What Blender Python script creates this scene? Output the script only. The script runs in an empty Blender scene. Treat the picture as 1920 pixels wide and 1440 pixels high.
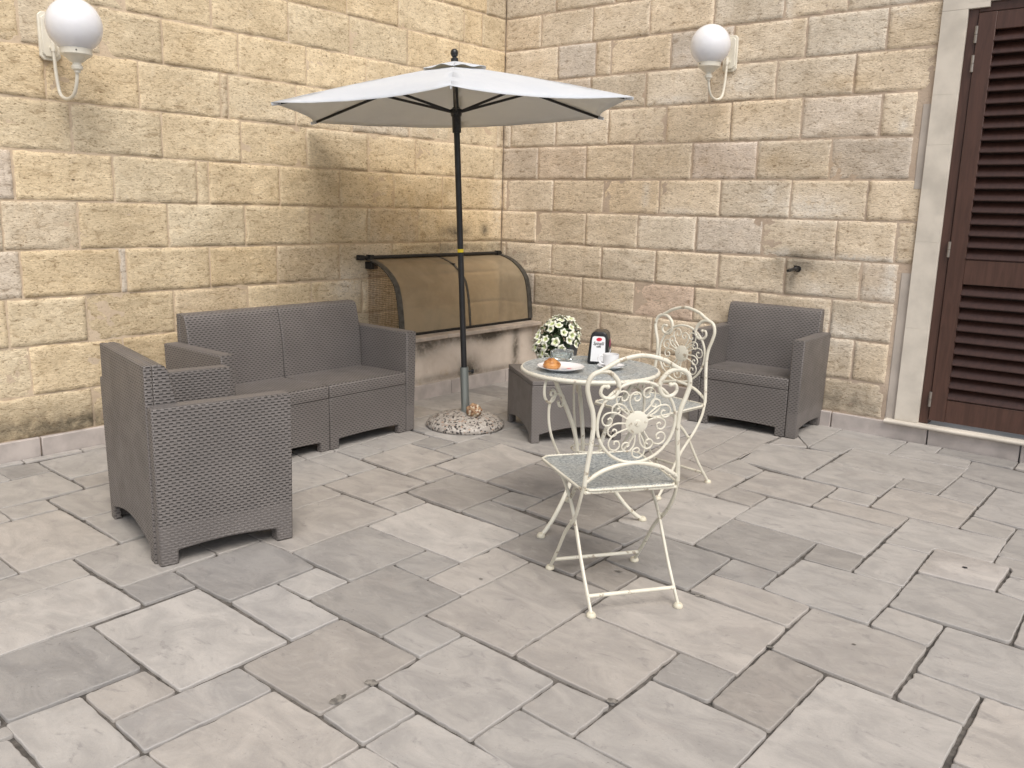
import bpy, bmesh, math, random
from mathutils import Vector, Matrix, noise
R = math.radians
scene = bpy.context.scene
COL = scene.collection
random.seed(7)

# ------------------------------------------------------------------ helpers
class MB:
    """collects geometry and links it as ONE mesh object"""
    def __init__(s):
        s.bm = bmesh.new()
        s.mi = 0
    def face(s, vs):
        try:
            f = s.bm.faces.new(vs); f.material_index = s.mi
            return f
        except ValueError:
            return None
    def box(s, x0, x1, y0, y1, z0, z1, M=None):
        c = [(x0,y0,z0),(x1,y0,z0),(x1,y1,z0),(x0,y1,z0),(x0,y0,z1),(x1,y0,z1),(x1,y1,z1),(x0,y1,z1)]
        if M is not None: c = [M @ Vector(p) for p in c]
        v = [s.bm.verts.new(p) for p in c]
        for q in ((3,2,1,0),(4,5,6,7),(0,1,5,4),(1,2,6,5),(2,3,7,6),(3,0,4,7)):
            s.face([v[i] for i in q])
    def prism(s, pts, axis, a, b):
        """2-D outline extruded along an axis from a to b"""
        def P(u, v, w):
            return {'x': (w,u,v), 'y': (u,w,v), 'z': (u,v,w)}[axis]
        A = [s.bm.verts.new(P(u,v,a)) for u,v in pts]
        B = [s.bm.verts.new(P(u,v,b)) for u,v in pts]
        n = len(pts)
        s.face(A); s.face(B[::-1])
        for i in range(n):
            j = (i+1) % n
            s.face([A[j],A[i],B[i],B[j]])
    def tube(s, path, r, n=8, closed=False, flat=1.0):
        P = [Vector(p) for p in path]
        m = len(P)
        rs = r if isinstance(r, (list,tuple)) else [r]*m
        T = []
        for i in range(m):
            if closed: t = P[(i+1)%m]-P[i-1]
            elif i == 0: t = P[1]-P[0]
            elif i == m-1: t = P[-1]-P[-2]
            else: t = (P[i+1]-P[i]).normalized()+(P[i]-P[i-1]).normalized()
            T.append(t.normalized() if t.length > 1e-9 else Vector((0,0,1)))
        up = Vector((0,0,1)) if abs(T[0].z) < .9 else Vector((1,0,0))
        N = (up - T[0]*up.dot(T[0])).normalized()
        rings = []
        for i in range(m):
            N = (N - T[i]*N.dot(T[i]))
            if N.length < 1e-6: N = T[i].orthogonal()
            N.normalize()
            Bn = T[i].cross(N)
            rings.append([s.bm.verts.new(P[i] + rs[i]*(math.cos(2*math.pi*k/n)*N + flat*math.sin(2*math.pi*k/n)*Bn)) for k in range(n)])
        for i in range(m if closed else m-1):
            a, b = rings[i], rings[(i+1)%m]
            for k in range(n):
                s.face([a[k],a[(k+1)%n],b[(k+1)%n],b[k]])
        if not closed:
            s.face(rings[0][::-1]); s.face(rings[-1])
    def lathe(s, prof, n=32, c=(0,0,0), M=None):
        rings = []
        for r, z in prof:
            ring = []
            if r < 1e-6:
                p = Vector((c[0],c[1],c[2]+z)); ring = [s.bm.verts.new(M @ p if M else p)]
            else:
                for k in range(n):
                    a = 2*math.pi*k/n
                    p = Vector((c[0]+r*math.cos(a), c[1]+r*math.sin(a), c[2]+z))
                    ring.append(s.bm.verts.new(M @ p if M else p))
            rings.append(ring)
        for a, b in zip(rings, rings[1:]):
            for k in range(n):
                k2 = (k+1) % n
                if len(a) == 1 and len(b) == 1: break
                if len(a) == 1: s.face([a[0], b[k2], b[k]][::-1])
                elif len(b) == 1: s.face([a[k], a[k2], b[0]])
                else: s.face([a[k], a[k2], b[k2], b[k]])
    def grid(s, P, closed_u=False):
        """P[i][j] points -> quads"""
        V = [[s.bm.verts.new(p) for p in row] for row in P]
        for i in range(len(V)-1):
            for j in range(len(V[0])-1):
                s.face([V[i][j],V[i][j+1],V[i+1][j+1],V[i+1][j]])
        return V
    def build(s, name, mats, parent=None, bevel=0, seg=2, uv=False, flat=False, loc=None, rot=None, fix=True, sharp=.6):
        bm = s.bm
        if fix: bmesh.ops.recalc_face_normals(bm, faces=bm.faces[:])
        if uv:
            L = bm.loops.layers.uv.new('UVMap')
            for f in bm.faces:
                nx, ny, nz = (abs(c) for c in f.normal)
                for l in f.loops:
                    x, y, z = l.vert.co
                    if nz > .75: l[L].uv = (y, x)
                    elif nx >= ny: l[L].uv = (y, z)
                    else: l[L].uv = (x, z)
        if not flat:
            for e in bm.edges:
                if len(e.link_faces) == 2 and e.calc_face_angle(0) > sharp: e.smooth = False
            for f in bm.faces: f.smooth = True
        me = bpy.data.meshes.new(name)
        bm.to_mesh(me); bm.free()
        for m in (mats if isinstance(mats, (list,tuple)) else [mats]): me.materials.append(m)
        o = bpy.data.objects.new(name, me); COL.objects.link(o)
        if parent: o.parent = parent
        if loc: o.location = loc
        if rot: o.rotation_euler = rot
        if bevel:
            b = o.modifiers.new('Bevel','BEVEL'); b.width = bevel; b.segments = seg; b.limit_method = 'ANGLE'; b.angle_limit = R(40)
            b.harden_normals = False
        return o

def tag(o, label=None, cat=None, group=None, kind=None):
    if label: o['label'] = label
    if cat: o['category'] = cat
    if group: o['group'] = group
    if kind: o['kind'] = kind
    return o
def thing(name, label, cat, loc=(0,0,0), rz=0, group=None):
    o = bpy.data.objects.new(name, None); COL.objects.link(o)
    o.empty_display_size = .1
    o.location = loc; o.rotation_euler = (0,0,rz)
    return tag(o, label, cat, group)
def copy_tree(o, parent=None):
    c = o.copy(); COL.objects.link(c)
    if parent: c.parent = parent
    for ch in list(o.children): copy_tree(ch, c)
    return c
def spline(pts, n=6):
    """Catmull-Rom through the points"""
    P = [Vector(p) for p in pts]
    out = []
    for i in range(len(P)-1):
        a = P[i-1] if i else P[0]*2-P[1]
        b, c = P[i], P[i+1]
        d = P[i+2] if i+2 < len(P) else P[-1]*2-P[-2]
        for k in range(n):
            t = k/n
            out.append(.5*((2*b)+(c-a)*t+(2*a-5*b+4*c-d)*t*t+(3*b-a-3*c+d)*t**3))
    out.append(P[-1])
    return out

# ------------------------------------------------------------------ materials
class NT:
    def __init__(s, name):
        s.m = bpy.data.materials.new(name); s.m.use_nodes = True
        s.t = s.m.node_tree; s.t.nodes.clear()
        s.out = s.n('ShaderNodeOutputMaterial')
    def n(s, typ, **kw):
        nd = s.t.nodes.new(typ)
        for k, v in kw.items(): setattr(nd, k, v)
        return nd
    def link(s, a, b): s.t.links.new(a, b)
    def put(s, sock, v):
        if hasattr(v, 'links'): s.link(v, sock)
        elif isinstance(v, (tuple,list)) and len(v) == 3 and sock.type == 'RGBA': sock.default_value = (*v, 1)
        else: sock.default_value = v
    def math(s, op, a, b=0., c=None, clamp=False):
        nd = s.n('ShaderNodeMath', operation=op); nd.use_clamp = clamp
        s.put(nd.inputs[0], a); s.put(nd.inputs[1], b)
        if c is not None: s.put(nd.inputs[2], c)
        return nd.outputs[0]
    def mix(s, f, a, b, bt='MIX'):
        nd = s.n('ShaderNodeMix', data_type='RGBA', blend_type=bt)
        s.put(nd.inputs[0], f); s.put(nd.inputs[6], a); s.put(nd.inputs[7], b)
        return nd.outputs[2]
    def ramp(s, v, lo, hi, a=0., b=1.):
        nd = s.n('ShaderNodeMapRange'); nd.interpolation_type = 'SMOOTHSTEP'
        s.put(nd.inputs[0], v)
        for i, x in zip((1,2,3,4), (lo,hi,a,b)): nd.inputs[i].default_value = x
        return nd.outputs[0]
    def co(s, scale=(1,1,1), which='Object'):
        tc = s.n('ShaderNodeTexCoord'); mp = s.n('ShaderNodeMapping')
        s.link(tc.outputs[which], mp.inputs[0]); mp.inputs['Scale'].default_value = scale
        return mp.outputs[0]
    def noise(s, vec, scale, detail=4, rough=.55, dist=0.):
        nd = s.n('ShaderNodeTexNoise'); s.link(vec, nd.inputs['Vector'])
        nd.inputs['Scale'].default_value = scale; nd.inputs['Detail'].default_value = detail
        nd.inputs['Roughness'].default_value = rough; nd.inputs['Distortion'].default_value = dist
        return nd.outputs[0]
    def voro(s, vec, scale, feature='F1', out=0):
        nd = s.n('ShaderNodeTexVoronoi', feature=feature); s.link(vec, nd.inputs['Vector'])
        nd.inputs['Scale'].default_value = scale
        return nd.outputs[out]
    def attr(s, name):
        return s.n('ShaderNodeAttribute', attribute_name=name)
    def bump(s, h, strength=.5, dist=.005, normal=None):
        nd = s.n('ShaderNodeBump'); s.put(nd.inputs['Height'], h)
        nd.inputs['Strength'].default_value = strength; nd.inputs['Distance'].default_value = dist
        if normal: s.link(normal, nd.inputs['Normal'])
        return nd.outputs[0]
    def bsdf(s, col, rough=.6, metal=0., spec=.5, normal=None, **kw):
        b = s.n('ShaderNodeBsdfPrincipled')
        s.put(b.inputs['Base Color'], col); s.put(b.inputs['Roughness'], rough); s.put(b.inputs['Metallic'], metal)
        b.inputs['Specular IOR Level'].default_value = spec
        if normal: s.link(normal, b.inputs['Normal'])
        for k, v in kw.items(): s.put(b.inputs[k], v)
        return b
    def done(s, sh):
        s.link(sh if not hasattr(sh, 'outputs') else sh.outputs[0], s.out.inputs[0])
        return s.m

def srgb(r, g, b):
    f = lambda c: (c/12.92 if c <= .04045 else ((c+.055)/1.055)**2.4)
    return (f(r/255), f(g/255), f(b/255))
def plain(name, col, rough=.5, metal=0., var=.12, scale=14, bump=.0, bscale=120, spec=.5, **kw):
    t = NT(name); v = t.co()
    n = t.noise(v, scale, 5)
    lo = tuple(c*(1-var) for c in col); hi = tuple(min(1, c*(1+var)) for c in col)
    c = t.mix(t.ramp(n, .3, .7), lo, hi)
    nm = t.bump(t.noise(v, bscale, 3), bump, .002) if bump else None
    rr = t.ramp(t.noise(v, scale*2.3, 3), .3, .7, max(0, rough-.08), min(1, rough+.08))
    return t.done(t.bsdf(c, rr, metal, spec, nm, **kw))

def stone_wall_mat(name, warm):
    t = NT(name); v = t.co()
    tint = t.attr('tint').outputs['Color']; st = t.attr('stain_warmth')
    sep = t.n('ShaderNodeSeparateColor'); t.link(st.outputs['Color'], sep.inputs[0])
    vs = t.co((1,1,2.4))
    big = t.noise(v, 2.6, 7, .62, .4)
    mid = t.noise(vs, 17, 6, .62, .6)
    fine = t.noise(vs, 62, 5, .6, .8)
    grain = t.noise(v, 260, 3, .6)
    c = t.mix(t.ramp(big, .28, .72), (.84,.80,.74), (1.12,1.10,1.07))
    c = t.mix(1., tint, c, 'MULTIPLY')
    # ochre staining; below the parasol the mask also paints warm canopy light
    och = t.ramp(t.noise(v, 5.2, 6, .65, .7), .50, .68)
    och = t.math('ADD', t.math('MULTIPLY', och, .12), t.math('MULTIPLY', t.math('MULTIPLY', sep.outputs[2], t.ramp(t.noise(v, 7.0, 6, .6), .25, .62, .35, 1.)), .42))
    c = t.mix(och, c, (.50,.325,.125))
    # pale efflorescence
    wh = t.ramp(t.noise(v, 9.5, 7, .68, .5), .60, .70)
    wh = t.math('ADD', t.math('MULTIPLY', wh, .16), t.math('MULTIPLY', sep.outputs[1], t.ramp(t.noise(v, 24, 6, .7, .5), .34, .52)), clamp=True)
    c = t.mix(wh, c, (.80,.745,.66))
    # fine streaks and pits of the soft stone
    c = t.mix(t.ramp(mid, .48, .32, 0, .6), c, t.mix(1., c, (.50,.44,.38), 'MULTIPLY'))
    c = t.mix(t.ramp(mid, .54, .68, 0, .45), c, t.mix(1., c, (1.26,1.28,1.32), 'MULTIPLY'))
    pit = t.ramp(fine, .46, .31, 0, .9)
    c = t.mix(pit, c, t.mix(1., c, (.36,.30,.25), 'MULTIPLY'))
    c = t.mix(t.ramp(fine, .53, .66, 0, .6), c, t.mix(1., c, (1.28,1.30,1.33), 'MULTIPLY'))
    spots = t.ramp(t.voro(t.co((1,1,1.7)), 7.0), .085, .035, 0, .8)
    spots = t.math('MULTIPLY', spots, t.ramp(t.noise(v, 3.7, 2), .56, .62))
    c = t.mix(spots, c, (.05,.033,.02))
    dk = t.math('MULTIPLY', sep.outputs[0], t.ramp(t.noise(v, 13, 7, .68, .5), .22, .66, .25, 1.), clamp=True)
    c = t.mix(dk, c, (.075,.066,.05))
    h = t.math('ADD', t.math('MULTIPLY', mid, 1.1), t.math('MULTIPLY', fine, 1.0))
    h = t.math('ADD', h, t.math('MULTIPLY', grain, .3))
    h = t.math('SUBTRACT', h, t.math('MULTIPLY', spots, 1.5))
    nm = t.bump(h, .48, .012)
    return t.done(t.bsdf(c, .93, 0, .15, nm))
def mortar_mat(name, a, b):
    t = NT(name); v = t.co()
    n = t.noise(v, 6, 6, .6); f = t.noise(v, 70, 5, .6)
    c = t.mix(t.ramp(n, .3, .7), a, b)
    c = t.mix(t.ramp(f, .42, .3, 0, .5), c, tuple(x*.5 for x in a))
    st = t.attr('stain_warmth'); sep = t.n('ShaderNodeSeparateColor'); t.link(st.outputs['Color'], sep.inputs[0])
    c = t.mix(t.math('MULTIPLY', sep.outputs[0], .6), c, (.08,.065,.05))
    c = t.mix(t.math('MULTIPLY', sep.outputs[2], .45), c, (.45,.29,.13))
    return t.done(t.bsdf(c, .95, 0, .1, t.bump(t.math('ADD', f, n), .6, .006)))
def slab_mat():
    t = NT('pale_paving_stone'); v = t.co()
    tint = t.attr('tint').outputs['Color']
    off = t.n('ShaderNodeVectorMath', operation='MULTIPLY_ADD')
    t.link(t.attr('tint').outputs['Color'], off.inputs[0]); off.inputs[1].default_value = (37,53,71); t.link(v, off.inputs[2])
    w = off.outputs[0]
    mp = t.n('ShaderNodeMapping'); t.link(w, mp.inputs[0]); mp.inputs['Scale'].default_value = (1,1.7,1); mp.inputs['Rotation'].default_value = (0,0,.6)
    w2 = mp.outputs[0]
    cloud = t.noise(w2, 4.5, 8, .66, .9)
    vein = t.noise(w2, 5.5, 8, .68, 2.2)
    c = t.mix(t.ramp(cloud, .3, .7), (.82,.82,.825), (1.13,1.125,1.115))
    c = t.mix(1., tint, c, 'MULTIPLY')
    c = t.mix(t.ramp(vein, .44, .30, 0, .42), c, (.17,.162,.165))
    c = t.mix(t.ramp(t.noise(w, 3.1, 6, .6, 1.), .56, .74, 0, .09), c, (.50,.40,.34))
    c = t.mix(t.ramp(t.noise(w2, 9, 7, .7, 1.5), .57, .70, 0, .30), c, (.52,.495,.465))
    pits = t.ramp(t.noise(v, 95, 4, .6), .37, .29, 0, .75)
    pits = t.math('MULTIPLY', pits, t.ramp(t.noise(v, 6, 4), .45, .65))
    c = t.mix(pits, c, (.15,.14,.13))
    c = t.mix(t.ramp(t.noise(v, 300, 2), .3, .7, 0, .12), c, (.25,.24,.23))
    h = t.math('ADD', t.math('MULTIPLY', t.noise(v, 16, 6, .65), .7), t.math('MULTIPLY', t.noise(v, 90, 5, .65), .4))
    h = t.math('SUBTRACT', h, t.math('MULTIPLY', pits, .5))
    nm = t.bump(h, .45, .006)
    rr = t.ramp(t.noise(v, 12, 4), .3, .7, .50, .72)
    return t.done(t.bsdf(c, rr, 0, .35, nm))
def wicker_mat(name, col, open_from=-1., rows=.0114, pitch=.027, dark=.0, depth=.005, slit=.14):
    t = NT(name)
    tc = t.n('ShaderNodeTexCoord'); sp = t.n('ShaderNodeSeparateXYZ'); t.link(tc.outputs['UV'], sp.inputs[0])
    u, v = sp.outputs[0], sp.outputs[1]
    vr = t.math('DIVIDE', v, rows); row = t.math('FLOOR', vr); fv = t.math('FRACT', vr)
    ur = t.math('ADD', t.math('DIVIDE', u, pitch), t.math('MULTIPLY', t.math('FLOORED_MODULO', row, 2.), .5))
    fu = t.math('FRACT', ur)
    du = t.math('ABSOLUTE', t.math('SUBTRACT', fu, .5)); dv = t.math('ABSOLUTE', t.math('SUBTRACT', fv, .5))
    m = t.math('MULTIPLY', t.ramp(du, .31, .25), t.ramp(dv, slit+.08, slit-.04))
    mo = m
    if open_from > 0:
        mo = t.math('MULTIPLY', m, t.ramp(v, open_from-.01, open_from+.01, .25, 1.))
    ob = t.co(); nz = t.noise(ob, 5, 4)
    c = t.mix(t.ramp(nz, .3, .7), tuple(x*.93 for x in col), tuple(x*1.07 for x in col))
    c = t.mix(t.math('MULTIPLY', mo, 1.-dark), c, tuple(x*.10 for x in col))  # slits are not cut: the shade of their depth is painted here
    # weave swell: strand rises between slits
    h = t.math('SUBTRACT', t.math('MULTIPLY', t.math('SINE', t.math('MULTIPLY', fv, math.pi)), .35), m)
    nm = t.bump(h, .8, depth)
    return t.done(t.bsdf(c, t.ramp(t.noise(ob, 9, 5), .3, .7, .40, .56), 0, .5, nm))
def hatch_mat(name, col):
    t = NT(name)
    tc = t.n('ShaderNodeTexCoord'); sp = t.n('ShaderNodeSeparateXYZ'); t.link(tc.outputs['UV'], sp.inputs[0])
    a = t.math('SINE', t.math('MULTIPLY', t.math('ADD', sp.outputs[0], sp.outputs[1]), 520.))
    b = t.math('SINE', t.math('MULTIPLY', t.math('SUBTRACT', sp.outputs[0], sp.outputs[1]), 520.))
    h = t.math('MAXIMUM', a, b)
    c = t.mix(t.ramp(h, -.2, .9), tuple(x*.72 for x in col), tuple(x*1.08 for x in col))
    return t.done(t.bsdf(c, .5, 0, .45, t.bump(h, .5, .002)))
def cream_mat():
    t = NT('worn_cream_paint'); v = t.co()
    n = t.noise(v, 30, 6, .65); n2 = t.noise(v, 9, 4)
    c = t.mix(t.ramp(n2, .3, .7), (.66,.63,.53), (.74,.715,.62))
    wear = t.ramp(n, .575, .66, 0, .8)
    c = t.mix(wear, c, (.30,.235,.16))
    return t.done(t.bsdf(c, t.ramp(n2, .3, .7, .34, .5), 0, .5, t.bump(n, .2, .001)))
def patina_mat():
    """blue-grey embossed sheet metal with rubbed paint"""
    t = NT('embossed_grey_blue_sheet'); v = t.co()
    sp = t.n('ShaderNodeSeparateXYZ'); t.link(v, sp.inputs[0])
    a = t.math('SINE', t.math('MULTIPLY', sp.outputs[0], 620.)); b = t.math('SINE', t.math('MULTIPLY', sp.outputs[1], 620.))
    wv = t.math('MULTIPLY', a, b)
    n = t.noise(t.co((1,1,1)), 95, 5, .75); n2 = t.noise(v, 14, 5, .6)
    c = t.mix(t.ramp(n, .38, .60), (.20,.23,.255), (.58,.61,.60))
    c = t.mix(t.ramp(n2, .42, .66, 0, .40), c, (.52,.52,.48))
    c = t.mix(t.ramp(wv, .0, -.8, 0, .30), c, (.12,.145,.17))
    return t.done(t.bsdf(c, .42, .25, .5, t.bump(t.math('ADD', wv, n), .5, .0015)))
def terrazzo_mat():
    t = NT('terrazzo_chips'); v = t.co()
    cell = t.voro(v, 82, 'F1', 1); edge = t.voro(v, 82, 'DISTANCE_TO_EDGE', 0)
    sp = t.n('ShaderNodeSeparateColor'); t.link(cell, sp.inputs[0])
    c = t.mix(t.ramp(sp.outputs[0], .45, .6), (.34,.31,.28), (.47,.445,.41))
    c = t.mix(t.ramp(sp.outputs[1], .70, .72), c, (.035,.03,.03))
    c = t.mix(t.ramp(sp.outputs[2], .93, .94), c, (.36,.25,.19))
    c = t.mix(t.ramp(edge, .10, .04), c, (.36,.33,.30))
    return t.done(t.bsdf(c, .45, 0, .5, t.bump(edge, .25, .002)))
def canopy_mat():
    t = NT('off_white_canopy_cloth'); v = t.co()
    n = t.noise(v, 3, 4); w = t.noise(v, 500, 2)
    c = t.mix(t.ramp(n, .3, .7), (.71,.765,.86), (.77,.82,.90))
    wr_ = t.noise(t.co((2,2,9)), 5, 5, .6, 1.)
    nm = t.bump(t.math('ADD', wr_, t.math('MULTIPLY', w, .08)), .28, .02)
    b = t.bsdf(c, .85, 0, .2, nm)
    tr = t.n('ShaderNodeBsdfTranslucent'); tr.inputs[0].default_value = (.80,.74,.60,1)
    mx = t.n('ShaderNodeMixShader'); mx.inputs[0].default_value = .30
    t.link(b.outputs[0], mx.inputs[1]); t.link(tr.outputs[0], mx.inputs[2])
    return t.done(mx)
def smoky_mat():
    t = NT('dusty_smoked_sheet'); v = t.co()
    n = t.noise(v, 4, 6, .6, .5)
    tr = t.n('ShaderNodeBsdfTransparent'); tr.inputs[0].default_value = (.84,.75,.62,1)
    b = t.bsdf((.50,.415,.29), .3, 0, .5)
    mx = t.n('ShaderNodeMixShader'); t.link(t.ramp(n, .3, .7, .36, .50), mx.inputs[0])
    t.link(tr.outputs[0], mx.inputs[1]); t.link(b.outputs[0], mx.inputs[2])
    return t.done(mx)
def glass_mat():
    t = NT('clear_glass')
    b = t.bsdf((.85,.9,.9), .05, 0, .5); b.inputs['Transmission Weight'].default_value = .92; b.inputs['IOR'].default_value = 1.45
    return t.done(b)
def petal_mat():
    t = NT('white_petal'); v = t.co()
    ln = t.n('ShaderNodeVectorMath', operation='LENGTH'); t.link(v, ln.inputs[0])
    c = t.mix(t.ramp(ln.outputs[1], .004, .017), (.42,.50,.14), (.80,.81,.70))
    return t.done(t.bsdf(c, .6, 0, .3))
def bread_mat():
    t = NT('baked_crust'); v = t.co()
    n = t.noise(v, 30, 5, .6); n2 = t.noise(v, 90, 3)
    c = t.mix(t.ramp(n, .3, .7), (.30,.105,.025), (.60,.29,.09))
    return t.done(t.bsdf(c, .38, 0, .5, t.bump(n2, .25, .002)))
def wood_mat(name, col):
    t = NT(name); v = t.co((14,14,1.2)); n = t.noise(v, 3, 6, .6, .8)
    c = t.mix(t.ramp(n, .3, .7), tuple(x*.82 for x in col), tuple(x*1.2 for x in col))
    return t.done(t.bsdf(c, .36, 0, .45, t.bump(n, .12, .001)))
def plaster_mat():
    t = NT('weathered_render'); v = t.co()
    n = t.noise(v, 4, 6, .6, .4); st = t.attr('stain_warmth'); sep = t.n('ShaderNodeSeparateColor'); t.link(st.outputs['Color'], sep.inputs[0])
    c = t.mix(t.ramp(n, .3, .7), (.58,.50,.425), (.70,.62,.54))
    c = t.mix(t.ramp(t.noise(v, 9, 6, .65), .55, .72, 0, .5), c, (.48,.36,.22))
    d = t.math('MULTIPLY', sep.outputs[0], t.ramp(t.noise(v, 15, 7, .7, .4), .2, .58, .35, 1.25), clamp=True)
    c = t.mix(d, c, (.11,.095,.075))
    return t.done(t.bsdf(c, .9, 0, .2, t.bump(t.noise(v, 50, 6, .6), .35, .004)))

TAUPE = (.172,.157,.150)
M = dict(
    stoneL = stone_wall_mat('honey_tufa_blocks', 1), stoneR = stone_wall_mat('pink_grey_tufa_blocks', 0),
    mortarL = mortar_mat('pinkish_lime_mortar', (.56,.445,.325), (.65,.535,.40)),
    mortarR = mortar_mat('rosy_brown_mortar', (.49,.39,.305), (.58,.475,.375)),
    slab = slab_mat(),
    joint = plain('dirty_joint_sand', (.105,.096,.087), .95, var=.45, scale=30, bump=.6, bscale=200),
    skirt = plain('grey_lilac_skirting_stone', (.47,.425,.40), .6, var=.16, scale=7, bump=.25, bscale=60),
    jamb = plain('cream_dressed_stone', (.62,.575,.505), .7, var=.13, scale=5, bump=.2, bscale=70),
    filler = plain('pale_cement_filler', (.50,.45,.40), .85, var=.1, scale=6, bump=.25, bscale=60),
    wick = wicker_mat('taupe_resin_wicker', TAUPE),
    wick_side = wicker_mat('taupe_resin_wicker_side', TAUPE, .16),
    wick_fine = wicker_mat('taupe_resin_fine_weave', TAUPE, rows=.009, pitch=.02, dark=.62, depth=.002),
    hatch = hatch_mat('taupe_resin_hatched_top', TAUPE),
    cream = cream_mat(), patina = patina_mat(), terrazzo = terrazzo_mat(), canopy = canopy_mat(),
    pole = plain('charcoal_painted_metal', (.028,.028,.03), .42, .3, var=.2),
    steel = None,
    yellow = plain('yellow_sticker', (.78,.60,.02), .5, var=.05),
    black = plain('black_plastic', (.012,.012,.014), .32, var=.3),
    blackiron = plain('black_painted_iron', (.018,.017,.016), .5, .2, var=.4, scale=40),
    greyiron = plain('dull_dark_iron', (.075,.07,.062), .5, .3, var=.3, scale=30),
    rust = plain('rusted_wire', (.20,.12,.07), .8, var=.3, scale=50),
    smoky = smoky_mat(), plaster = plaster_mat(),
    coping = plain('worn_coping_stone', (.44,.375,.315), .8, var=.2, scale=9, bump=.4, bscale=60),
    globe = None,
    lampwhite = plain('cream_white_lamp_enamel', (.74,.71,.62), .35, var=.05),
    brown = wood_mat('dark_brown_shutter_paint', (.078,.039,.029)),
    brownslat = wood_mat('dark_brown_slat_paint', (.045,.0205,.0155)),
    hinge = plain('dull_steel_hinge', (.30,.27,.24), .45, .7),
    china = plain('white_china', (.80,.80,.81), .16, var=.02, spec=.6),
    glass = glass_mat(), petal = petal_mat(), bread = bread_mat(),
    leaf = plain('dark_green_leaf', (.042,.075,.026), .55, var=.4, scale=60),
    potgrey = plain('dark_grey_plastic_pot', (.10,.105,.11), .5, var=.1),
    soil = plain('potting_soil', (.03,.022,.016), .95, var=.4, scale=80),
    white = plain('white_card', (.80,.81,.83), .5, var=.02),
    red = plain('red_print', (.62,.02,.05), .4, var=.05),
    ink = plain('black_print', (.02,.02,.025), .5, var=.05),
    blueink = plain('blue_print', (.10,.16,.36), .5, var=.05),
    magenta = plain('magenta_print', (.42,.03,.12), .4, var=.05),
    coffee = plain('dark_coffee', (.035,.015,.008), .2, var=.1),
    rubber = plain('cream_foot_cap', (.66,.62,.50), .5, var=.08),
    rock = None,
)
def globe_mat():
    t = NT('opal_glass_globe')
    b = t.bsdf((.80,.81,.85), .13, 0, .55)
    b.inputs['Subsurface Weight'].default_value = .25; b.inputs['Subsurface Radius'].default_value = (.05,.05,.06)
    return t.done(b)
M['globe'] = globe_mat()
_t = NT('galvanised_tube'); M['steel'] = _t.done(_t.bsdf((.30,.33,.32), .33, .6, .5))
def rock_mat():
    t = NT('brown_conglomerate'); v = t.co()
    cell = t.voro(v, 75, 'F1', 1); n = t.noise(v, 45, 5, .7)
    sp = t.n('ShaderNodeSeparateColor'); t.link(cell, sp.inputs[0])
    c = t.mix(sp.outputs[0], (.20,.09,.05), (.40,.27,.16))
    c = t.mix(t.ramp(sp.outputs[1], .72, .8), c, (.60,.52,.40))
    c = t.mix(t.ramp(n, .42, .3, 0, .8), c, (.07,.035,.022))
    return t.done(t.bsdf(c, .7, 0, .4, t.bump(n, .8, .008)))
M['rock'] = rock_mat()

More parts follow.
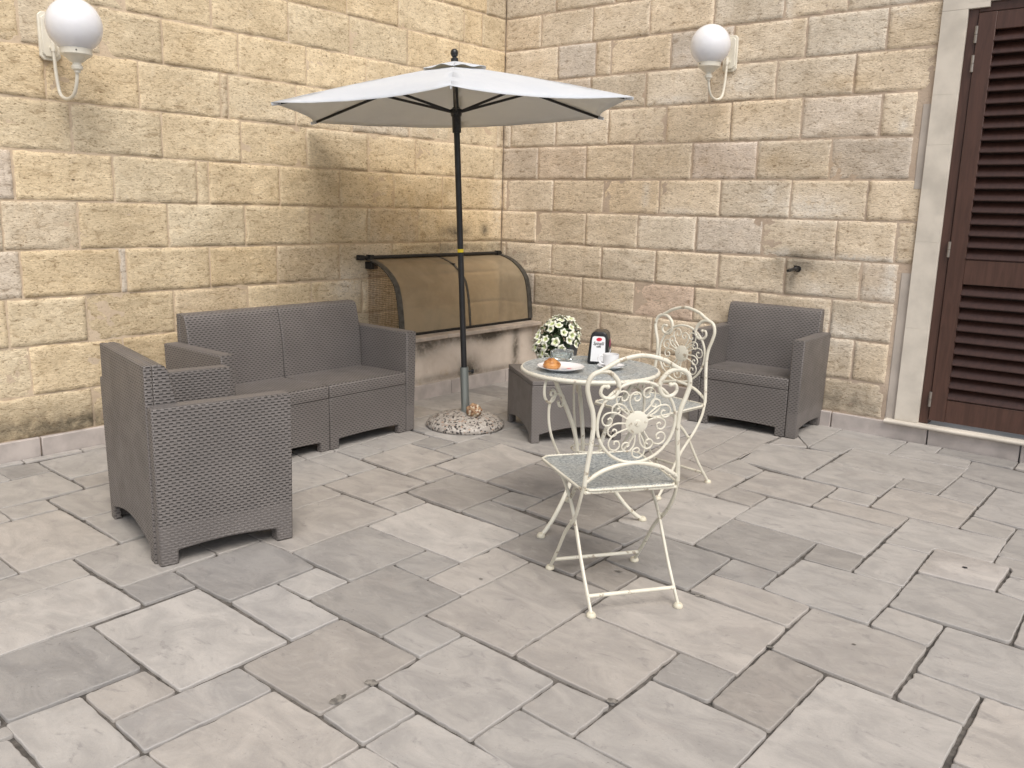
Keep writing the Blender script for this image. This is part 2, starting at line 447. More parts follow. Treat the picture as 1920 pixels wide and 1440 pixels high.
# ------------------------------------------------------------------ data measured on the real planes (metres)
SLABS = [
["2",[2.643,-4.48,2.634,-4.1,2.078,-4.083,2.089,-4.467]],
["-2b",[2.072,-4.842,2.448,-4.857,2.455,-4.485,2.081,-4.468]],
["0w",[2.462,-4.67,2.645,-4.673,2.643,-4.48,2.465,-4.486]],
["1",[2.45,-4.868,2.854,-4.881,2.833,-4.685,2.462,-4.67]],
["0b",[2.832,-4.684,2.832,-4.295,2.652,-4.292,2.648,-4.674]],
["1w",[3.223,-4.652,3.218,-4.301,2.836,-4.298,2.836,-4.686]],
["2",[1.697,-4.85,2.072,-4.842,2.062,-4.278,1.694,-4.284]],
["1w",[0.923,-4.437,1.497,-4.456,1.48,-4.071,0.923,-4.064]],
["0",[1.511,-4.73,1.697,-4.85,1.692,-4.283,1.495,-4.268]],
["0",[0.99,-4.732,1.511,-4.73,1.497,-4.456,0.923,-4.437]],
["0",[1.878,-4.268,1.864,-3.87,1.493,-3.878,1.497,-4.267]],
["0w",[1.493,-3.878,1.864,-3.87,1.866,-3.673,1.508,-3.68]],
["-2b",[2.06,-4.078,2.252,-4.071,2.237,-3.688,2.051,-3.668,1.866,-3.673,1.883,-4.068]],
["-2b",[2.062,-4.278,2.062,-4.079,1.883,-4.068,1.878,-4.268]],
["0",[0.515,-3.848,0.493,-3.211,0.085,-3.185,0.125,-3.836]],
["-1w",[0.71,-3.859,0.699,-3.549,0.519,-3.526,0.522,-3.842]],
["-2",[0.341,-4.046,0.33,-3.852,0.125,-3.836,0.09,-4.042]],
["0",[0.377,-4.441,0.733,-4.449,0.71,-3.859,0.33,-3.852]],
["0",[0.727,-4.25,0.911,-4.258,0.916,-4.063,0.743,-4.052]],
["0",[0.733,-4.449,0.923,-4.437,0.911,-4.258,0.727,-4.25]],
["0",[1.106,-4.051,1.071,-3.511,0.691,-3.51,0.745,-4.05]],
["0",[1.48,-4.071,1.452,-3.767,1.117,-3.77,1.106,-4.051]],
["0w",[1.67,-3.68,2.051,-3.668,2.03,-3.076,1.65,-3.071]],
["0w",[1.498,-3.622,1.672,-3.636,1.649,-3.07,1.469,-3.056]],
["0",[1.112,-3.415,1.477,-3.438,1.443,-2.857,1.07,-2.84]],
["0w",[1.837,-3.055,1.811,-2.667,1.443,-2.663,1.472,-3.053]],
["0w",[2.028,-3.073,2.018,-2.874,1.844,-2.85,1.841,-3.059]],
["0",[1.443,-2.857,1.44,-2.66,1.051,-2.629,1.07,-2.84]],
["0",[1.257,-2.632,1.235,-2.432,1.029,-2.437,1.051,-2.629]],
["0w",[1.625,-2.647,1.601,-2.246,1.229,-2.23,1.265,-2.624]],
["-1w",[1.811,-2.667,1.815,-2.463,1.632,-2.444,1.628,-2.645]],
["-2w",[2.215,-2.861,2.203,-2.482,1.821,-2.464,1.843,-2.845]],
["1w",[2.01,-2.448,1.986,-1.922,1.607,-1.854,1.637,-2.439]],
["-2",[1.417,-2.222,1.399,-2.02,1.209,-2.04,1.229,-2.23]],
["-1",[1.607,-2.241,1.607,-1.854,1.417,-1.876,1.417,-2.222]],
["0",[1.235,-2.432,1.209,-2.04,0.982,-2.022,1.029,-2.437]],
["2",[2.612,-3.282,2.6,-2.887,2.022,-2.878,2.05,-3.271]],
["-1",[2.43,-3.683,2.427,-3.28,2.049,-3.272,2.054,-3.668]],
["-1",[2.621,-3.484,2.612,-3.282,2.428,-3.281,2.431,-3.473]],
["1",[2.436,-3.874,2.43,-3.684,2.239,-3.686,2.249,-3.875]],
["1b",[2.633,-4.093,2.632,-3.891,2.251,-3.878,2.258,-4.073]],
["-2",[2.824,-3.887,2.816,-3.492,2.432,-3.476,2.438,-3.876]],
["1w",[2.814,-3.493,2.807,-3.091,2.608,-3.066,2.622,-3.482]],
["-1w",[2.652,-4.292,3.028,-4.289,3.012,-3.895,2.634,-3.892]],
["0",[3.012,-3.895,3.016,-3.7,2.819,-3.69,2.826,-3.886]],
["0",[3.217,-4.3,3.217,-4.103,3.022,-4.093,3.031,-4.289]],
["0",[3.411,-4.104,3.407,-3.719,3.016,-3.699,3.02,-4.086]],
["1",[3.638,-4.311,3.654,-4.11,3.218,-4.104,3.219,-4.302]],
["0",[3.793,-4.145,3.813,-3.922,3.411,-3.903,3.412,-4.105]],
["0",[3.411,-3.902,3.603,-3.912,3.597,-3.714,3.409,-3.718]],
["0w",[3.597,-3.71,3.594,-3.324,3.205,-3.301,3.214,-3.692]],
["-2",[3.795,-3.521,3.791,-3.327,3.595,-3.325,3.605,-3.522]],
["0",[3.985,-3.93,3.987,-3.542,3.606,-3.523,3.603,-3.913]],
["1w",[3.791,-3.325,3.785,-2.924,3.197,-2.908,3.205,-3.3]],
["-2w",[3.985,-3.539,3.992,-3.142,3.795,-3.109,3.796,-3.521]],
["0w",[4.183,-3.135,4.182,-2.74,3.788,-2.718,3.794,-3.106]],
["1",[3.986,-3.757,4.378,-3.715,4.377,-3.146,3.992,-3.142,3.987,-3.54]],
["0",[4.377,-3.145,4.381,-2.949,4.188,-2.935,4.186,-3.132]],
["0",[4.562,-2.954,4.561,-2.552,4.184,-2.546,4.188,-2.933]],
["1w",[4.387,-3.344,4.63,-3.344,4.609,-2.95,4.383,-2.949]],
["0",[4.385,-3.709,4.598,-3.655,4.63,-3.344,4.388,-3.347]],
["0",[4.181,-2.74,4.184,-2.545,3.986,-2.527,3.984,-2.717]],
["0",[3.788,-2.717,3.983,-2.713,3.984,-2.307,3.593,-2.32,3.589,-2.698]],
["0",[4.38,-2.529,4.373,-2.144,4.256,-2.121,3.983,-2.143,3.986,-2.523]],
["0",[4.561,-2.552,4.552,-2.155,4.374,-2.144,4.383,-2.529]],
["1",[3.97,-1.895,3.971,-1.811,4.192,-1.819,4.185,-1.488,3.78,-1.489,3.787,-1.893]],
["1",[3.987,-2.311,3.977,-2.13,3.969,-1.896,3.787,-1.893,3.789,-2.313]],
["1",[3.78,-2.112,3.776,-1.679,3.174,-1.668,3.178,-2.073]],
["-2",[3.583,-2.515,3.578,-2.1,3.178,-2.077,3.197,-2.478]],
["-2",[3.788,-2.312,3.78,-2.114,3.578,-2.102,3.595,-2.315]],
["-2",[3.589,-2.698,3.584,-2.518,3.382,-2.506,3.394,-2.704]],
["0w",[3.785,-2.924,3.788,-2.717,3.589,-2.698,3.394,-2.706,3.395,-2.894]],
["-2w",[2.793,-2.664,2.78,-2.268,2.385,-2.224,2.416,-2.64]],
["-2w",[3.002,-3.076,2.986,-2.69,2.596,-2.694,2.61,-3.064]],
["-2",[2.6,-2.887,2.596,-2.694,2.216,-2.656,2.216,-2.86]],
["-2",[2.414,-2.642,2.394,-2.465,2.204,-2.484,2.215,-2.655]],
["-2w",[2.392,-2.464,2.372,-2.078,2.0,-2.04,2.012,-2.448]],
["-1w",[2.372,-2.078,2.354,-2.003,1.986,-1.922,1.999,-2.034]],
["-2",[2.985,-2.689,2.996,-2.487,2.803,-2.472,2.795,-2.664]],
["1",[3.192,-2.477,3.174,-1.867,2.756,-1.857,2.803,-2.47]],
["-2w",[2.781,-2.268,2.755,-1.858,2.385,-1.769,2.384,-2.222]],
["-2",[3.392,-2.892,3.382,-2.506,2.996,-2.487,3.006,-2.867]],
["-2w",[3.194,-3.105,3.196,-2.907,3.007,-2.871,3.005,-3.075]],
["0w",[3.214,-3.692,3.19,-3.103,2.808,-3.091,2.822,-3.686]],
["-1w",[3.174,-1.867,3.169,-1.673,2.977,-1.637,2.972,-1.843]],
["0w",[3.375,-1.646,3.372,-1.263,2.972,-1.254,2.977,-1.635]],
["0w",[2.972,-1.843,2.96,-1.445,2.758,-1.44,2.755,-1.854]],
["0w",[2.757,-1.433,2.758,-1.119,2.746,-0.734,2.743,-0.289,2.506,-0.293,2.558,-1.004,2.574,-1.374]],
["0w",[2.574,-1.374,2.558,-1.004,2.506,-0.293,2.314,-0.215,2.307,-1.269]],
["0w",[2.385,-1.769,2.753,-1.854,2.755,-1.436,2.574,-1.374,2.307,-1.269]],
["0",[2.967,-0.615,2.966,0.022,2.789,0.061,2.747,-0.294]],
["0",[1.112,-3.415,1.07,-2.84,0.875,-2.814,0.926,-3.404]],
["0",[1.07,-2.84,1.051,-2.629,0.858,-2.599,0.875,-2.814]],
["0",[1.051,-2.629,1.029,-2.437,0.982,-2.022,0.784,-1.985,0.858,-2.599]],
["0",[2.96,-1.445,2.972,-1.254,2.77,-1.145,2.759,-1.438]],
["0",[3.178,-1.237,3.161,-0.615,2.745,-0.723,2.784,-1.175]],
["0",[3.161,-0.615,3.174,-0.435,3.374,-0.424,3.374,-0.032,2.966,0.022,2.967,-0.615]],
["0",[3.583,-0.857,3.793,-0.856,3.8,-0.433,3.376,-0.43,3.174,-0.435,3.182,-0.828]],
["0",[3.577,-1.264,3.583,-0.857,3.182,-0.828,3.179,-1.233]],
["1",[3.586,-1.453,3.575,-1.264,3.374,-1.26,3.382,-1.468]],
["0w",[3.777,-1.678,3.78,-1.484,3.381,-1.469,3.376,-1.646]],
["-1",[3.79,-1.049,3.793,-0.856,3.583,-0.857,3.584,-1.058]],
["0w",[3.779,-1.482,3.986,-1.48,3.984,-1.077,3.79,-1.049,3.584,-1.064,3.587,-1.452]],
["0b",[3.985,-1.072,3.987,-0.677,3.798,-0.607,3.791,-1.048]],
["-1b",[4.159,-0.708,4.162,-0.279,3.776,-0.227,3.797,-0.601]],
["0b",[4.333,-1.296,4.341,-0.74,4.159,-0.708,3.989,-0.682,3.993,-1.25]],
["0",[4.183,-1.49,4.187,-1.295,3.993,-1.255,3.987,-1.479]],
["0",[4.359,-1.713,4.359,-1.303,4.187,-1.3,4.183,-1.715]],
["0",[4.256,-1.83,4.264,-1.923,4.374,-1.908,4.359,-1.713,4.188,-1.716,4.192,-1.818]],
["1",[4.256,-2.119,4.374,-2.144,4.374,-1.911,4.265,-1.926]],
["-2b",[3.986,-0.22,3.982,-0.037,3.571,-0.021,3.578,-0.204]],
["0",[3.8,-0.433,3.776,-0.227,3.577,-0.205,3.571,-0.021,3.376,-0.039,3.376,-0.43]],
["0",[4.252,-0.257,4.257,-0.053,3.984,-0.035,3.987,-0.212]],
["0w",[2.745,-0.723,2.967,-0.615,2.749,-0.302,2.751,-0.746,2.77,-1.145]],
["1",[0.42,-0.62,0.82,-0.62,0.82,-0.02,0.42,-0.02]],
["0w",[0.82,-0.42,1.12,-0.42,1.12,-0.02,0.82,-0.02]],
["1",[1.12,-0.62,1.72,-0.62,1.72,-0.02,1.12,-0.02]],
["1",[1.72,-0.42,2.12,-0.42,2.12,-0.02,1.72,-0.02]],
["1",[2.12,-0.22,2.72,-0.22,2.72,-0.02,2.12,-0.02]],
["0b",[2.72,-0.1,2.78,-0.1,2.78,-0.02,2.72,-0.02]],
["0b",[4.5,-0.62,4.9,-0.62,4.9,-0.02,4.5,-0.02]],
["1",[4.9,-0.42,5.2,-0.42,5.2,-0.02,4.9,-0.02]],
["0b",[5.2,-0.42,5.6,-0.42,5.6,-0.02,5.2,-0.02]],
["0w",[5.6,-0.32,6.0,-0.32,6.0,-0.02,5.6,-0.02]],
["0w",[6.0,-0.62,6.4,-0.62,6.4,-0.02,6.0,-0.02]],
["1",[6.4,-0.32,7.0,-0.32,7.0,-0.02,6.4,-0.02]],
["0",[7.0,-0.42,7.4,-0.42,7.4,-0.02,7.0,-0.02]],
["0",[7.4,-0.32,7.8,-0.32,7.8,-0.02,7.4,-0.02]],
["1",[7.8,-0.62,8.0,-0.62,8.0,-0.02,7.8,-0.02]],
["0",[4.26,-0.66,4.5,-0.66,4.5,-0.06,4.26,-0.06]],
["0b",[2.12,-0.82,2.32,-0.82,2.32,-0.22,2.12,-0.22]],
["0b",[2.66,-0.28,2.72,-0.28,2.72,-0.22,2.66,-0.22]],
["0w",[4.16,-0.68,4.26,-0.68,4.26,-0.28,4.16,-0.28]],
["0",[5.6,-0.72,6.0,-0.72,6.0,-0.32,5.6,-0.32]],
["0b",[6.4,-0.92,6.8,-0.92,6.8,-0.32,6.4,-0.32]],
["-1",[6.8,-0.92,7.0,-0.92,7.0,-0.32,6.8,-0.32]],
["0b",[7.4,-0.62,7.8,-0.62,7.8,-0.32,7.4,-0.32]],
["-1",[0.82,-0.72,1.12,-0.72,1.12,-0.42,0.82,-0.42]],
["1",[1.72,-0.82,2.12,-0.82,2.12,-0.42,1.72,-0.42]],
["1",[4.9,-0.82,5.3,-0.82,5.3,-0.42,4.9,-0.42]],
["1",[5.3,-1.02,5.6,-1.02,5.6,-0.42,5.3,-0.42]],
["0b",[7.0,-0.82,7.3,-0.82,7.3,-0.42,7.0,-0.42]],
["0w",[7.3,-0.82,7.4,-0.82,7.4,-0.42,7.3,-0.42]],
["-1",[0.42,-0.92,0.82,-0.92,0.82,-0.62,0.42,-0.62]],
["0w",[1.12,-1.02,1.42,-1.02,1.42,-0.62,1.12,-0.62]],
["-1",[1.42,-0.92,1.72,-0.92,1.72,-0.62,1.42,-0.62]],
["0",[4.5,-1.02,4.8,-1.02,4.8,-0.62,4.5,-0.62]],
["0w",[4.8,-0.92,4.9,-0.92,4.9,-0.62,4.8,-0.62]],
["1",[6.0,-0.92,6.4,-0.92,6.4,-0.62,6.0,-0.62]],
["-1",[7.4,-1.22,8.0,-1.22,8.0,-0.62,7.4,-0.62]],
["0b",[4.26,-0.72,4.5,-0.72,4.5,-0.66,4.26,-0.66]],
["0",[0.82,-1.32,1.12,-1.32,1.12,-0.72,0.82,-0.72]],
["0b",[5.6,-1.12,6.0,-1.12,6.0,-0.72,5.6,-0.72]],
["0",[4.34,-1.04,4.5,-1.04,4.5,-0.74,4.34,-0.74]],
["1",[1.72,-1.22,2.02,-1.22,2.02,-0.82,1.72,-0.82]],
["0",[2.02,-1.12,2.3,-1.12,2.3,-0.82,2.02,-0.82]],
["1",[4.9,-1.12,5.3,-1.12,5.3,-0.82,4.9,-0.82]],
["1",[7.0,-1.42,7.4,-1.42,7.4,-0.82,7.0,-0.82]],
["1",[0.42,-1.52,0.82,-1.52,0.82,-0.92,0.42,-0.92]],
["0",[1.42,-1.52,1.72,-1.52,1.72,-0.92,1.42,-0.92]],
["0",[4.8,-1.52,4.9,-1.52,4.9,-0.92,4.8,-0.92]],
["0",[6.0,-1.32,6.6,-1.32,6.6,-0.92,6.0,-0.92]],
["1",[6.6,-1.32,6.9,-1.32,6.9,-0.92,6.6,-0.92]],
["0w",[6.9,-1.32,7.0,-1.32,7.0,-0.92,6.9,-0.92]],
["-1",[1.12,-1.42,1.42,-1.42,1.42,-1.02,1.12,-1.02]],
["0w",[4.5,-1.62,4.8,-1.62,4.8,-1.02,4.5,-1.02]],
["0",[5.3,-1.32,5.6,-1.32,5.6,-1.02,5.3,-1.02]],
["-1",[4.34,-1.3,4.5,-1.3,4.5,-1.04,4.34,-1.04]],
["0b",[2.02,-1.72,2.3,-1.72,2.3,-1.12,2.02,-1.12]],
["0b",[4.9,-1.52,5.3,-1.52,5.3,-1.12,4.9,-1.12]],
["1",[5.6,-1.42,6.0,-1.42,6.0,-1.12,5.6,-1.12]],
["1",[1.72,-1.52,2.02,-1.52,2.02,-1.22,1.72,-1.22]],
["1",[7.4,-1.62,8.0,-1.62,8.0,-1.22,7.4,-1.22]],
["0w",[4.36,-1.6,4.5,-1.6,4.5,-1.3,4.36,-1.3]],
["0b",[0.82,-1.92,1.12,-1.92,1.12,-1.32,0.82,-1.32]],
["1",[5.3,-1.92,5.6,-1.92,5.6,-1.32,5.3,-1.32]],
["1",[6.0,-1.92,6.6,-1.92,6.6,-1.32,6.0,-1.32]],
["0",[6.6,-1.92,7.0,-1.92,7.0,-1.32,6.6,-1.32]],
["0b",[1.12,-1.72,1.42,-1.72,1.42,-1.42,1.12,-1.42]],
["0",[5.6,-2.02,6.0,-2.02,6.0,-1.42,5.6,-1.42]],
["1",[7.0,-1.82,7.4,-1.82,7.4,-1.42,7.0,-1.42]],
["0w",[0.42,-1.82,0.82,-1.82,0.82,-1.52,0.42,-1.52]],
["-1",[1.42,-1.86,2.02,-1.86,2.02,-1.52,1.42,-1.52]],
["-1",[4.8,-1.92,5.2,-1.92,5.2,-1.52,4.8,-1.52]],
["-1",[5.2,-1.82,5.3,-1.82,5.3,-1.52,5.2,-1.52]],
["-1",[4.36,-1.86,4.5,-1.86,4.5,-1.6,4.36,-1.6]],
["0b",[0.02,-1.92,0.42,-1.92,0.42,-1.62,0.02,-1.62]],
["1",[4.5,-2.02,4.8,-2.02,4.8,-1.62,4.5,-1.62]],
["0",[7.4,-2.02,8.0,-2.02,8.0,-1.62,7.4,-1.62]],
["1",[1.12,-2.02,1.42,-2.02,1.42,-1.72,1.12,-1.72]],
["0w",[2.02,-1.94,2.3,-1.94,2.3,-1.72,2.02,-1.72]],
["0w",[0.42,-1.98,0.82,-1.98,0.82,-1.82,0.42,-1.82]],
["-1",[5.2,-2.12,5.3,-2.12,5.3,-1.82,5.2,-1.82]],
["1",[7.0,-2.12,7.4,-2.12,7.4,-1.82,7.0,-1.82]],
["0",[4.38,-2.14,4.5,-2.14,4.5,-1.86,4.38,-1.86]],
["0w",[0.02,-2.32,0.32,-2.32,0.32,-1.92,0.02,-1.92]],
["-1",[0.32,-2.22,0.42,-2.22,0.42,-1.92,0.32,-1.92]],
["-1",[0.82,-2.0,1.12,-2.0,1.12,-1.92,0.82,-1.92]],
["0b",[4.8,-2.22,5.2,-2.22,5.2,-1.92,4.8,-1.92]],
["0",[5.3,-2.22,5.6,-2.22,5.6,-1.92,5.3,-1.92]],
["1",[6.0,-2.32,6.6,-2.32,6.6,-1.92,6.0,-1.92]],
["-1",[6.6,-2.52,7.0,-2.52,7.0,-1.92,6.6,-1.92]],
["0w",[0.42,-2.28,0.78,-2.28,0.78,-1.98,0.42,-1.98]],
["0w",[4.5,-2.16,4.8,-2.16,4.8,-2.02,4.5,-2.02]],
["0b",[5.6,-2.42,5.9,-2.42,5.9,-2.02,5.6,-2.02]],
["0w",[5.9,-2.62,6.0,-2.62,6.0,-2.02,5.9,-2.02]],
["0",[7.4,-2.32,8.0,-2.32,8.0,-2.02,7.4,-2.02]],
["0w",[5.2,-2.52,5.3,-2.52,5.3,-2.12,5.2,-2.12]],
["-1",[7.0,-2.42,7.4,-2.42,7.4,-2.12,7.0,-2.12]],
["0",[4.56,-2.46,4.8,-2.46,4.8,-2.16,4.56,-2.16]],
["-1",[0.32,-2.62,0.42,-2.62,0.42,-2.22,0.32,-2.22]],
["-1",[4.8,-2.62,5.2,-2.62,5.2,-2.22,4.8,-2.22]],
["-1",[5.3,-2.62,5.6,-2.62,5.6,-2.22,5.3,-2.22]],
["0b",[0.42,-2.58,0.78,-2.58,0.78,-2.28,0.42,-2.28]],
["0",[0.02,-2.72,0.32,-2.72,0.32,-2.32,0.02,-2.32]],
["0w",[6.0,-2.72,6.4,-2.72,6.4,-2.32,6.0,-2.32]],
["0",[6.4,-2.92,6.6,-2.92,6.6,-2.32,6.4,-2.32]],
["1",[7.4,-2.72,7.8,-2.72,7.8,-2.32,7.4,-2.32]],
["0b",[7.8,-2.72,8.0,-2.72,8.0,-2.32,7.8,-2.32]],
["0b",[5.6,-2.82,5.9,-2.82,5.9,-2.42,5.6,-2.42]],
["1",[7.0,-2.72,7.4,-2.72,7.4,-2.42,7.0,-2.42]],
["-1",[4.56,-2.86,4.8,-2.86,4.8,-2.46,4.56,-2.46]],
["1",[5.2,-2.92,5.3,-2.92,5.3,-2.52,5.2,-2.52]],
["0b",[6.6,-3.12,7.0,-3.12,7.0,-2.52,6.6,-2.52]],
["0",[0.42,-2.98,0.78,-2.98,0.78,-2.58,0.42,-2.58]],
["0w",[0.32,-3.2,0.42,-3.2,0.42,-2.62,0.32,-2.62]],
["0b",[4.8,-3.02,5.1,-3.02,5.1,-2.62,4.8,-2.62]],
["1",[5.1,-3.02,5.2,-3.02,5.2,-2.62,5.1,-2.62]],
["-1",[5.3,-3.02,5.6,-3.02,5.6,-2.62,5.3,-2.62]],
["-1",[5.9,-3.22,6.0,-3.22,6.0,-2.62,5.9,-2.62]],
["0w",[0.02,-3.18,0.32,-3.18,0.32,-2.72,0.02,-2.72]],
["1",[6.0,-3.12,6.4,-3.12,6.4,-2.72,6.0,-2.72]],
["0",[7.0,-3.02,7.6,-3.02,7.6,-2.72,7.0,-2.72]],
["0w",[7.6,-3.32,8.0,-3.32,8.0,-2.72,7.6,-2.72]],
["0",[5.6,-3.42,5.9,-3.42,5.9,-2.82,5.6,-2.82]],
["-1",[4.56,-2.94,4.8,-2.94,4.8,-2.86,4.56,-2.86]],
["1",[5.2,-3.32,5.3,-3.32,5.3,-2.92,5.2,-2.92]],
["0b",[6.4,-3.32,6.6,-3.32,6.6,-2.92,6.4,-2.92]],
["0",[4.62,-3.26,4.8,-3.26,4.8,-2.96,4.62,-2.96]],
["0",[0.42,-3.2,0.78,-3.2,0.78,-2.98,0.42,-2.98]],
["0",[4.8,-3.42,5.2,-3.42,5.2,-3.02,4.8,-3.02]],
["0b",[5.3,-3.42,5.6,-3.42,5.6,-3.02,5.3,-3.02]],
["0",[7.0,-3.42,7.6,-3.42,7.6,-3.02,7.0,-3.02]],
["-1",[6.0,-3.52,6.3,-3.52,6.3,-3.12,6.0,-3.12]],
["-1",[6.3,-3.72,6.4,-3.72,6.4,-3.12,6.3,-3.12]],
["-1",[6.6,-3.72,7.0,-3.72,7.0,-3.12,6.6,-3.12]],
["0w",[0.02,-3.58,0.08,-3.58,0.08,-3.18,0.02,-3.18]],
["0b",[0.5,-3.52,0.78,-3.52,0.78,-3.22,0.5,-3.22]],
["1",[5.9,-3.62,6.0,-3.62,6.0,-3.22,5.9,-3.22]],
["0b",[4.62,-3.86,4.8,-3.86,4.8,-3.26,4.62,-3.26]],
["1",[5.2,-3.62,5.3,-3.62,5.3,-3.32,5.2,-3.32]],
["0",[6.4,-3.72,6.6,-3.72,6.6,-3.32,6.4,-3.32]],
["0b",[7.6,-3.72,7.9,-3.72,7.9,-3.32,7.6,-3.32]],
["-1",[7.9,-3.72,8.0,-3.72,8.0,-3.32,7.9,-3.32]],
["-1",[0.92,-3.52,1.02,-3.52,1.02,-3.4,0.92,-3.4]],
["0b",[1.02,-3.52,1.36,-3.52,1.36,-3.42,1.02,-3.42]],
["0",[4.8,-3.82,5.2,-3.82,5.2,-3.42,4.8,-3.42]],
["0w",[5.3,-4.02,5.7,-4.02,5.7,-3.42,5.3,-3.42]],
["-1",[5.7,-3.82,5.9,-3.82,5.9,-3.42,5.7,-3.42]],
["1",[7.0,-3.72,7.4,-3.72,7.4,-3.42,7.0,-3.42]],
["0b",[7.4,-3.82,7.6,-3.82,7.6,-3.42,7.4,-3.42]],
["0w",[1.36,-3.76,1.48,-3.76,1.48,-3.44,1.36,-3.44]],
["-1",[1.08,-3.76,1.36,-3.76,1.36,-3.52,1.08,-3.52]],
["0",[6.0,-3.82,6.3,-3.82,6.3,-3.52,6.0,-3.52]],
["1",[0.02,-3.88,0.08,-3.88,0.08,-3.58,0.02,-3.58]],
["0",[1.5,-3.68,1.6,-3.68,1.6,-3.62,1.5,-3.62]],
["-1",[5.2,-3.92,5.3,-3.92,5.3,-3.62,5.2,-3.62]],
["1",[5.9,-4.02,6.0,-4.02,6.0,-3.62,5.9,-3.62]],
["0",[4.54,-4.06,4.6,-4.06,4.6,-3.66,4.54,-3.66]],
["0w",[4.46,-4.28,4.54,-4.28,4.54,-3.68,4.46,-3.68]],
["1",[4.38,-4.1,4.46,-4.1,4.46,-3.7,4.38,-3.7]],
["1",[4.24,-4.12,4.38,-4.12,4.38,-3.72,4.24,-3.72]],
["0b",[6.3,-4.12,6.9,-4.12,6.9,-3.72,6.3,-3.72]],
["0",[6.9,-4.32,7.3,-4.32,7.3,-3.72,6.9,-3.72]],
["0",[7.3,-4.32,7.4,-4.32,7.4,-3.72,7.3,-3.72]],
["0",[7.6,-4.12,8.0,-4.12,8.0,-3.72,7.6,-3.72]],
["0b",[4.06,-4.04,4.24,-4.04,4.24,-3.74,4.06,-3.74]],
["-1",[3.98,-4.16,4.06,-4.16,4.06,-3.76,3.98,-3.76]],
["1",[4.8,-4.22,5.2,-4.22,5.2,-3.82,4.8,-3.82]],
["1",[5.7,-4.22,5.9,-4.22,5.9,-3.82,5.7,-3.82]],
["0w",[6.0,-4.12,6.3,-4.12,6.3,-3.82,6.0,-3.82]],
["1",[7.4,-4.22,7.6,-4.22,7.6,-3.82,7.4,-3.82]],
["1",[4.62,-4.26,4.8,-4.26,4.8,-3.86,4.62,-3.86]],
["1",[0.02,-4.48,0.08,-4.48,0.08,-3.88,0.02,-3.88]],
["0w",[3.82,-4.52,3.98,-4.52,3.98,-3.92,3.82,-3.92]],
["1",[5.2,-4.32,5.3,-4.32,5.3,-3.92,5.2,-3.92]],
["0b",[5.3,-4.32,5.7,-4.32,5.7,-4.02,5.3,-4.02]],
["-1",[5.9,-4.62,6.0,-4.62,6.0,-4.02,5.9,-4.02]],
["0b",[0.1,-4.44,0.34,-4.44,0.34,-4.04,0.1,-4.04]],
["1",[4.06,-4.64,4.24,-4.64,4.24,-4.04,4.06,-4.04]],
["1",[4.54,-4.46,4.6,-4.46,4.6,-4.06,4.54,-4.06]],
["0b",[4.38,-4.7,4.46,-4.7,4.46,-4.1,4.38,-4.1]],
["1",[4.24,-4.42,4.38,-4.42,4.38,-4.12,4.24,-4.12]],
["1",[6.0,-4.42,6.6,-4.42,6.6,-4.12,6.0,-4.12]],
["1",[6.6,-4.42,6.9,-4.42,6.9,-4.12,6.6,-4.12]],
["0b",[7.6,-4.42,8.0,-4.42,8.0,-4.12,7.6,-4.12]],
["0b",[3.66,-4.74,3.8,-4.74,3.8,-4.14,3.66,-4.14]],
["0",[3.98,-4.76,4.06,-4.76,4.06,-4.16,3.98,-4.16]],
["0b",[4.8,-4.62,5.2,-4.62,5.2,-4.22,4.8,-4.22]],
["1",[5.7,-4.52,5.9,-4.52,5.9,-4.22,5.7,-4.22]],
["1",[7.4,-4.62,7.6,-4.62,7.6,-4.22,7.4,-4.22]],
["0w",[4.62,-4.86,4.8,-4.86,4.8,-4.26,4.62,-4.26]],
["-1",[4.46,-4.68,4.54,-4.68,4.54,-4.28,4.46,-4.28]],
["1",[3.22,-4.9,3.6,-4.9,3.6,-4.3,3.22,-4.3]],
["0b",[5.2,-4.92,5.7,-4.92,5.7,-4.32,5.2,-4.32]],
["1",[6.9,-4.72,7.2,-4.72,7.2,-4.32,6.9,-4.32]],
["-1",[7.2,-4.72,7.4,-4.72,7.4,-4.32,7.2,-4.32]],
["0b",[4.24,-5.02,4.38,-5.02,4.38,-4.42,4.24,-4.42]],
["0b",[6.0,-4.72,6.6,-4.72,6.6,-4.42,6.0,-4.42]],
["0w",[6.6,-5.02,6.9,-5.02,6.9,-4.42,6.6,-4.42]],
["-1",[7.6,-4.82,7.9,-4.82,7.9,-4.42,7.6,-4.42]],
["-1",[7.9,-5.02,8.0,-5.02,8.0,-4.42,7.9,-4.42]],
["0w",[0.1,-4.84,0.34,-4.84,0.34,-4.44,0.1,-4.44]],
["0b",[0.38,-4.84,0.78,-4.84,0.78,-4.44,0.38,-4.44]],
["1",[0.78,-4.74,0.92,-4.74,0.92,-4.44,0.78,-4.44]],
["1",[4.54,-4.86,4.6,-4.86,4.6,-4.46,4.54,-4.46]],
["0b",[0.02,-4.88,0.08,-4.88,0.08,-4.48,0.02,-4.48]],
["0",[3.82,-4.82,3.98,-4.82,3.98,-4.52,3.82,-4.52]],
["0b",[5.7,-4.82,5.9,-4.82,5.9,-4.52,5.7,-4.52]],
["0w",[4.8,-5.22,5.2,-5.22,5.2,-4.62,4.8,-4.62]],
["0",[5.9,-4.92,6.0,-4.92,6.0,-4.62,5.9,-4.62]],
["-1",[7.4,-5.22,7.6,-5.22,7.6,-4.62,7.4,-4.62]],
["-1",[4.06,-5.24,4.24,-5.24,4.24,-4.64,4.06,-4.64]],
["0w",[3.02,-5.26,3.22,-5.26,3.22,-4.66,3.02,-4.66]],
["0",[2.84,-4.84,3.02,-4.84,3.02,-4.68,2.84,-4.68]],
["0w",[4.46,-5.28,4.54,-5.28,4.54,-4.68,4.46,-4.68]],
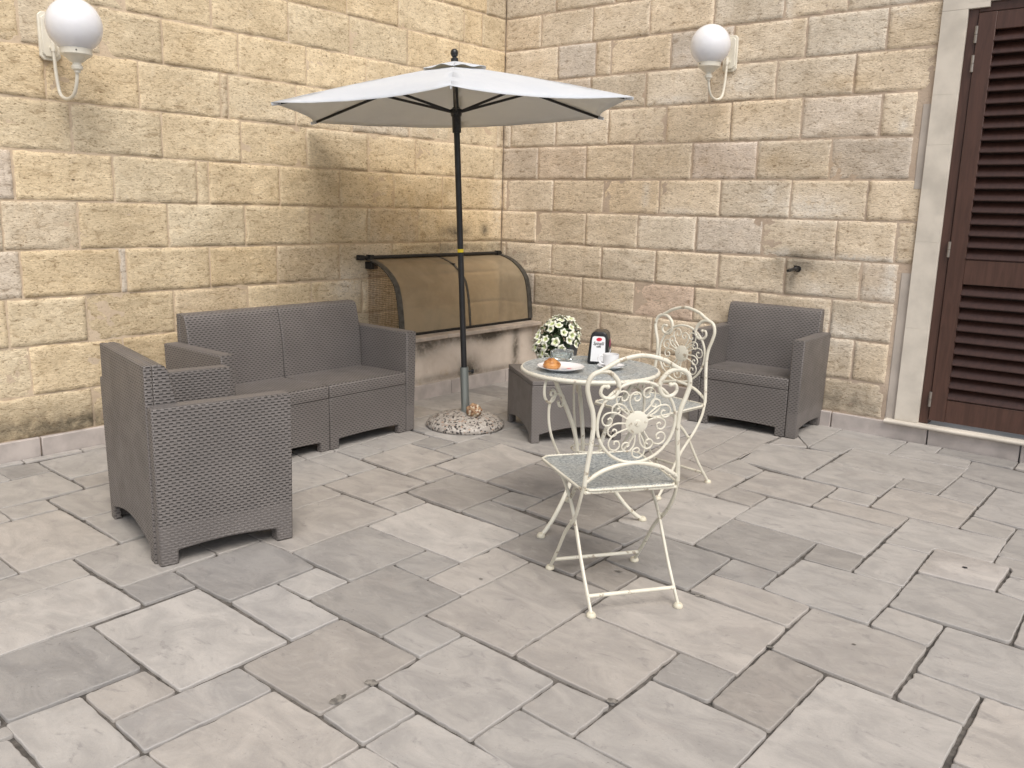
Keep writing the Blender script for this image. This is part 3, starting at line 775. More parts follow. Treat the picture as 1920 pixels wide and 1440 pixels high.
["-1",[4.38,-5.1,4.46,-5.1,4.46,-4.7,4.38,-4.7]],
["0b",[6.0,-5.32,6.4,-5.32,6.4,-4.72,6.0,-4.72]],
["0",[6.4,-5.12,6.6,-5.12,6.6,-4.72,6.4,-4.72]],
["0",[6.9,-5.12,7.4,-5.12,7.4,-4.72,6.9,-4.72]],
["-1",[0.78,-5.34,0.92,-5.34,0.92,-4.74,0.78,-4.74]],
["-1",[0.98,-5.14,1.54,-5.14,1.54,-4.74,0.98,-4.74]],
["1",[3.66,-5.14,3.8,-5.14,3.8,-4.74,3.66,-4.74]],
["0",[3.98,-5.16,4.06,-5.16,4.06,-4.76,3.98,-4.76]],
["0",[3.82,-5.22,3.98,-5.22,3.98,-4.82,3.82,-4.82]],
["1",[5.7,-5.42,5.9,-5.42,5.9,-4.82,5.7,-4.82]],
["0b",[7.6,-5.12,7.9,-5.12,7.9,-4.82,7.6,-4.82]],
["0w",[0.1,-5.24,0.34,-5.24,0.34,-4.84,0.1,-4.84]],
["-1",[0.38,-5.24,0.68,-5.24,0.68,-4.84,0.38,-4.84]],
["-1",[0.68,-5.24,0.78,-5.24,0.78,-4.84,0.68,-4.84]],
["0b",[1.66,-5.24,2.26,-5.24,2.26,-4.84,1.66,-4.84]],
["1",[2.86,-5.24,3.02,-5.24,3.02,-4.84,2.86,-4.84]],
["-1",[2.28,-5.16,2.44,-5.16,2.44,-4.86,2.28,-4.86]],
["-1",[2.46,-5.16,2.52,-5.16,2.52,-4.86,2.46,-4.86]],
["0b",[4.54,-5.16,4.6,-5.16,4.6,-4.86,4.54,-4.86]],
["-1",[4.62,-5.46,4.8,-5.46,4.8,-4.86,4.62,-4.86]],
["-1",[0.02,-5.28,0.08,-5.28,0.08,-4.88,0.02,-4.88]],
["1",[2.52,-5.18,2.86,-5.18,2.86,-4.88,2.52,-4.88]],
["1",[3.22,-5.3,3.52,-5.3,3.52,-4.9,3.22,-4.9]],
["0b",[3.52,-5.3,3.6,-5.3,3.6,-4.9,3.52,-4.9]],
["-1",[5.2,-5.32,5.5,-5.32,5.5,-4.92,5.2,-4.92]],
["-1",[5.5,-5.32,5.7,-5.32,5.7,-4.92,5.5,-4.92]],
["1",[5.9,-5.22,6.0,-5.22,6.0,-4.92,5.9,-4.92]],
["0w",[4.24,-5.32,4.38,-5.32,4.38,-5.02,4.24,-5.02]],
["-1",[6.6,-5.62,6.9,-5.62,6.9,-5.02,6.6,-5.02]],
["0b",[7.9,-5.32,8.0,-5.32,8.0,-5.02,7.9,-5.02]],
["-1",[4.38,-5.7,4.46,-5.7,4.46,-5.1,4.38,-5.1]],
["1",[6.4,-5.42,6.6,-5.42,6.6,-5.12,6.4,-5.12]],
["1",[6.9,-5.52,7.3,-5.52,7.3,-5.12,6.9,-5.12]],
["0w",[7.3,-5.72,7.4,-5.72,7.4,-5.12,7.3,-5.12]],
["0b",[7.6,-5.52,7.9,-5.52,7.9,-5.12,7.6,-5.12]],
["0w",[0.98,-5.74,1.54,-5.74,1.54,-5.14,0.98,-5.14]],
["0",[3.66,-5.44,3.8,-5.44,3.8,-5.14,3.66,-5.14]],
["0w",[2.28,-5.56,2.44,-5.56,2.44,-5.16,2.28,-5.16]],
["1",[2.46,-5.46,2.52,-5.46,2.52,-5.16,2.46,-5.16]],
["1",[3.98,-5.56,4.06,-5.56,4.06,-5.16,3.98,-5.16]],
["0b",[4.54,-5.46,4.6,-5.46,4.6,-5.16,4.54,-5.16]],
["0",[2.52,-5.78,2.86,-5.78,2.86,-5.18,2.52,-5.18]],
["0",[3.82,-5.62,3.98,-5.62,3.98,-5.22,3.82,-5.22]],
["0w",[4.8,-5.52,5.2,-5.52,5.2,-5.22,4.8,-5.22]],
["0b",[5.9,-5.62,6.0,-5.62,6.0,-5.22,5.9,-5.22]],
["-1",[7.4,-5.62,7.6,-5.62,7.6,-5.22,7.4,-5.22]],
["1",[0.1,-5.84,0.34,-5.84,0.34,-5.24,0.1,-5.24]],
["-1",[0.38,-5.84,0.78,-5.84,0.78,-5.24,0.38,-5.24]],
["1",[1.66,-5.64,2.06,-5.64,2.06,-5.24,1.66,-5.24]],
["0",[2.06,-5.54,2.28,-5.54,2.28,-5.24,2.06,-5.24]],
["0b",[2.86,-5.84,3.02,-5.84,3.02,-5.24,2.86,-5.24]],
["0",[4.06,-5.54,4.24,-5.54,4.24,-5.24,4.06,-5.24]],
["0",[3.02,-5.66,3.22,-5.66,3.22,-5.26,3.02,-5.26]],
["0",[0.02,-5.68,0.08,-5.68,0.08,-5.28,0.02,-5.28]],
["0w",[4.46,-5.88,4.54,-5.88,4.54,-5.28,4.46,-5.28]],
["0b",[3.22,-5.7,3.52,-5.7,3.52,-5.3,3.22,-5.3]],
["0b",[3.52,-5.6,3.6,-5.6,3.6,-5.3,3.52,-5.3]],
["0w",[4.24,-5.62,4.38,-5.62,4.38,-5.32,4.24,-5.32]],
["1",[5.2,-5.72,5.5,-5.72,5.5,-5.32,5.2,-5.32]],
["0b",[5.5,-5.92,5.7,-5.92,5.7,-5.32,5.5,-5.32]],
["0w",[6.0,-5.62,6.4,-5.62,6.4,-5.32,6.0,-5.32]],
["1",[7.9,-5.72,8.0,-5.72,8.0,-5.32,7.9,-5.32]],
["1",[0.78,-5.94,0.92,-5.94,0.92,-5.34,0.78,-5.34]],
["-1",[5.7,-6.02,5.9,-6.02,5.9,-5.42,5.7,-5.42]],
["-1",[6.4,-5.72,6.6,-5.72,6.6,-5.42,6.4,-5.42]],
["0b",[3.66,-5.84,3.8,-5.84,3.8,-5.44,3.66,-5.44]],
["1",[2.44,-6.06,2.52,-6.06,2.52,-5.46,2.44,-5.46]],
["-1",[4.54,-5.86,4.6,-5.86,4.6,-5.46,4.54,-5.46]],
["0b",[4.62,-5.76,4.8,-5.76,4.8,-5.46,4.62,-5.46]],
["-1",[4.8,-5.92,5.1,-5.92,5.1,-5.52,4.8,-5.52]],
["0b",[5.1,-5.82,5.2,-5.82,5.2,-5.52,5.1,-5.52]],
["1",[6.9,-5.92,7.3,-5.92,7.3,-5.52,6.9,-5.52]],
["0",[7.6,-6.12,7.9,-6.12,7.9,-5.52,7.6,-5.52]],
["0w",[2.06,-5.94,2.28,-5.94,2.28,-5.54,2.06,-5.54]],
["0w",[4.06,-5.94,4.24,-5.94,4.24,-5.54,4.06,-5.54]],
["0b",[2.28,-5.96,2.44,-5.96,2.44,-5.56,2.28,-5.56]],
["1",[3.98,-6.16,4.06,-6.16,4.06,-5.56,3.98,-5.56]],
["0",[3.52,-6.2,3.6,-6.2,3.6,-5.6,3.52,-5.6]],
["0b",[3.82,-6.02,3.98,-6.02,3.98,-5.62,3.82,-5.62]],
["1",[4.24,-6.02,4.38,-6.02,4.38,-5.62,4.24,-5.62]],
["0w",[5.9,-6.22,6.4,-6.22,6.4,-5.62,5.9,-5.62]],
["0b",[6.6,-6.22,6.9,-6.22,6.9,-5.62,6.6,-5.62]],
["0",[7.4,-5.92,7.6,-5.92,7.6,-5.62,7.4,-5.62]],
["0",[1.66,-6.04,2.06,-6.04,2.06,-5.64,1.66,-5.64]],
["0w",[3.02,-6.06,3.22,-6.06,3.22,-5.66,3.02,-5.66]],
["0",[0.02,-6.08,0.08,-6.08,0.08,-5.68,0.02,-5.68]],
["0",[3.22,-6.1,3.52,-6.1,3.52,-5.7,3.22,-5.7]],
["-1",[4.38,-6.3,4.46,-6.3,4.46,-5.7,4.38,-5.7]],
["-1",[5.2,-6.32,5.5,-6.32,5.5,-5.72,5.2,-5.72]],
["0w",[6.4,-6.02,6.6,-6.02,6.6,-5.72,6.4,-5.72]],
["1",[7.3,-6.12,7.4,-6.12,7.4,-5.72,7.3,-5.72]],
["0",[7.9,-6.02,8.0,-6.02,8.0,-5.72,7.9,-5.72]],
["0",[0.98,-6.04,1.38,-6.04,1.38,-5.74,0.98,-5.74]],
["-1",[1.38,-6.04,1.54,-6.04,1.54,-5.74,1.38,-5.74]],
["0",[4.62,-6.36,4.8,-6.36,4.8,-5.76,4.62,-5.76]],
["0w",[2.52,-6.08,2.86,-6.08,2.86,-5.78,2.52,-5.78]],
["0w",[5.1,-6.12,5.2,-6.12,5.2,-5.82,5.1,-5.82]],
["-1",[0.1,-6.24,0.34,-6.24,0.34,-5.84,0.1,-5.84]],
["0",[0.38,-6.24,0.78,-6.24,0.78,-5.84,0.38,-5.84]],
["0",[2.86,-6.24,3.02,-6.24,3.02,-5.84,2.86,-5.84]],
["0w",[3.66,-6.14,3.8,-6.14,3.8,-5.84,3.66,-5.84]],
["0",[4.54,-6.26,4.6,-6.26,4.6,-5.86,4.54,-5.86]],
["0b",[4.46,-6.28,4.54,-6.28,4.54,-5.88,4.46,-5.88]],
["0b",[4.8,-6.22,5.1,-6.22,5.1,-5.92,4.8,-5.92]],
["0",[5.5,-6.52,5.7,-6.52,5.7,-5.92,5.5,-5.92]],
["0b",[6.9,-6.32,7.3,-6.32,7.3,-5.92,6.9,-5.92]],
["0b",[7.4,-6.22,7.6,-6.22,7.6,-5.92,7.4,-5.92]],
["0w",[0.78,-6.34,0.92,-6.34,0.92,-5.94,0.78,-5.94]],
["0",[2.06,-6.34,2.28,-6.34,2.28,-5.94,2.06,-5.94]],
["-1",[4.06,-6.24,4.24,-6.24,4.24,-5.94,4.06,-5.94]],
["-1",[2.28,-6.56,2.44,-6.56,2.44,-5.96,2.28,-5.96]],
["1",[3.82,-6.62,3.98,-6.62,3.98,-6.02,3.82,-6.02]],
["0w",[4.24,-6.42,4.38,-6.42,4.38,-6.02,4.24,-6.02]],
["0w",[5.7,-6.42,5.9,-6.42,5.9,-6.02,5.7,-6.02]],
["-1",[6.4,-6.62,6.6,-6.62,6.6,-6.02,6.4,-6.02]],
["0b",[7.9,-6.62,8.0,-6.62,8.0,-6.02,7.9,-6.02]],
["0w",[0.96,-6.44,1.26,-6.44,1.26,-6.04,0.96,-6.04]],
["0w",[1.26,-6.64,1.54,-6.64,1.54,-6.04,1.26,-6.04]],
["0w",[1.66,-6.44,2.06,-6.44,2.06,-6.04,1.66,-6.04]],
["1",[2.44,-6.46,2.52,-6.46,2.52,-6.06,2.44,-6.06]],
["0",[3.02,-6.66,3.22,-6.66,3.22,-6.06,3.02,-6.06]],
["0",[0.02,-6.68,0.08,-6.68,0.08,-6.08,0.02,-6.08]],
["0w",[2.52,-6.48,2.82,-6.48,2.82,-6.08,2.52,-6.08]],
["0",[3.22,-6.7,3.52,-6.7,3.52,-6.1,3.22,-6.1]],
["0b",[5.1,-6.52,5.2,-6.52,5.2,-6.12,5.1,-6.12]],
["-1",[7.3,-6.52,7.4,-6.52,7.4,-6.12,7.3,-6.12]],
["0",[7.6,-6.52,7.9,-6.52,7.9,-6.12,7.6,-6.12]],
["0",[3.66,-6.44,3.8,-6.44,3.8,-6.14,3.66,-6.14]],
["0b",[3.98,-6.56,4.06,-6.56,4.06,-6.16,3.98,-6.16]],
["0w",[3.52,-6.6,3.6,-6.6,3.6,-6.2,3.52,-6.2]],
["0",[4.8,-6.82,5.1,-6.82,5.1,-6.22,4.8,-6.22]],
["0b",[5.9,-6.62,6.3,-6.62,6.3,-6.22,5.9,-6.22]],
["0w",[6.3,-6.82,6.4,-6.82,6.4,-6.22,6.3,-6.22]],
["1",[6.6,-6.82,6.9,-6.82,6.9,-6.22,6.6,-6.22]],
["-1",[7.4,-6.62,7.6,-6.62,7.6,-6.22,7.4,-6.22]],
["1",[0.1,-6.64,0.34,-6.64,0.34,-6.24,0.1,-6.24]],
["-1",[0.38,-6.64,0.78,-6.64,0.78,-6.24,0.38,-6.24]],
["0b",[2.86,-6.84,3.02,-6.84,3.02,-6.24,2.86,-6.24]],
["-1",[4.06,-6.54,4.24,-6.54,4.24,-6.24,4.06,-6.24]],
["0",[4.54,-6.86,4.6,-6.86,4.6,-6.26,4.54,-6.26]],
["-1",[4.46,-6.58,4.54,-6.58,4.54,-6.28,4.46,-6.28]],
["-1",[4.38,-6.6,4.46,-6.6,4.46,-6.3,4.38,-6.3]],
["0",[5.2,-6.92,5.5,-6.92,5.5,-6.32,5.2,-6.32]],
["0b",[6.9,-6.72,7.3,-6.72,7.3,-6.32,6.9,-6.32]],
["1",[0.78,-6.74,0.92,-6.74,0.92,-6.34,0.78,-6.34]],
["0",[2.06,-6.74,2.28,-6.74,2.28,-6.34,2.06,-6.34]],
["0",[4.62,-6.76,4.8,-6.76,4.8,-6.36,4.62,-6.36]],
["0",[4.24,-6.82,4.38,-6.82,4.38,-6.42,4.24,-6.42]],
["0",[5.7,-6.82,5.9,-6.82,5.9,-6.42,5.7,-6.42]],
["1",[0.96,-7.04,1.26,-7.04,1.26,-6.44,0.96,-6.44]],
["0w",[1.66,-7.04,2.06,-7.04,2.06,-6.44,1.66,-6.44]],
["0b",[3.66,-6.74,3.8,-6.74,3.8,-6.44,3.66,-6.44]],
["-1",[2.44,-6.86,2.52,-6.86,2.52,-6.46,2.44,-6.46]],
["0",[2.52,-6.78,2.86,-6.78,2.86,-6.48,2.52,-6.48]],
["1",[5.1,-6.82,5.2,-6.82,5.2,-6.52,5.1,-6.52]],
["0b",[5.5,-6.82,5.7,-6.82,5.7,-6.52,5.5,-6.52]],
["-1",[7.3,-6.92,7.4,-6.92,7.4,-6.52,7.3,-6.52]],
["0b",[7.6,-7.12,7.9,-7.12,7.9,-6.52,7.6,-6.52]],
["1",[4.06,-6.94,4.24,-6.94,4.24,-6.54,4.06,-6.54]],
["1",[2.28,-6.96,2.44,-6.96,2.44,-6.56,2.28,-6.56]],
["0b",[3.98,-6.96,4.06,-6.96,4.06,-6.56,3.98,-6.56]],
["0b",[4.46,-7.18,4.54,-7.18,4.54,-6.58,4.46,-6.58]],
["-1",[3.52,-7.0,3.6,-7.0,3.6,-6.6,3.52,-6.6]],
["-1",[4.38,-7.2,4.46,-7.2,4.46,-6.6,4.38,-6.6]],
["0b",[3.82,-6.92,3.98,-6.92,3.98,-6.62,3.82,-6.62]],
["0w",[5.9,-7.02,6.3,-7.02,6.3,-6.62,5.9,-6.62]],
["0b",[6.4,-7.02,6.6,-7.02,6.6,-6.62,6.4,-6.62]],
["-1",[7.4,-7.22,7.6,-7.22,7.6,-6.62,7.4,-6.62]],
["0w",[7.9,-6.92,8.0,-6.92,8.0,-6.62,7.9,-6.62]],
["1",[0.1,-7.04,0.34,-7.04,0.34,-6.64,0.1,-6.64]],
["0b",[0.38,-6.94,0.78,-6.94,0.78,-6.64,0.38,-6.64]],
["0",[1.26,-7.04,1.54,-7.04,1.54,-6.64,1.26,-6.64]],
["0",[3.02,-6.96,3.22,-6.96,3.22,-6.66,3.02,-6.66]],
["0b",[0.02,-6.98,0.08,-6.98,0.08,-6.68,0.02,-6.68]],
["0",[3.22,-7.1,3.52,-7.1,3.52,-6.7,3.22,-6.7]],
["0w",[6.9,-7.32,7.3,-7.32,7.3,-6.72,6.9,-6.72]],
["0",[0.78,-7.14,0.92,-7.14,0.92,-6.74,0.78,-6.74]],
["0",[2.06,-7.14,2.28,-7.14,2.28,-6.74,2.06,-6.74]],
["0b",[3.66,-7.14,3.8,-7.14,3.8,-6.74,3.66,-6.74]],
["-1",[4.62,-7.36,4.8,-7.36,4.8,-6.76,4.62,-6.76]],
["0w",[2.52,-7.18,2.86,-7.18,2.86,-6.78,2.52,-6.78]],
["0",[4.24,-7.22,4.38,-7.22,4.38,-6.82,4.24,-6.82]],
["1",[4.8,-7.42,5.2,-7.42,5.2,-6.82,4.8,-6.82]],
["0",[5.5,-7.42,5.9,-7.42,5.9,-6.82,5.5,-6.82]],
["0",[6.3,-7.22,6.4,-7.22,6.4,-6.82,6.3,-6.82]],
["0w",[6.6,-7.12,6.9,-7.12,6.9,-6.82,6.6,-6.82]],
["0",[2.86,-7.44,3.02,-7.44,3.02,-6.84,2.86,-6.84]],
["0w",[2.44,-7.16,2.52,-7.16,2.52,-6.86,2.44,-6.86]],
["0",[4.54,-7.26,4.6,-7.26,4.6,-6.86,4.54,-6.86]],
["0w",[3.82,-7.52,3.98,-7.52,3.98,-6.92,3.82,-6.92]],
["1",[5.2,-7.52,5.5,-7.52,5.5,-6.92,5.2,-6.92]],
["0b",[7.3,-7.32,7.4,-7.32,7.4,-6.92,7.3,-6.92]],
["1",[7.9,-7.32,8.0,-7.32,8.0,-6.92,7.9,-6.92]],
["1",[0.38,-7.54,0.78,-7.54,0.78,-6.94,0.38,-6.94]],
["0w",[4.06,-7.24,4.24,-7.24,4.24,-6.94,4.06,-6.94]],
["0w",[2.28,-7.36,2.44,-7.36,2.44,-6.96,2.28,-6.96]],
["0",[3.02,-7.36,3.22,-7.36,3.22,-6.96,3.02,-6.96]],
["0",[3.98,-7.36,4.06,-7.36,4.06,-6.96,3.98,-6.96]],
["0",[0.02,-7.38,0.08,-7.38,0.08,-6.98,0.02,-6.98]],
["0",[3.52,-7.3,3.6,-7.3,3.6,-7.0,3.52,-7.0]],
["0",[5.9,-7.62,6.3,-7.62,6.3,-7.02,5.9,-7.02]],
["0b",[6.4,-7.42,6.6,-7.42,6.6,-7.02,6.4,-7.02]],
["0w",[0.1,-7.44,0.34,-7.44,0.34,-7.04,0.1,-7.04]],
["1",[0.96,-7.34,1.54,-7.34,1.54,-7.04,0.96,-7.04]],
["0b",[1.66,-7.44,2.06,-7.44,2.06,-7.04,1.66,-7.04]],
["0b",[3.22,-7.7,3.52,-7.7,3.52,-7.1,3.22,-7.1]],
["0b",[6.6,-7.42,6.9,-7.42,6.9,-7.12,6.6,-7.12]],
["0",[7.6,-7.42,7.9,-7.42,7.9,-7.12,7.6,-7.12]],
["1",[0.78,-7.74,0.92,-7.74,0.92,-7.14,0.78,-7.14]],
["0b",[2.06,-7.54,2.28,-7.54,2.28,-7.14,2.06,-7.14]],
["0",[3.66,-7.74,3.8,-7.74,3.8,-7.14,3.66,-7.14]],
["0",[2.44,-7.56,2.52,-7.56,2.52,-7.16,2.44,-7.16]],
["0",[2.52,-7.48,2.86,-7.48,2.86,-7.18,2.52,-7.18]],
["-1",[4.46,-7.78,4.54,-7.78,4.54,-7.18,4.46,-7.18]],
["0b",[4.38,-7.8,4.46,-7.8,4.46,-7.2,4.38,-7.2]],
["0",[4.24,-7.52,4.38,-7.52,4.38,-7.22,4.24,-7.22]],
["-1",[6.3,-7.62,6.4,-7.62,6.4,-7.22,6.3,-7.22]],
["0",[7.4,-7.62,7.6,-7.62,7.6,-7.22,7.4,-7.22]],
["1",[4.06,-7.64,4.24,-7.64,4.24,-7.24,4.06,-7.24]],
["0",[4.54,-7.86,4.6,-7.86,4.6,-7.26,4.54,-7.26]],
["0b",[3.52,-7.9,3.6,-7.9,3.6,-7.3,3.52,-7.3]],
["0",[6.9,-7.72,7.3,-7.72,7.3,-7.32,6.9,-7.32]],
["0w",[7.3,-7.92,7.4,-7.92,7.4,-7.32,7.3,-7.32]],
["0w",[7.9,-7.92,8.0,-7.92,8.0,-7.32,7.9,-7.32]],
["0w",[0.96,-7.64,1.36,-7.64,1.36,-7.34,0.96,-7.34]],
["0w",[1.36,-7.64,1.54,-7.64,1.54,-7.34,1.36,-7.34]],
["1",[2.28,-7.76,2.44,-7.76,2.44,-7.36,2.28,-7.36]],
["0b",[3.02,-7.66,3.22,-7.66,3.22,-7.36,3.02,-7.36]],
["1",[3.98,-7.96,4.06,-7.96,4.06,-7.36,3.98,-7.36]],
["0b",[4.62,-7.76,4.8,-7.76,4.8,-7.36,4.62,-7.36]],
["0b",[0.02,-7.68,0.08,-7.68,0.08,-7.38,0.02,-7.38]],
["1",[4.8,-7.82,5.2,-7.82,5.2,-7.42,4.8,-7.42]],
["-1",[5.5,-7.82,5.9,-7.82,5.9,-7.42,5.5,-7.42]],
["0w",[6.4,-7.82,6.9,-7.82,6.9,-7.42,6.4,-7.42]],
["0",[7.6,-7.82,7.9,-7.82,7.9,-7.42,7.6,-7.42]],
["0w",[0.1,-7.74,0.34,-7.74,0.34,-7.44,0.1,-7.44]],
["1",[1.66,-8.04,2.06,-8.04,2.06,-7.44,1.66,-7.44]],
["0",[2.86,-7.84,3.02,-7.84,3.02,-7.44,2.86,-7.44]],
["0",[2.52,-7.88,2.86,-7.88,2.86,-7.48,2.52,-7.48]],
["-1",[3.82,-8.12,3.98,-8.12,3.98,-7.52,3.82,-7.52]],
["0b",[4.24,-7.92,4.38,-7.92,4.38,-7.52,4.24,-7.52]],
["-1",[5.2,-7.92,5.5,-7.92,5.5,-7.52,5.2,-7.52]],
["0w",[0.38,-7.94,0.78,-7.94,0.78,-7.54,0.38,-7.54]],
["-1",[2.06,-7.84,2.28,-7.84,2.28,-7.54,2.06,-7.54]],
["0",[2.44,-8.16,2.52,-8.16,2.52,-7.56,2.44,-7.56]],
["0b",[5.9,-8.02,6.3,-8.02,6.3,-7.62,5.9,-7.62]],
["0w",[6.3,-8.02,6.4,-8.02,6.4,-7.62,6.3,-7.62]],
["0b",[7.4,-8.22,7.6,-8.22,7.6,-7.62,7.4,-7.62]],
["-1",[0.96,-7.94,1.54,-7.94,1.54,-7.64,0.96,-7.64]],
["-1",[4.06,-8.04,4.24,-8.04,4.24,-7.64,4.06,-7.64]],
["0b",[3.02,-8.26,3.22,-8.26,3.22,-7.66,3.02,-7.66]],
["1",[0.02,-8.08,0.08,-8.08,0.08,-7.68,0.02,-7.68]],
["0w",[3.22,-8.1,3.52,-8.1,3.52,-7.7,3.22,-7.7]],
["-1",[6.9,-8.32,7.3,-8.32,7.3,-7.72,6.9,-7.72]],
["0",[0.1,-8.34,0.34,-8.34,0.34,-7.74,0.1,-7.74]],
["-1",[0.78,-8.14,0.92,-8.14,0.92,-7.74,0.78,-7.74]],
["-1",[3.66,-8.34,3.8,-8.34,3.8,-7.74,3.66,-7.74]],
["1",[2.28,-8.36,2.44,-8.36,2.44,-7.76,2.28,-7.76]],
["0",[4.62,-8.16,4.8,-8.16,4.8,-7.76,4.62,-7.76]],
["1",[4.46,-8.08,4.54,-8.08,4.54,-7.78,4.46,-7.78]],
["1",[4.38,-8.4,4.46,-8.4,4.46,-7.8,4.38,-7.8]],
["0",[4.8,-8.42,5.2,-8.42,5.2,-7.82,4.8,-7.82]],
["0w",[5.5,-8.22,5.9,-8.22,5.9,-7.82,5.5,-7.82]],
["0b",[6.4,-8.12,6.9,-8.12,6.9,-7.82,6.4,-7.82]],
["-1",[7.6,-8.42,7.9,-8.42,7.9,-7.82,7.6,-7.82]],
["0",[2.06,-8.24,2.28,-8.24,2.28,-7.84,2.06,-7.84]],
["0w",[2.86,-8.24,3.02,-8.24,3.02,-7.84,2.86,-7.84]],
["0b",[4.54,-8.46,4.6,-8.46,4.6,-7.86,4.54,-7.86]],
["0",[2.52,-8.48,2.86,-8.48,2.86,-7.88,2.52,-7.88]],
["0",[3.52,-8.3,3.6,-8.3,3.6,-7.9,3.52,-7.9]],
["-1",[4.24,-8.32,4.38,-8.32,4.38,-7.92,4.24,-7.92]],
["0w",[5.2,-8.52,5.5,-8.52,5.5,-7.92,5.2,-7.92]],
["0b",[7.3,-8.22,7.4,-8.22,7.4,-7.92,7.3,-7.92]],
["-1",[7.9,-8.32,8.0,-8.32,8.0,-7.92,7.9,-7.92]],
["0",[0.38,-8.54,0.78,-8.54,0.78,-7.94,0.38,-7.94]],
["0b",[0.96,-8.34,1.54,-8.34,1.54,-7.94,0.96,-7.94]],
["0w",[3.98,-8.26,4.06,-8.26,4.06,-7.96,3.98,-7.96]],
["1",[5.9,-8.32,6.4,-8.32,6.4,-8.02,5.9,-8.02]],
["0w",[1.66,-8.64,2.06,-8.64,2.06,-8.04,1.66,-8.04]],
["0b",[4.06,-8.34,4.24,-8.34,4.24,-8.04,4.06,-8.04]],
["-1",[0.02,-8.38,0.08,-8.38,0.08,-8.08,0.02,-8.08]],
["0w",[4.46,-8.48,4.54,-8.48,4.54,-8.08,4.46,-8.08]],
["0w",[3.22,-8.5,3.52,-8.5,3.52,-8.1,3.22,-8.1]],
["0",[3.82,-8.52,3.98,-8.52,3.98,-8.12,3.82,-8.12]],
["0",[6.4,-8.52,6.8,-8.52,6.8,-8.12,6.4,-8.12]],
["0b",[6.8,-8.42,6.9,-8.42,6.9,-8.12,6.8,-8.12]],
["1",[0.78,-8.54,0.92,-8.54,0.92,-8.14,0.78,-8.14]],
["1",[2.44,-8.46,2.52,-8.46,2.52,-8.16,2.44,-8.16]],
["0b",[4.62,-8.56,4.8,-8.56,4.8,-8.16,4.62,-8.16]],
["0w",[5.5,-8.52,5.9,-8.52,5.9,-8.22,5.5,-8.22]],
["0w",[7.3,-8.82,7.6,-8.82,7.6,-8.22,7.3,-8.22]],
["0w",[2.06,-8.64,2.28,-8.64,2.28,-8.24,2.06,-8.24]],
["1",[2.86,-8.54,3.02,-8.54,3.02,-8.24,2.86,-8.24]],
["-1",[3.02,-8.56,3.22,-8.56,3.22,-8.26,3.02,-8.26]],
["-1",[3.98,-8.66,4.06,-8.66,4.06,-8.26,3.98,-8.26]],
["0b",[3.52,-8.9,3.6,-8.9,3.6,-8.3,3.52,-8.3]],
["1",[4.24,-8.92,4.38,-8.92,4.38,-8.32,4.24,-8.32]],
["1",[5.9,-8.92,6.3,-8.92,6.3,-8.32,5.9,-8.32]],
["0w",[6.3,-8.92,6.4,-8.92,6.4,-8.32,6.3,-8.32]],
["0",[6.9,-8.72,7.2,-8.72,7.2,-8.32,6.9,-8.32]],
["0b",[7.2,-8.72,7.3,-8.72,7.3,-8.32,7.2,-8.32]],
["0w",[7.9,-8.62,8.0,-8.62,8.0,-8.32,7.9,-8.32]],
["0b",[0.1,-8.64,0.34,-8.64,0.34,-8.34,0.1,-8.34]],
["1",[0.96,-8.74,1.26,-8.74,1.26,-8.34,0.96,-8.34]],
["0",[1.26,-8.94,1.54,-8.94,1.54,-8.34,1.26,-8.34]],
["1",[3.66,-8.94,3.8,-8.94,3.8,-8.34,3.66,-8.34]],
["1",[4.06,-8.74,4.24,-8.74,4.24,-8.34,4.06,-8.34]],
["0w",[2.28,-8.76,2.44,-8.76,2.44,-8.36,2.28,-8.36]],
["-1",[0.02,-8.68,0.08,-8.68,0.08,-8.38,0.02,-8.38]],
["0",[4.38,-8.8,4.46,-8.8,4.46,-8.4,4.38,-8.4]],
["0",[4.8,-9.0,5.2,-9.0,5.2,-8.42,4.8,-8.42]],
["0b",[6.8,-8.82,6.9,-8.82,6.9,-8.42,6.8,-8.42]],
["0b",[7.6,-8.72,7.9,-8.72,7.9,-8.42,7.6,-8.42]],
["0w",[2.44,-9.0,2.52,-9.0,2.52,-8.46,2.44,-8.46]],
["0b",[4.54,-8.76,4.6,-8.76,4.6,-8.46,4.54,-8.46]],
["0b",[2.52,-8.78,2.86,-8.78,2.86,-8.48,2.52,-8.48]],
["0",[4.46,-9.0,4.54,-9.0,4.54,-8.48,4.46,-8.48]],
["0w",[3.22,-9.0,3.52,-9.0,3.52,-8.5,3.22,-8.5]],
["-1",[3.82,-8.92,3.98,-8.92,3.98,-8.52,3.82,-8.52]],
["1",[5.2,-9.0,5.8,-9.0,5.8,-8.52,5.2,-8.52]],
["1",[5.8,-8.92,5.9,-8.92,5.9,-8.52,5.8,-8.52]],
["0",[6.4,-9.0,6.8,-9.0,6.8,-8.52,6.4,-8.52]],
["0b",[0.38,-9.0,0.78,-9.0,0.78,-8.54,0.38,-8.54]],
["0b",[0.78,-9.0,0.92,-9.0,0.92,-8.54,0.78,-8.54]],
["0b",[2.86,-8.94,3.02,-8.94,3.02,-8.54,2.86,-8.54]],
["0w",[3.02,-9.0,3.22,-9.0,3.22,-8.56,3.02,-8.56]],
["0",[4.62,-8.86,4.8,-8.86,4.8,-8.56,4.62,-8.56]],
["0",[7.9,-9.0,8.0,-9.0,8.0,-8.62,7.9,-8.62]],
["0",[0.1,-8.94,0.34,-8.94,0.34,-8.64,0.1,-8.64]],
["0",[1.66,-9.0,2.26,-9.0,2.26,-8.64,1.66,-8.64]],
["-1",[3.98,-9.0,4.06,-9.0,4.06,-8.66,3.98,-8.66]],
["1",[0.02,-9.0,0.08,-9.0,0.08,-8.68,0.02,-8.68]],
["0w",[6.9,-9.0,7.3,-9.0,7.3,-8.72,6.9,-8.72]],
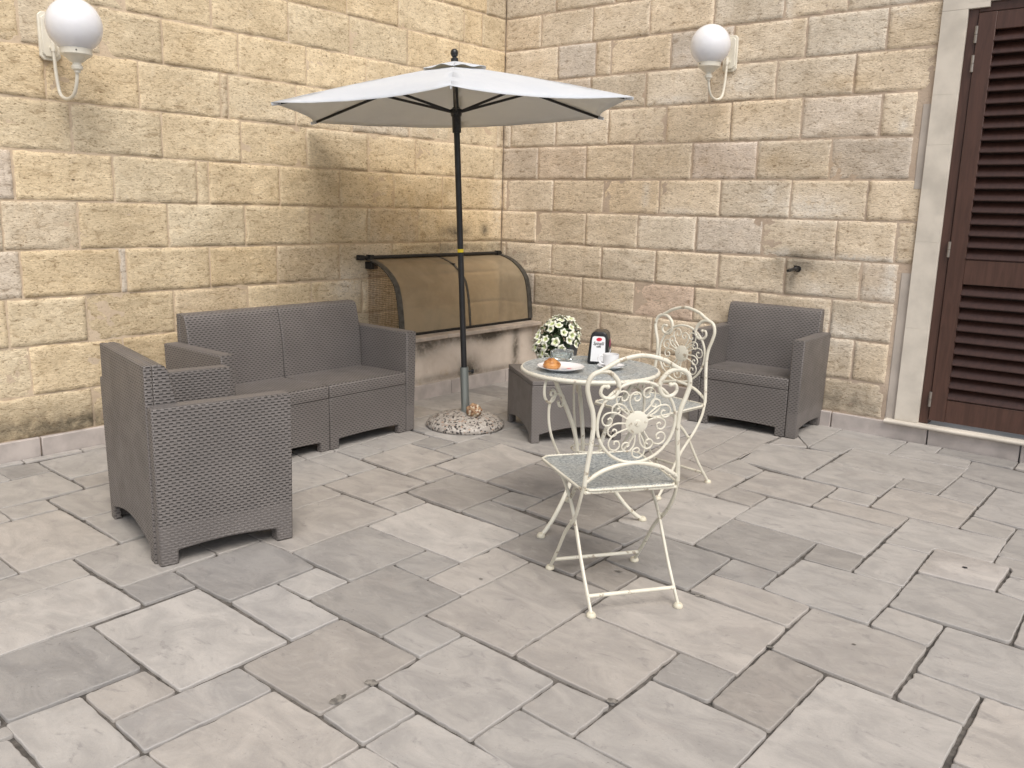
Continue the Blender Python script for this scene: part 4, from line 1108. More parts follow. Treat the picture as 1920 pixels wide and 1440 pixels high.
["0w",[7.6,-9.0,7.9,-9.0,7.9,-8.72,7.6,-8.72]],
["0w",[0.96,-9.0,1.26,-9.0,1.26,-8.74,0.96,-8.74]],
["0w",[4.06,-9.0,4.24,-9.0,4.24,-8.74,4.06,-8.74]],
["0b",[2.28,-9.0,2.44,-9.0,2.44,-8.76,2.28,-8.76]],
["0",[4.54,-9.0,4.6,-9.0,4.6,-8.76,4.54,-8.76]],
["0",[2.52,-9.0,2.86,-9.0,2.86,-8.78,2.52,-8.78]],
["0w",[4.38,-9.0,4.46,-9.0,4.46,-8.8,4.38,-8.8]],
["0w",[6.8,-9.0,6.9,-9.0,6.9,-8.82,6.8,-8.82]],
["0w",[7.3,-9.0,7.6,-9.0,7.6,-8.82,7.3,-8.82]],
["1",[4.62,-9.0,4.8,-9.0,4.8,-8.86,4.62,-8.86]],
["0w",[3.52,-9.0,3.6,-9.0,3.6,-8.9,3.52,-8.9]],
["0",[3.82,-9.0,3.98,-9.0,3.98,-8.92,3.82,-8.92]],
["0b",[4.24,-9.0,4.38,-9.0,4.38,-8.92,4.24,-8.92]],
["0",[5.8,-9.0,6.2,-9.0,6.2,-8.92,5.8,-8.92]],
["0",[6.2,-9.0,6.4,-9.0,6.4,-8.92,6.2,-8.92]],
["0",[0.1,-9.0,0.34,-9.0,0.34,-8.94,0.1,-8.94]],
["-1",[1.26,-9.0,1.54,-9.0,1.54,-8.94,1.26,-8.94]],
["0b",[2.86,-9.0,3.02,-9.0,3.02,-8.94,2.86,-8.94]],
["1",[3.66,-9.0,3.8,-9.0,3.8,-8.94,3.66,-8.94]]
]
COVER = [[3.981,-2.135],[4.256,-2.12],[4.256,-1.827],[3.972,-1.815]]
LB = [
[0.0,0.28,2.583,2.83],
[0.28,0.488,2.583,2.83],
[0.488,1.171,2.583,2.83],
[1.171,1.631,2.583,2.83],
[1.631,2.114,2.583,2.83],
[2.114,2.677,2.583,2.83],
[2.677,3.139,2.583,2.83],
[3.139,3.611,2.583,2.83],
[3.611,4.1,2.583,2.83],
[4.1,4.501,2.583,2.83],
[4.501,4.974,2.583,2.83],
[4.974,5.472,2.583,2.83],
[5.472,6.007,2.583,2.83],
[6.007,6.387,2.583,2.83],
[6.387,6.814,2.583,2.83],
[6.814,7.194,2.583,2.83],
[0.0,0.538,2.336,2.583],
[0.538,1.078,2.336,2.583],
[1.078,1.611,2.336,2.583],
[1.611,2.102,2.336,2.583],
[2.102,2.64,2.336,2.583],
[2.64,3.153,2.336,2.583],
[3.153,3.522,2.336,2.583],
[3.522,4.098,2.336,2.583],
[4.098,4.67,2.336,2.583],
[4.67,5.174,2.336,2.583],
[5.174,5.67,2.336,2.583],
[5.67,6.064,2.336,2.583],
[6.064,6.427,2.336,2.583],
[6.427,6.904,2.336,2.583],
[6.904,7.277,2.336,2.583],
[0.0,0.459,2.094,2.336],
[0.459,0.889,2.094,2.336],
[0.889,1.47,2.094,2.336],
[1.47,1.971,2.094,2.336],
[1.971,2.47,2.094,2.336],
[2.47,2.952,2.094,2.336],
[2.952,3.299,2.094,2.336],
[3.299,3.701,2.094,2.336],
[3.701,4.114,2.094,2.336],
[4.114,4.481,2.094,2.336],
[4.481,4.943,2.094,2.336],
[4.943,5.4,2.094,2.336],
[5.4,5.945,2.094,2.336],
[5.945,6.419,2.094,2.336],
[6.419,6.92,2.094,2.336],
[6.92,7.39,2.094,2.336],
[0.0,0.083,1.837,2.094],
[0.083,0.599,1.837,2.094],
[0.599,1.061,1.837,2.094],
[1.061,1.601,1.837,2.094],
[1.601,2.061,1.837,2.094],
[2.061,2.55,1.837,2.094],
[2.55,2.6,1.837,2.094],
[2.6,3.101,1.837,2.094],
[3.101,3.593,1.837,2.094],
[3.593,4.054,1.837,2.094],
[4.054,4.475,1.837,2.094],
[4.475,5.054,1.837,2.094],
[5.054,5.633,1.837,2.094],
[5.633,6.178,1.837,2.094],
[6.178,6.694,1.837,2.094],
[6.694,7.123,1.837,2.094],
[0.0,0.108,1.583,1.837],
[0.108,0.504,1.583,1.837],
[0.504,0.996,1.583,1.837],
[0.996,1.46,1.583,1.837],
[1.46,1.98,1.583,1.837],
[1.98,2.473,1.583,1.837],
[2.473,2.981,1.583,1.837],
[2.981,3.482,1.583,1.837],
[3.482,3.893,1.583,1.837],
[3.893,4.316,1.583,1.837],
[4.316,4.692,1.583,1.837],
[4.692,5.22,1.583,1.837],
[5.22,5.668,1.583,1.837],
[5.668,6.214,1.583,1.837],
[6.214,6.66,1.583,1.837],
[6.66,7.23,1.583,1.837],
[0.0,0.71,1.333,1.583],
[0.71,1.215,1.333,1.583],
[1.215,1.716,1.333,1.583],
[1.716,2.2,1.333,1.583],
[2.2,2.702,1.333,1.583],
[2.702,2.778,1.333,1.583],
[2.778,3.276,1.333,1.583],
[3.276,3.785,1.333,1.583],
[3.785,4.331,1.333,1.583],
[4.331,4.692,1.333,1.583],
[4.692,5.098,1.333,1.583],
[5.098,5.658,1.333,1.583],
[5.658,6.121,1.333,1.583],
[6.121,6.697,1.333,1.583],
[6.697,7.144,1.333,1.583],
[0.0,0.513,1.083,1.333],
[0.513,0.972,1.083,1.333],
[0.972,1.471,1.083,1.333],
[1.471,1.968,1.083,1.333],
[1.968,2.464,1.083,1.333],
[2.464,2.973,1.083,1.333],
[2.973,3.481,1.083,1.333],
[3.481,3.857,1.083,1.333],
[3.857,4.356,1.083,1.333],
[4.356,4.887,1.083,1.333],
[4.887,5.306,1.083,1.333],
[5.306,5.685,1.083,1.333],
[5.685,6.119,1.083,1.333],
[6.119,6.691,1.083,1.333],
[6.691,7.217,1.083,1.333],
[0.0,0.552,0.836,1.083],
[0.552,0.74,0.836,1.083],
[0.74,1.237,0.836,1.083],
[1.237,1.725,0.836,1.083],
[1.725,2.237,0.836,1.083],
[2.237,2.719,0.836,1.083],
[2.719,3.235,0.836,1.083],
[3.235,3.272,0.836,1.083],
[3.272,3.788,0.836,1.083],
[3.788,4.174,0.836,1.083],
[4.174,4.588,0.836,1.083],
[4.588,4.97,0.836,1.083],
[4.97,5.344,0.836,1.083],
[5.344,5.879,0.836,1.083],
[5.879,6.278,0.836,1.083],
[6.278,6.761,0.836,1.083],
[6.761,7.219,0.836,1.083],
[0.0,0.578,0.586,0.836],
[0.578,1.103,0.586,0.836],
[1.103,1.521,0.586,0.836],
[1.521,1.971,0.586,0.836],
[1.971,2.464,0.586,0.836],
[2.464,2.962,0.586,0.836],
[2.962,3.472,0.586,0.836],
[3.472,3.874,0.586,0.836],
[3.874,4.395,0.586,0.836],
[4.395,4.784,0.586,0.836],
[4.784,5.285,0.586,0.836],
[5.285,5.671,0.586,0.836],
[5.671,6.124,0.586,0.836],
[6.124,6.53,0.586,0.836],
[6.53,6.95,0.586,0.836],
[6.95,7.523,0.586,0.836],
[0.0,0.428,0.325,0.586],
[0.428,0.901,0.325,0.586],
[0.901,1.374,0.325,0.586],
[1.374,1.846,0.325,0.586],
[1.846,2.319,0.325,0.586],
[2.319,2.792,0.325,0.586],
[2.792,3.283,0.325,0.586],
[3.283,3.784,0.325,0.586],
[3.784,4.321,0.325,0.586],
[4.321,4.748,0.325,0.586],
[4.748,5.302,0.325,0.586],
[5.302,5.709,0.325,0.586],
[5.709,6.155,0.325,0.586],
[6.155,6.703,0.325,0.586],
[6.703,7.205,0.325,0.586],
[0.0,0.505,0.1,0.325],
[0.505,1.0,0.1,0.325],
[1.0,1.495,0.1,0.325],
[1.495,1.99,0.1,0.325],
[1.99,2.486,0.1,0.325],
[2.486,2.981,0.1,0.325],
[2.981,3.476,0.1,0.325],
[3.476,4.054,0.1,0.325],
[4.054,4.461,0.1,0.325],
[4.461,4.877,0.1,0.325],
[4.877,5.407,0.1,0.325],
[5.407,5.84,0.1,0.325],
[5.84,6.265,0.1,0.325],
[6.265,6.641,0.1,0.325],
[6.641,7.021,0.1,0.325],
[0.0,0.235,2.83,3.08],
[0.235,0.727,2.83,3.08],
[0.727,1.169,2.83,3.08],
[1.169,1.629,2.83,3.08],
[1.629,2.2,2.83,3.08],
[2.2,2.666,2.83,3.08],
[2.666,3.153,2.83,3.08],
[3.153,3.703,2.83,3.08],
[3.703,4.104,2.83,3.08],
[4.104,4.497,2.83,3.08],
[4.497,5.057,2.83,3.08],
[5.057,5.597,2.83,3.08],
[5.597,6.012,2.83,3.08],
[6.012,6.414,2.83,3.08],
[6.414,6.937,2.83,3.08],
[6.937,7.503,2.83,3.08],
[0.0,0.219,3.08,3.33],
[0.219,0.788,3.08,3.33],
[0.788,1.342,3.08,3.33],
[1.342,1.835,3.08,3.33],
[1.835,2.287,3.08,3.33],
[2.287,2.67,3.08,3.33],
[2.67,3.039,3.08,3.33],
[3.039,3.611,3.08,3.33],
[3.611,4.023,3.08,3.33],
[4.023,4.538,3.08,3.33],
[4.538,4.955,3.08,3.33],
[4.955,5.496,3.08,3.33],
[5.496,5.987,3.08,3.33],
[5.987,6.412,3.08,3.33],
[6.412,6.81,3.08,3.33],
[6.81,7.329,3.08,3.33],
[0.0,0.174,3.33,3.58],
[0.174,0.584,3.33,3.58],
[0.584,1.067,3.33,3.58],
[1.067,1.615,3.33,3.58],
[1.615,2.11,3.33,3.58],
[2.11,2.532,3.33,3.58],
[2.532,3.094,3.33,3.58],
[3.094,3.498,3.33,3.58],
[3.498,3.862,3.33,3.58],
[3.862,4.281,3.33,3.58],
[4.281,4.739,3.33,3.58],
[4.739,5.113,3.33,3.58],
[5.113,5.511,3.33,3.58],
[5.511,5.953,3.33,3.58],
[5.953,6.438,3.33,3.58],
[6.438,6.827,3.33,3.58],
[6.827,7.267,3.33,3.58],
[0.0,0.462,3.58,3.83],
[0.462,1.038,3.58,3.83],
[1.038,1.542,3.58,3.83],
[1.542,2.054,3.58,3.83],
[2.054,2.543,3.58,3.83],
[2.543,2.934,3.58,3.83],
[2.934,3.301,3.58,3.83],
[3.301,3.665,3.58,3.83],
[3.665,4.225,3.58,3.83],
[4.225,4.74,3.58,3.83],
[4.74,5.312,3.58,3.83],
[5.312,5.676,3.58,3.83],
[5.676,6.176,3.58,3.83],
[6.176,6.642,3.58,3.83],
[6.642,7.163,3.58,3.83],
[0.0,0.262,3.83,4.08],
[0.262,0.841,3.83,4.08],
[0.841,1.218,3.83,4.08],
[1.218,1.698,3.83,4.08],
[1.698,2.22,3.83,4.08],
[2.22,2.778,3.83,4.08],
[2.778,3.301,3.83,4.08],
[3.301,3.815,3.83,4.08],
[3.815,4.35,3.83,4.08],
[4.35,4.911,3.83,4.08],
[4.911,5.349,3.83,4.08],
[5.349,5.859,3.83,4.08],
[5.859,6.417,3.83,4.08],
[6.417,6.969,3.83,4.08],
[6.969,7.421,3.83,4.08],
[0.0,0.427,4.08,4.33],
[0.427,0.977,4.08,4.33],
[0.977,1.463,4.08,4.33],
[1.463,1.96,4.08,4.33],
[1.96,2.404,4.08,4.33],
[2.404,2.892,4.08,4.33],
[2.892,3.386,4.08,4.33],
[3.386,3.764,4.08,4.33],
[3.764,4.265,4.08,4.33],
[4.265,4.843,4.08,4.33],
[4.843,5.397,4.08,4.33],
[5.397,5.917,4.08,4.33],
[5.917,6.362,4.08,4.33],
[6.362,6.884,4.08,4.33],
[6.884,7.372,4.08,4.33],
[0.0,0.304,4.33,4.58],
[0.304,0.849,4.33,4.58],
[0.849,1.227,4.33,4.58],
[1.227,1.752,4.33,4.58],
[1.752,2.119,4.33,4.58],
[2.119,2.611,4.33,4.58],
[2.611,3.077,4.33,4.58],
[3.077,3.487,4.33,4.58],
[3.487,4.001,4.33,4.58],
[4.001,4.47,4.33,4.58],
[4.47,4.966,4.33,4.58],
[4.966,5.528,4.33,4.58],
[5.528,5.944,4.33,4.58],
[5.944,6.307,4.33,4.58],
[6.307,6.733,4.33,4.58],
[6.733,7.242,4.33,4.58],
[0.0,0.221,4.58,4.83],
[0.221,0.618,4.58,4.83],
[0.618,1.177,4.58,4.83],
[1.177,1.683,4.58,4.83],
[1.683,2.14,4.58,4.83],
[2.14,2.696,4.58,4.83],
[2.696,3.128,4.58,4.83],
[3.128,3.635,4.58,4.83],
[3.635,4.038,4.58,4.83],
[4.038,4.493,4.58,4.83],
[4.493,5.03,4.58,4.83],
[5.03,5.591,4.58,4.83],
[5.591,6.145,4.58,4.83],
[6.145,6.59,4.58,4.83],
[6.59,7.078,4.58,4.83],
[0.0,0.261,4.83,5.08],
[0.261,0.651,4.83,5.08],
[0.651,1.12,4.83,5.08],
[1.12,1.664,4.83,5.08],
[1.664,2.211,4.83,5.08],
[2.211,2.727,4.83,5.08],
[2.727,3.296,4.83,5.08],
[3.296,3.717,4.83,5.08],
[3.717,4.114,4.83,5.08],
[4.114,4.574,4.83,5.08],
[4.574,4.994,4.83,5.08],
[4.994,5.401,4.83,5.08],
[5.401,5.852,4.83,5.08],
[5.852,6.35,4.83,5.08],
[6.35,6.819,4.83,5.08],
[6.819,7.248,4.83,5.08],
[0.0,0.444,5.08,5.33],
[0.444,1.02,5.08,5.33],
[1.02,1.479,5.08,5.33],
[1.479,1.856,5.08,5.33],
[1.856,2.223,5.08,5.33],
[2.223,2.775,5.08,5.33],
[2.775,3.144,5.08,5.33],
[3.144,3.66,5.08,5.33],
[3.66,4.145,5.08,5.33],
[4.145,4.573,5.08,5.33],
[4.573,5.107,5.08,5.33],
[5.107,5.472,5.08,5.33],
[5.472,5.861,5.08,5.33],
[5.861,6.321,5.08,5.33],
[6.321,6.687,5.08,5.33],
[6.687,7.229,5.08,5.33],
[0.0,0.233,5.33,5.58],
[0.233,0.624,5.33,5.58],
[0.624,0.994,5.33,5.58],
[0.994,1.493,5.33,5.58],
[1.493,1.951,5.33,5.58],
[1.951,2.45,5.33,5.58],
[2.45,2.954,5.33,5.58],
[2.954,3.491,5.33,5.58],
[3.491,4.062,5.33,5.58],
[4.062,4.573,5.33,5.58],
[4.573,4.977,5.33,5.58],
[4.977,5.441,5.33,5.58],
[5.441,5.841,5.33,5.58],
[5.841,6.203,5.33,5.58],
[6.203,6.667,5.33,5.58],
[6.667,7.184,5.33,5.58],
[0.0,0.213,5.58,5.83],
[0.213,0.633,5.58,5.83],
[0.633,1.069,5.58,5.83],
[1.069,1.582,5.58,5.83],
[1.582,2.057,5.58,5.83],
[2.057,2.552,5.58,5.83],
[2.552,3.078,5.58,5.83],
[3.078,3.525,5.58,5.83],
[3.525,4.059,5.58,5.83],
[4.059,4.618,5.58,5.83],
[4.618,4.997,5.58,5.83],
[4.997,5.563,5.58,5.83],
[5.563,6.082,5.58,5.83],
[6.082,6.47,5.58,5.83],
[6.47,6.93,5.58,5.83],
[6.93,7.428,5.58,5.83],
[0.0,0.468,5.83,6.08],
[0.468,0.911,5.83,6.08],
[0.911,1.397,5.83,6.08],
[1.397,1.95,5.83,6.08],
[1.95,2.485,5.83,6.08],
[2.485,3.053,5.83,6.08],
[3.053,3.515,5.83,6.08],
[3.515,4.018,5.83,6.08],
[4.018,4.423,5.83,6.08],
[4.423,4.942,5.83,6.08],
[4.942,5.482,5.83,6.08],
[5.482,5.983,5.83,6.08],
[5.983,6.501,5.83,6.08],
[6.501,6.908,5.83,6.08],
[6.908,7.466,5.83,6.08],
[0.0,0.493,6.08,6.33],
[0.493,1.068,6.08,6.33],
[1.068,1.546,6.08,6.33],
[1.546,2.08,6.08,6.33],
[2.08,2.511,6.08,6.33],
[2.511,3.071,6.08,6.33],
[3.071,3.619,6.08,6.33],
[3.619,4.056,6.08,6.33],
[4.056,4.434,6.08,6.33],
[4.434,4.891,6.08,6.33],
[4.891,5.372,6.08,6.33],
[5.372,5.901,6.08,6.33],
[5.901,6.368,6.08,6.33],
[6.368,6.735,6.08,6.33],
[6.735,7.273,6.08,6.33],
[0.0,0.172,6.33,6.58],
[0.172,0.708,6.33,6.58],
[0.708,1.106,6.33,6.58],
[1.106,1.54,6.33,6.58],
[1.54,2.073,6.33,6.58],
[2.073,2.464,6.33,6.58],
[2.464,2.857,6.33,6.58],
[2.857,3.331,6.33,6.58],
[3.331,3.85,6.33,6.58],
[3.85,4.395,6.33,6.58],
[4.395,4.906,6.33,6.58],
[4.906,5.474,6.33,6.58],
[5.474,5.943,6.33,6.58],
[5.943,6.512,6.33,6.58],
[6.512,6.891,6.33,6.58],
[6.891,7.299,6.33,6.58],
[0.0,0.334,6.58,6.83],
[0.334,0.758,6.58,6.83],
[0.758,1.279,6.58,6.83],
[1.279,1.779,6.58,6.83],
[1.779,2.254,6.58,6.83],
[2.254,2.8,6.58,6.83],
[2.8,3.283,6.58,6.83],
[3.283,3.711,6.58,6.83],
[3.711,4.155,6.58,6.83],
[4.155,4.701,6.58,6.83],
[4.701,5.259,6.58,6.83],
[5.259,5.665,6.58,6.83],
[5.665,6.212,6.58,6.83],
[6.212,6.785,6.58,6.83],
[6.785,7.261,6.58,6.83],
[0.0,0.351,6.83,7.08],
[0.351,0.755,6.83,7.08],
[0.755,1.233,6.83,7.08],
[1.233,1.703,6.83,7.08],
[1.703,2.197,6.83,7.08],
[2.197,2.563,6.83,7.08],
[2.563,3.136,6.83,7.08],
[3.136,3.609,6.83,7.08],
[3.609,4.058,6.83,7.08],
[4.058,4.594,6.83,7.08],
[4.594,5.078,6.83,7.08],
[5.078,5.546,6.83,7.08],
[5.546,6.058,6.83,7.08],
[6.058,6.432,6.83,7.08],
[6.432,6.911,6.83,7.08],
[6.911,7.362,6.83,7.08]
]
RB = [
[0.0,0.361,2.583,2.83],
[0.361,0.847,2.583,2.83],
[0.847,1.334,2.583,2.83],
[1.334,1.834,2.583,2.83],
[1.834,2.324,2.583,2.83],
[2.324,2.727,2.583,2.83],
[2.727,3.298,2.583,2.83],
[3.298,3.861,2.583,2.83],
[3.861,4.28,2.583,2.83],
[4.28,4.744,2.583,2.83],
[4.744,5.132,2.583,2.83],
[5.132,5.587,2.583,2.83],
[5.587,6.127,2.583,2.83],
[6.127,6.685,2.583,2.83],
[6.685,7.15,2.583,2.83],
[7.15,7.58,2.583,2.83],
[0.0,0.532,2.336,2.583],
[0.532,0.883,2.336,2.583],
[0.883,1.021,2.336,2.583],
[1.021,1.518,2.336,2.583],
[1.518,1.989,2.336,2.583],
[1.989,2.488,2.336,2.583],
[2.488,2.977,2.336,2.583],
[2.977,3.379,2.336,2.583],
[3.379,3.875,2.336,2.583],
[3.875,4.439,2.336,2.583],
[4.439,4.827,2.336,2.583],
[4.827,5.359,2.336,2.583],
[5.359,5.724,2.336,2.583],
[5.724,6.126,2.336,2.583],
[6.126,6.536,2.336,2.583],
[6.536,7.047,2.336,2.583],
[7.047,7.478,2.336,2.583],
[7.478,7.916,2.336,2.583],
[0.0,0.406,2.094,2.336],
[0.406,0.848,2.094,2.336],
[0.848,1.331,2.094,2.336],
[1.331,1.832,2.094,2.336],
[1.832,2.31,2.094,2.336],
[2.31,2.81,2.094,2.336],
[2.81,3.306,2.094,2.336],
[3.306,3.689,2.094,2.336],
[3.689,4.21,2.094,2.336],
[4.21,4.597,2.094,2.336],
[4.597,5.07,2.094,2.336],
[5.07,5.485,2.094,2.336],
[5.485,5.888,2.094,2.336],
[5.888,6.365,2.094,2.336],
[6.365,6.821,2.094,2.336],
[6.821,7.264,2.094,2.336],
[7.264,7.715,2.094,2.336],
[0.0,0.077,1.837,2.094],
[0.077,0.534,1.837,2.094],
[0.534,1.026,1.837,2.094],
[1.026,1.515,1.837,2.094],
[1.515,2.011,1.837,2.094],
[2.011,2.5,1.837,2.094],
[2.5,2.992,1.837,2.094],
[2.992,3.468,1.837,2.094],
[3.468,3.864,1.837,2.094],
[3.864,4.269,1.837,2.094],
[4.269,4.767,1.837,2.094],
[4.767,5.268,1.837,2.094],
[5.268,5.744,1.837,2.094],
[5.744,6.292,1.837,2.094],
[6.292,6.786,1.837,2.094],
[6.786,7.335,1.837,2.094],
[7.335,7.746,1.837,2.094],
[0.0,0.369,1.583,1.837],
[0.369,0.836,1.583,1.837],
[0.836,1.255,1.583,1.837],
[1.255,1.736,1.583,1.837],
[1.736,2.219,1.583,1.837],
[2.219,2.71,1.583,1.837],
[2.71,3.233,1.583,1.837],
[3.233,3.771,1.583,1.837],
[3.771,4.33,1.583,1.837],
[4.33,4.759,1.583,1.837],
[4.759,5.189,1.583,1.837],
[5.189,5.752,1.583,1.837],
[5.752,6.16,1.583,1.837],
[6.16,6.739,1.583,1.837],
[6.739,7.295,1.583,1.837],
[7.295,7.684,1.583,1.837],
[0.0,0.054,1.333,1.583],
[0.054,0.529,1.333,1.583],
[0.529,1.011,1.333,1.583],
[1.011,1.493,1.333,1.583],
[1.493,1.972,1.333,1.583],
[1.972,2.474,1.333,1.583],
[2.474,2.961,1.333,1.583],
[2.961,3.374,1.333,1.583],
[3.374,3.894,1.333,1.583],
[3.894,4.311,1.333,1.583],
[4.311,4.692,1.333,1.583],
[4.692,5.235,1.333,1.583],
[5.235,5.688,1.333,1.583],
[5.688,6.222,1.333,1.583],
[6.222,6.609,1.333,1.583],
[6.609,7.058,1.333,1.583],
[7.058,7.569,1.333,1.583],
[0.0,0.372,1.083,1.333],
[0.372,0.857,1.083,1.333],
[0.857,1.324,1.083,1.333],
[1.324,1.808,1.083,1.333],
[1.808,2.301,1.083,1.333],
[2.301,2.795,1.083,1.333],
[2.795,3.159,1.083,1.333],
[3.159,3.563,1.083,1.333],
[3.563,4.073,1.083,1.333],
[4.073,4.634,1.083,1.333],
[4.634,5.207,1.083,1.333],
[5.207,5.592,1.083,1.333],
[5.592,6.063,1.083,1.333],
[6.063,6.59,1.083,1.333],
[6.59,7.061,1.083,1.333],
[7.061,7.572,1.083,1.333],
[0.0,0.052,0.836,1.083],
[0.052,0.535,0.836,1.083],
[0.535,1.014,0.836,1.083],
[1.014,1.495,0.836,1.083],
[1.495,1.996,0.836,1.083],
[1.996,2.48,0.836,1.083],
[2.48,2.974,0.836,1.083],
[2.974,3.376,0.836,1.083],
[3.376,3.751,0.836,1.083],
[3.751,4.134,0.836,1.083],
[4.134,4.503,0.836,1.083],
[4.503,4.984,0.836,1.083],
[4.984,5.457,0.836,1.083],
[5.457,5.942,0.836,1.083],
[5.942,6.335,0.836,1.083],
[6.335,6.735,0.836,1.083],
[6.735,7.14,0.836,1.083],
[7.14,7.685,0.836,1.083],
[0.0,0.364,0.586,0.836],
[0.364,0.847,0.586,0.836],
[0.847,1.328,0.586,0.836],
[1.328,1.823,0.586,0.836],
[1.823,2.312,0.586,0.836],
[2.312,2.808,0.586,0.836],
[2.808,3.386,0.586,0.836],
[3.386,3.95,0.586,0.836],
[3.95,4.331,0.586,0.836],
[4.331,4.704,0.586,0.836],
[4.704,5.274,0.586,0.836],
[5.274,5.735,0.586,0.836],
[5.735,6.264,0.586,0.836],
[6.264,6.695,0.586,0.836],
[6.695,7.158,0.586,0.836],
[7.158,7.632,0.586,0.836],
[0.0,0.109,0.325,0.586],
[0.109,0.546,0.325,0.586],
[0.546,1.027,0.325,0.586],
[1.027,1.498,0.325,0.586],
[1.498,2.011,0.325,0.586],
[2.011,2.521,0.325,0.586],
[2.521,2.977,0.325,0.586],
[2.977,3.432,0.325,0.586],
[3.432,3.924,0.325,0.586],
[3.924,4.287,0.325,0.586],
[4.287,4.801,0.325,0.586],
[4.801,5.347,0.325,0.586],
[5.347,5.747,0.325,0.586],
[5.747,6.206,0.325,0.586],
[6.206,6.729,0.325,0.586],
[6.729,7.178,0.325,0.586],
[7.178,7.581,0.325,0.586],
[0.0,0.147,0.1,0.325],
[0.147,0.708,0.1,0.325],
[0.708,1.412,0.1,0.325],
[1.412,1.803,0.1,0.325],
[1.803,2.194,0.1,0.325],
[2.194,2.802,0.1,0.325],
[2.802,3.198,0.1,0.325],
[3.198,3.671,0.1,0.325],
[3.671,4.034,0.1,0.325],
[4.034,4.591,0.1,0.325],
[4.591,5.127,0.1,0.325],
[5.127,5.642,0.1,0.325],
[5.642,6.192,0.1,0.325],
[6.192,6.69,0.1,0.325],
[6.69,7.139,0.1,0.325],
[7.139,7.631,0.1,0.325],
[0.0,0.494,2.83,3.08],
[0.494,1.031,2.83,3.08],
[1.031,1.448,2.83,3.08],
[1.448,2.008,2.83,3.08],
[2.008,2.532,2.83,3.08],
[2.532,3.063,2.83,3.08],
[3.063,3.602,2.83,3.08],
[3.602,4.052,2.83,3.08],
[4.052,4.609,2.83,3.08],
[4.609,5.163,2.83,3.08],
[5.163,5.675,2.83,3.08],
[5.675,6.204,2.83,3.08],
[6.204,6.733,2.83,3.08],
[6.733,7.182,2.83,3.08],
[7.182,7.701,2.83,3.08],
[0.0,0.175,3.08,3.33],
[0.175,0.61,3.08,3.33],
[0.61,1.073,3.08,3.33],
[1.073,1.435,3.08,3.33],
[1.435,1.874,3.08,3.33],
[1.874,2.374,3.08,3.33],
[2.374,2.871,3.08,3.33],
[2.871,3.282,3.08,3.33],
[3.282,3.85,3.08,3.33],
[3.85,4.357,3.08,3.33],
[4.357,4.791,3.08,3.33],
[4.791,5.296,3.08,3.33],
[5.296,5.782,3.08,3.33],
[5.782,6.259,3.08,3.33],
[6.259,6.705,3.08,3.33],
[6.705,7.285,3.08,3.33],
[7.285,7.786,3.08,3.33],
[0.0,0.395,3.33,3.58],
[0.395,0.923,3.33,3.58],
[0.923,1.499,3.33,3.58],
[1.499,1.864,3.33,3.58],
[1.864,2.359,3.33,3.58],
[2.359,2.882,3.33,3.58],
[2.882,3.298,3.33,3.58],
[3.298,3.746,3.33,3.58],
[3.746,4.117,3.33,3.58],
[4.117,4.52,3.33,3.58],
[4.52,4.963,3.33,3.58],
[4.963,5.345,3.33,3.58],
[5.345,5.76,3.33,3.58],
[5.76,6.319,3.33,3.58],
[6.319,6.8,3.33,3.58],
[6.8,7.272,3.33,3.58],
[7.272,7.845,3.33,3.58],
[0.0,0.349,3.58,3.83],
[0.349,0.928,3.58,3.83],
[0.928,1.428,3.58,3.83],
[1.428,1.966,3.58,3.83],
[1.966,2.343,3.58,3.83],
[2.343,2.834,3.58,3.83],
[2.834,3.361,3.58,3.83],
[3.361,3.731,3.58,3.83],
[3.731,4.296,3.58,3.83],
[4.296,4.691,3.58,3.83],
[4.691,5.155,3.58,3.83],
[5.155,5.552,3.58,3.83],
[5.552,6.021,3.58,3.83],
[6.021,6.516,3.58,3.83],
[6.516,6.889,3.58,3.83],
[6.889,7.456,3.58,3.83],
[7.456,7.909,3.58,3.83],
[0.0,0.334,3.83,4.08],
[0.334,0.826,3.83,4.08],
[0.826,1.266,3.83,4.08],
[1.266,1.689,3.83,4.08],
[1.689,2.193,3.83,4.08],
[2.193,2.677,3.83,4.08],
[2.677,3.099,3.83,4.08],
[3.099,3.617,3.83,4.08],
[3.617,4.042,3.83,4.08],
[4.042,4.405,3.83,4.08],
[4.405,4.819,3.83,4.08],
[4.819,5.188,3.83,4.08],
[5.188,5.583,3.83,4.08],
[5.583,6.109,3.83,4.08],
[6.109,6.554,3.83,4.08],
[6.554,7.112,3.83,4.08],
[7.112,7.637,3.83,4.08],
[0.0,0.168,4.08,4.33],
[0.168,0.745,4.08,4.33],
[0.745,1.313,4.08,4.33],
[1.313,1.689,4.08,4.33],
[1.689,2.248,4.08,4.33],
[2.248,2.703,4.08,4.33],
[2.703,3.168,4.08,4.33],
[3.168,3.742,4.08,4.33],
[3.742,4.156,4.08,4.33],
[4.156,4.631,4.08,4.33],
[4.631,5.197,4.08,4.33],
[5.197,5.716,4.08,4.33],
[5.716,6.179,4.08,4.33],
[6.179,6.754,4.08,4.33],
[6.754,7.294,4.08,4.33],
[7.294,7.787,4.08,4.33],
[0.0,0.19,4.33,4.58],
[0.19,0.688,4.33,4.58],
[0.688,1.148,4.33,4.58],
[1.148,1.553,4.33,4.58],
[1.553,1.924,4.33,4.58],
[1.924,2.4,4.33,4.58],
[2.4,2.788,4.33,4.58],
[2.788,3.245,4.33,4.58],
[3.245,3.752,4.33,4.58],
[3.752,4.212,4.33,4.58],
[4.212,4.63,4.33,4.58],
[4.63,5.118,4.33,4.58],
[5.118,5.57,4.33,4.58],
[5.57,6.101,4.33,4.58],
[6.101,6.578,4.33,4.58],
[6.578,7.158,4.33,4.58],
[7.158,7.727,4.33,4.58],
[0.0,0.407,4.58,4.83],
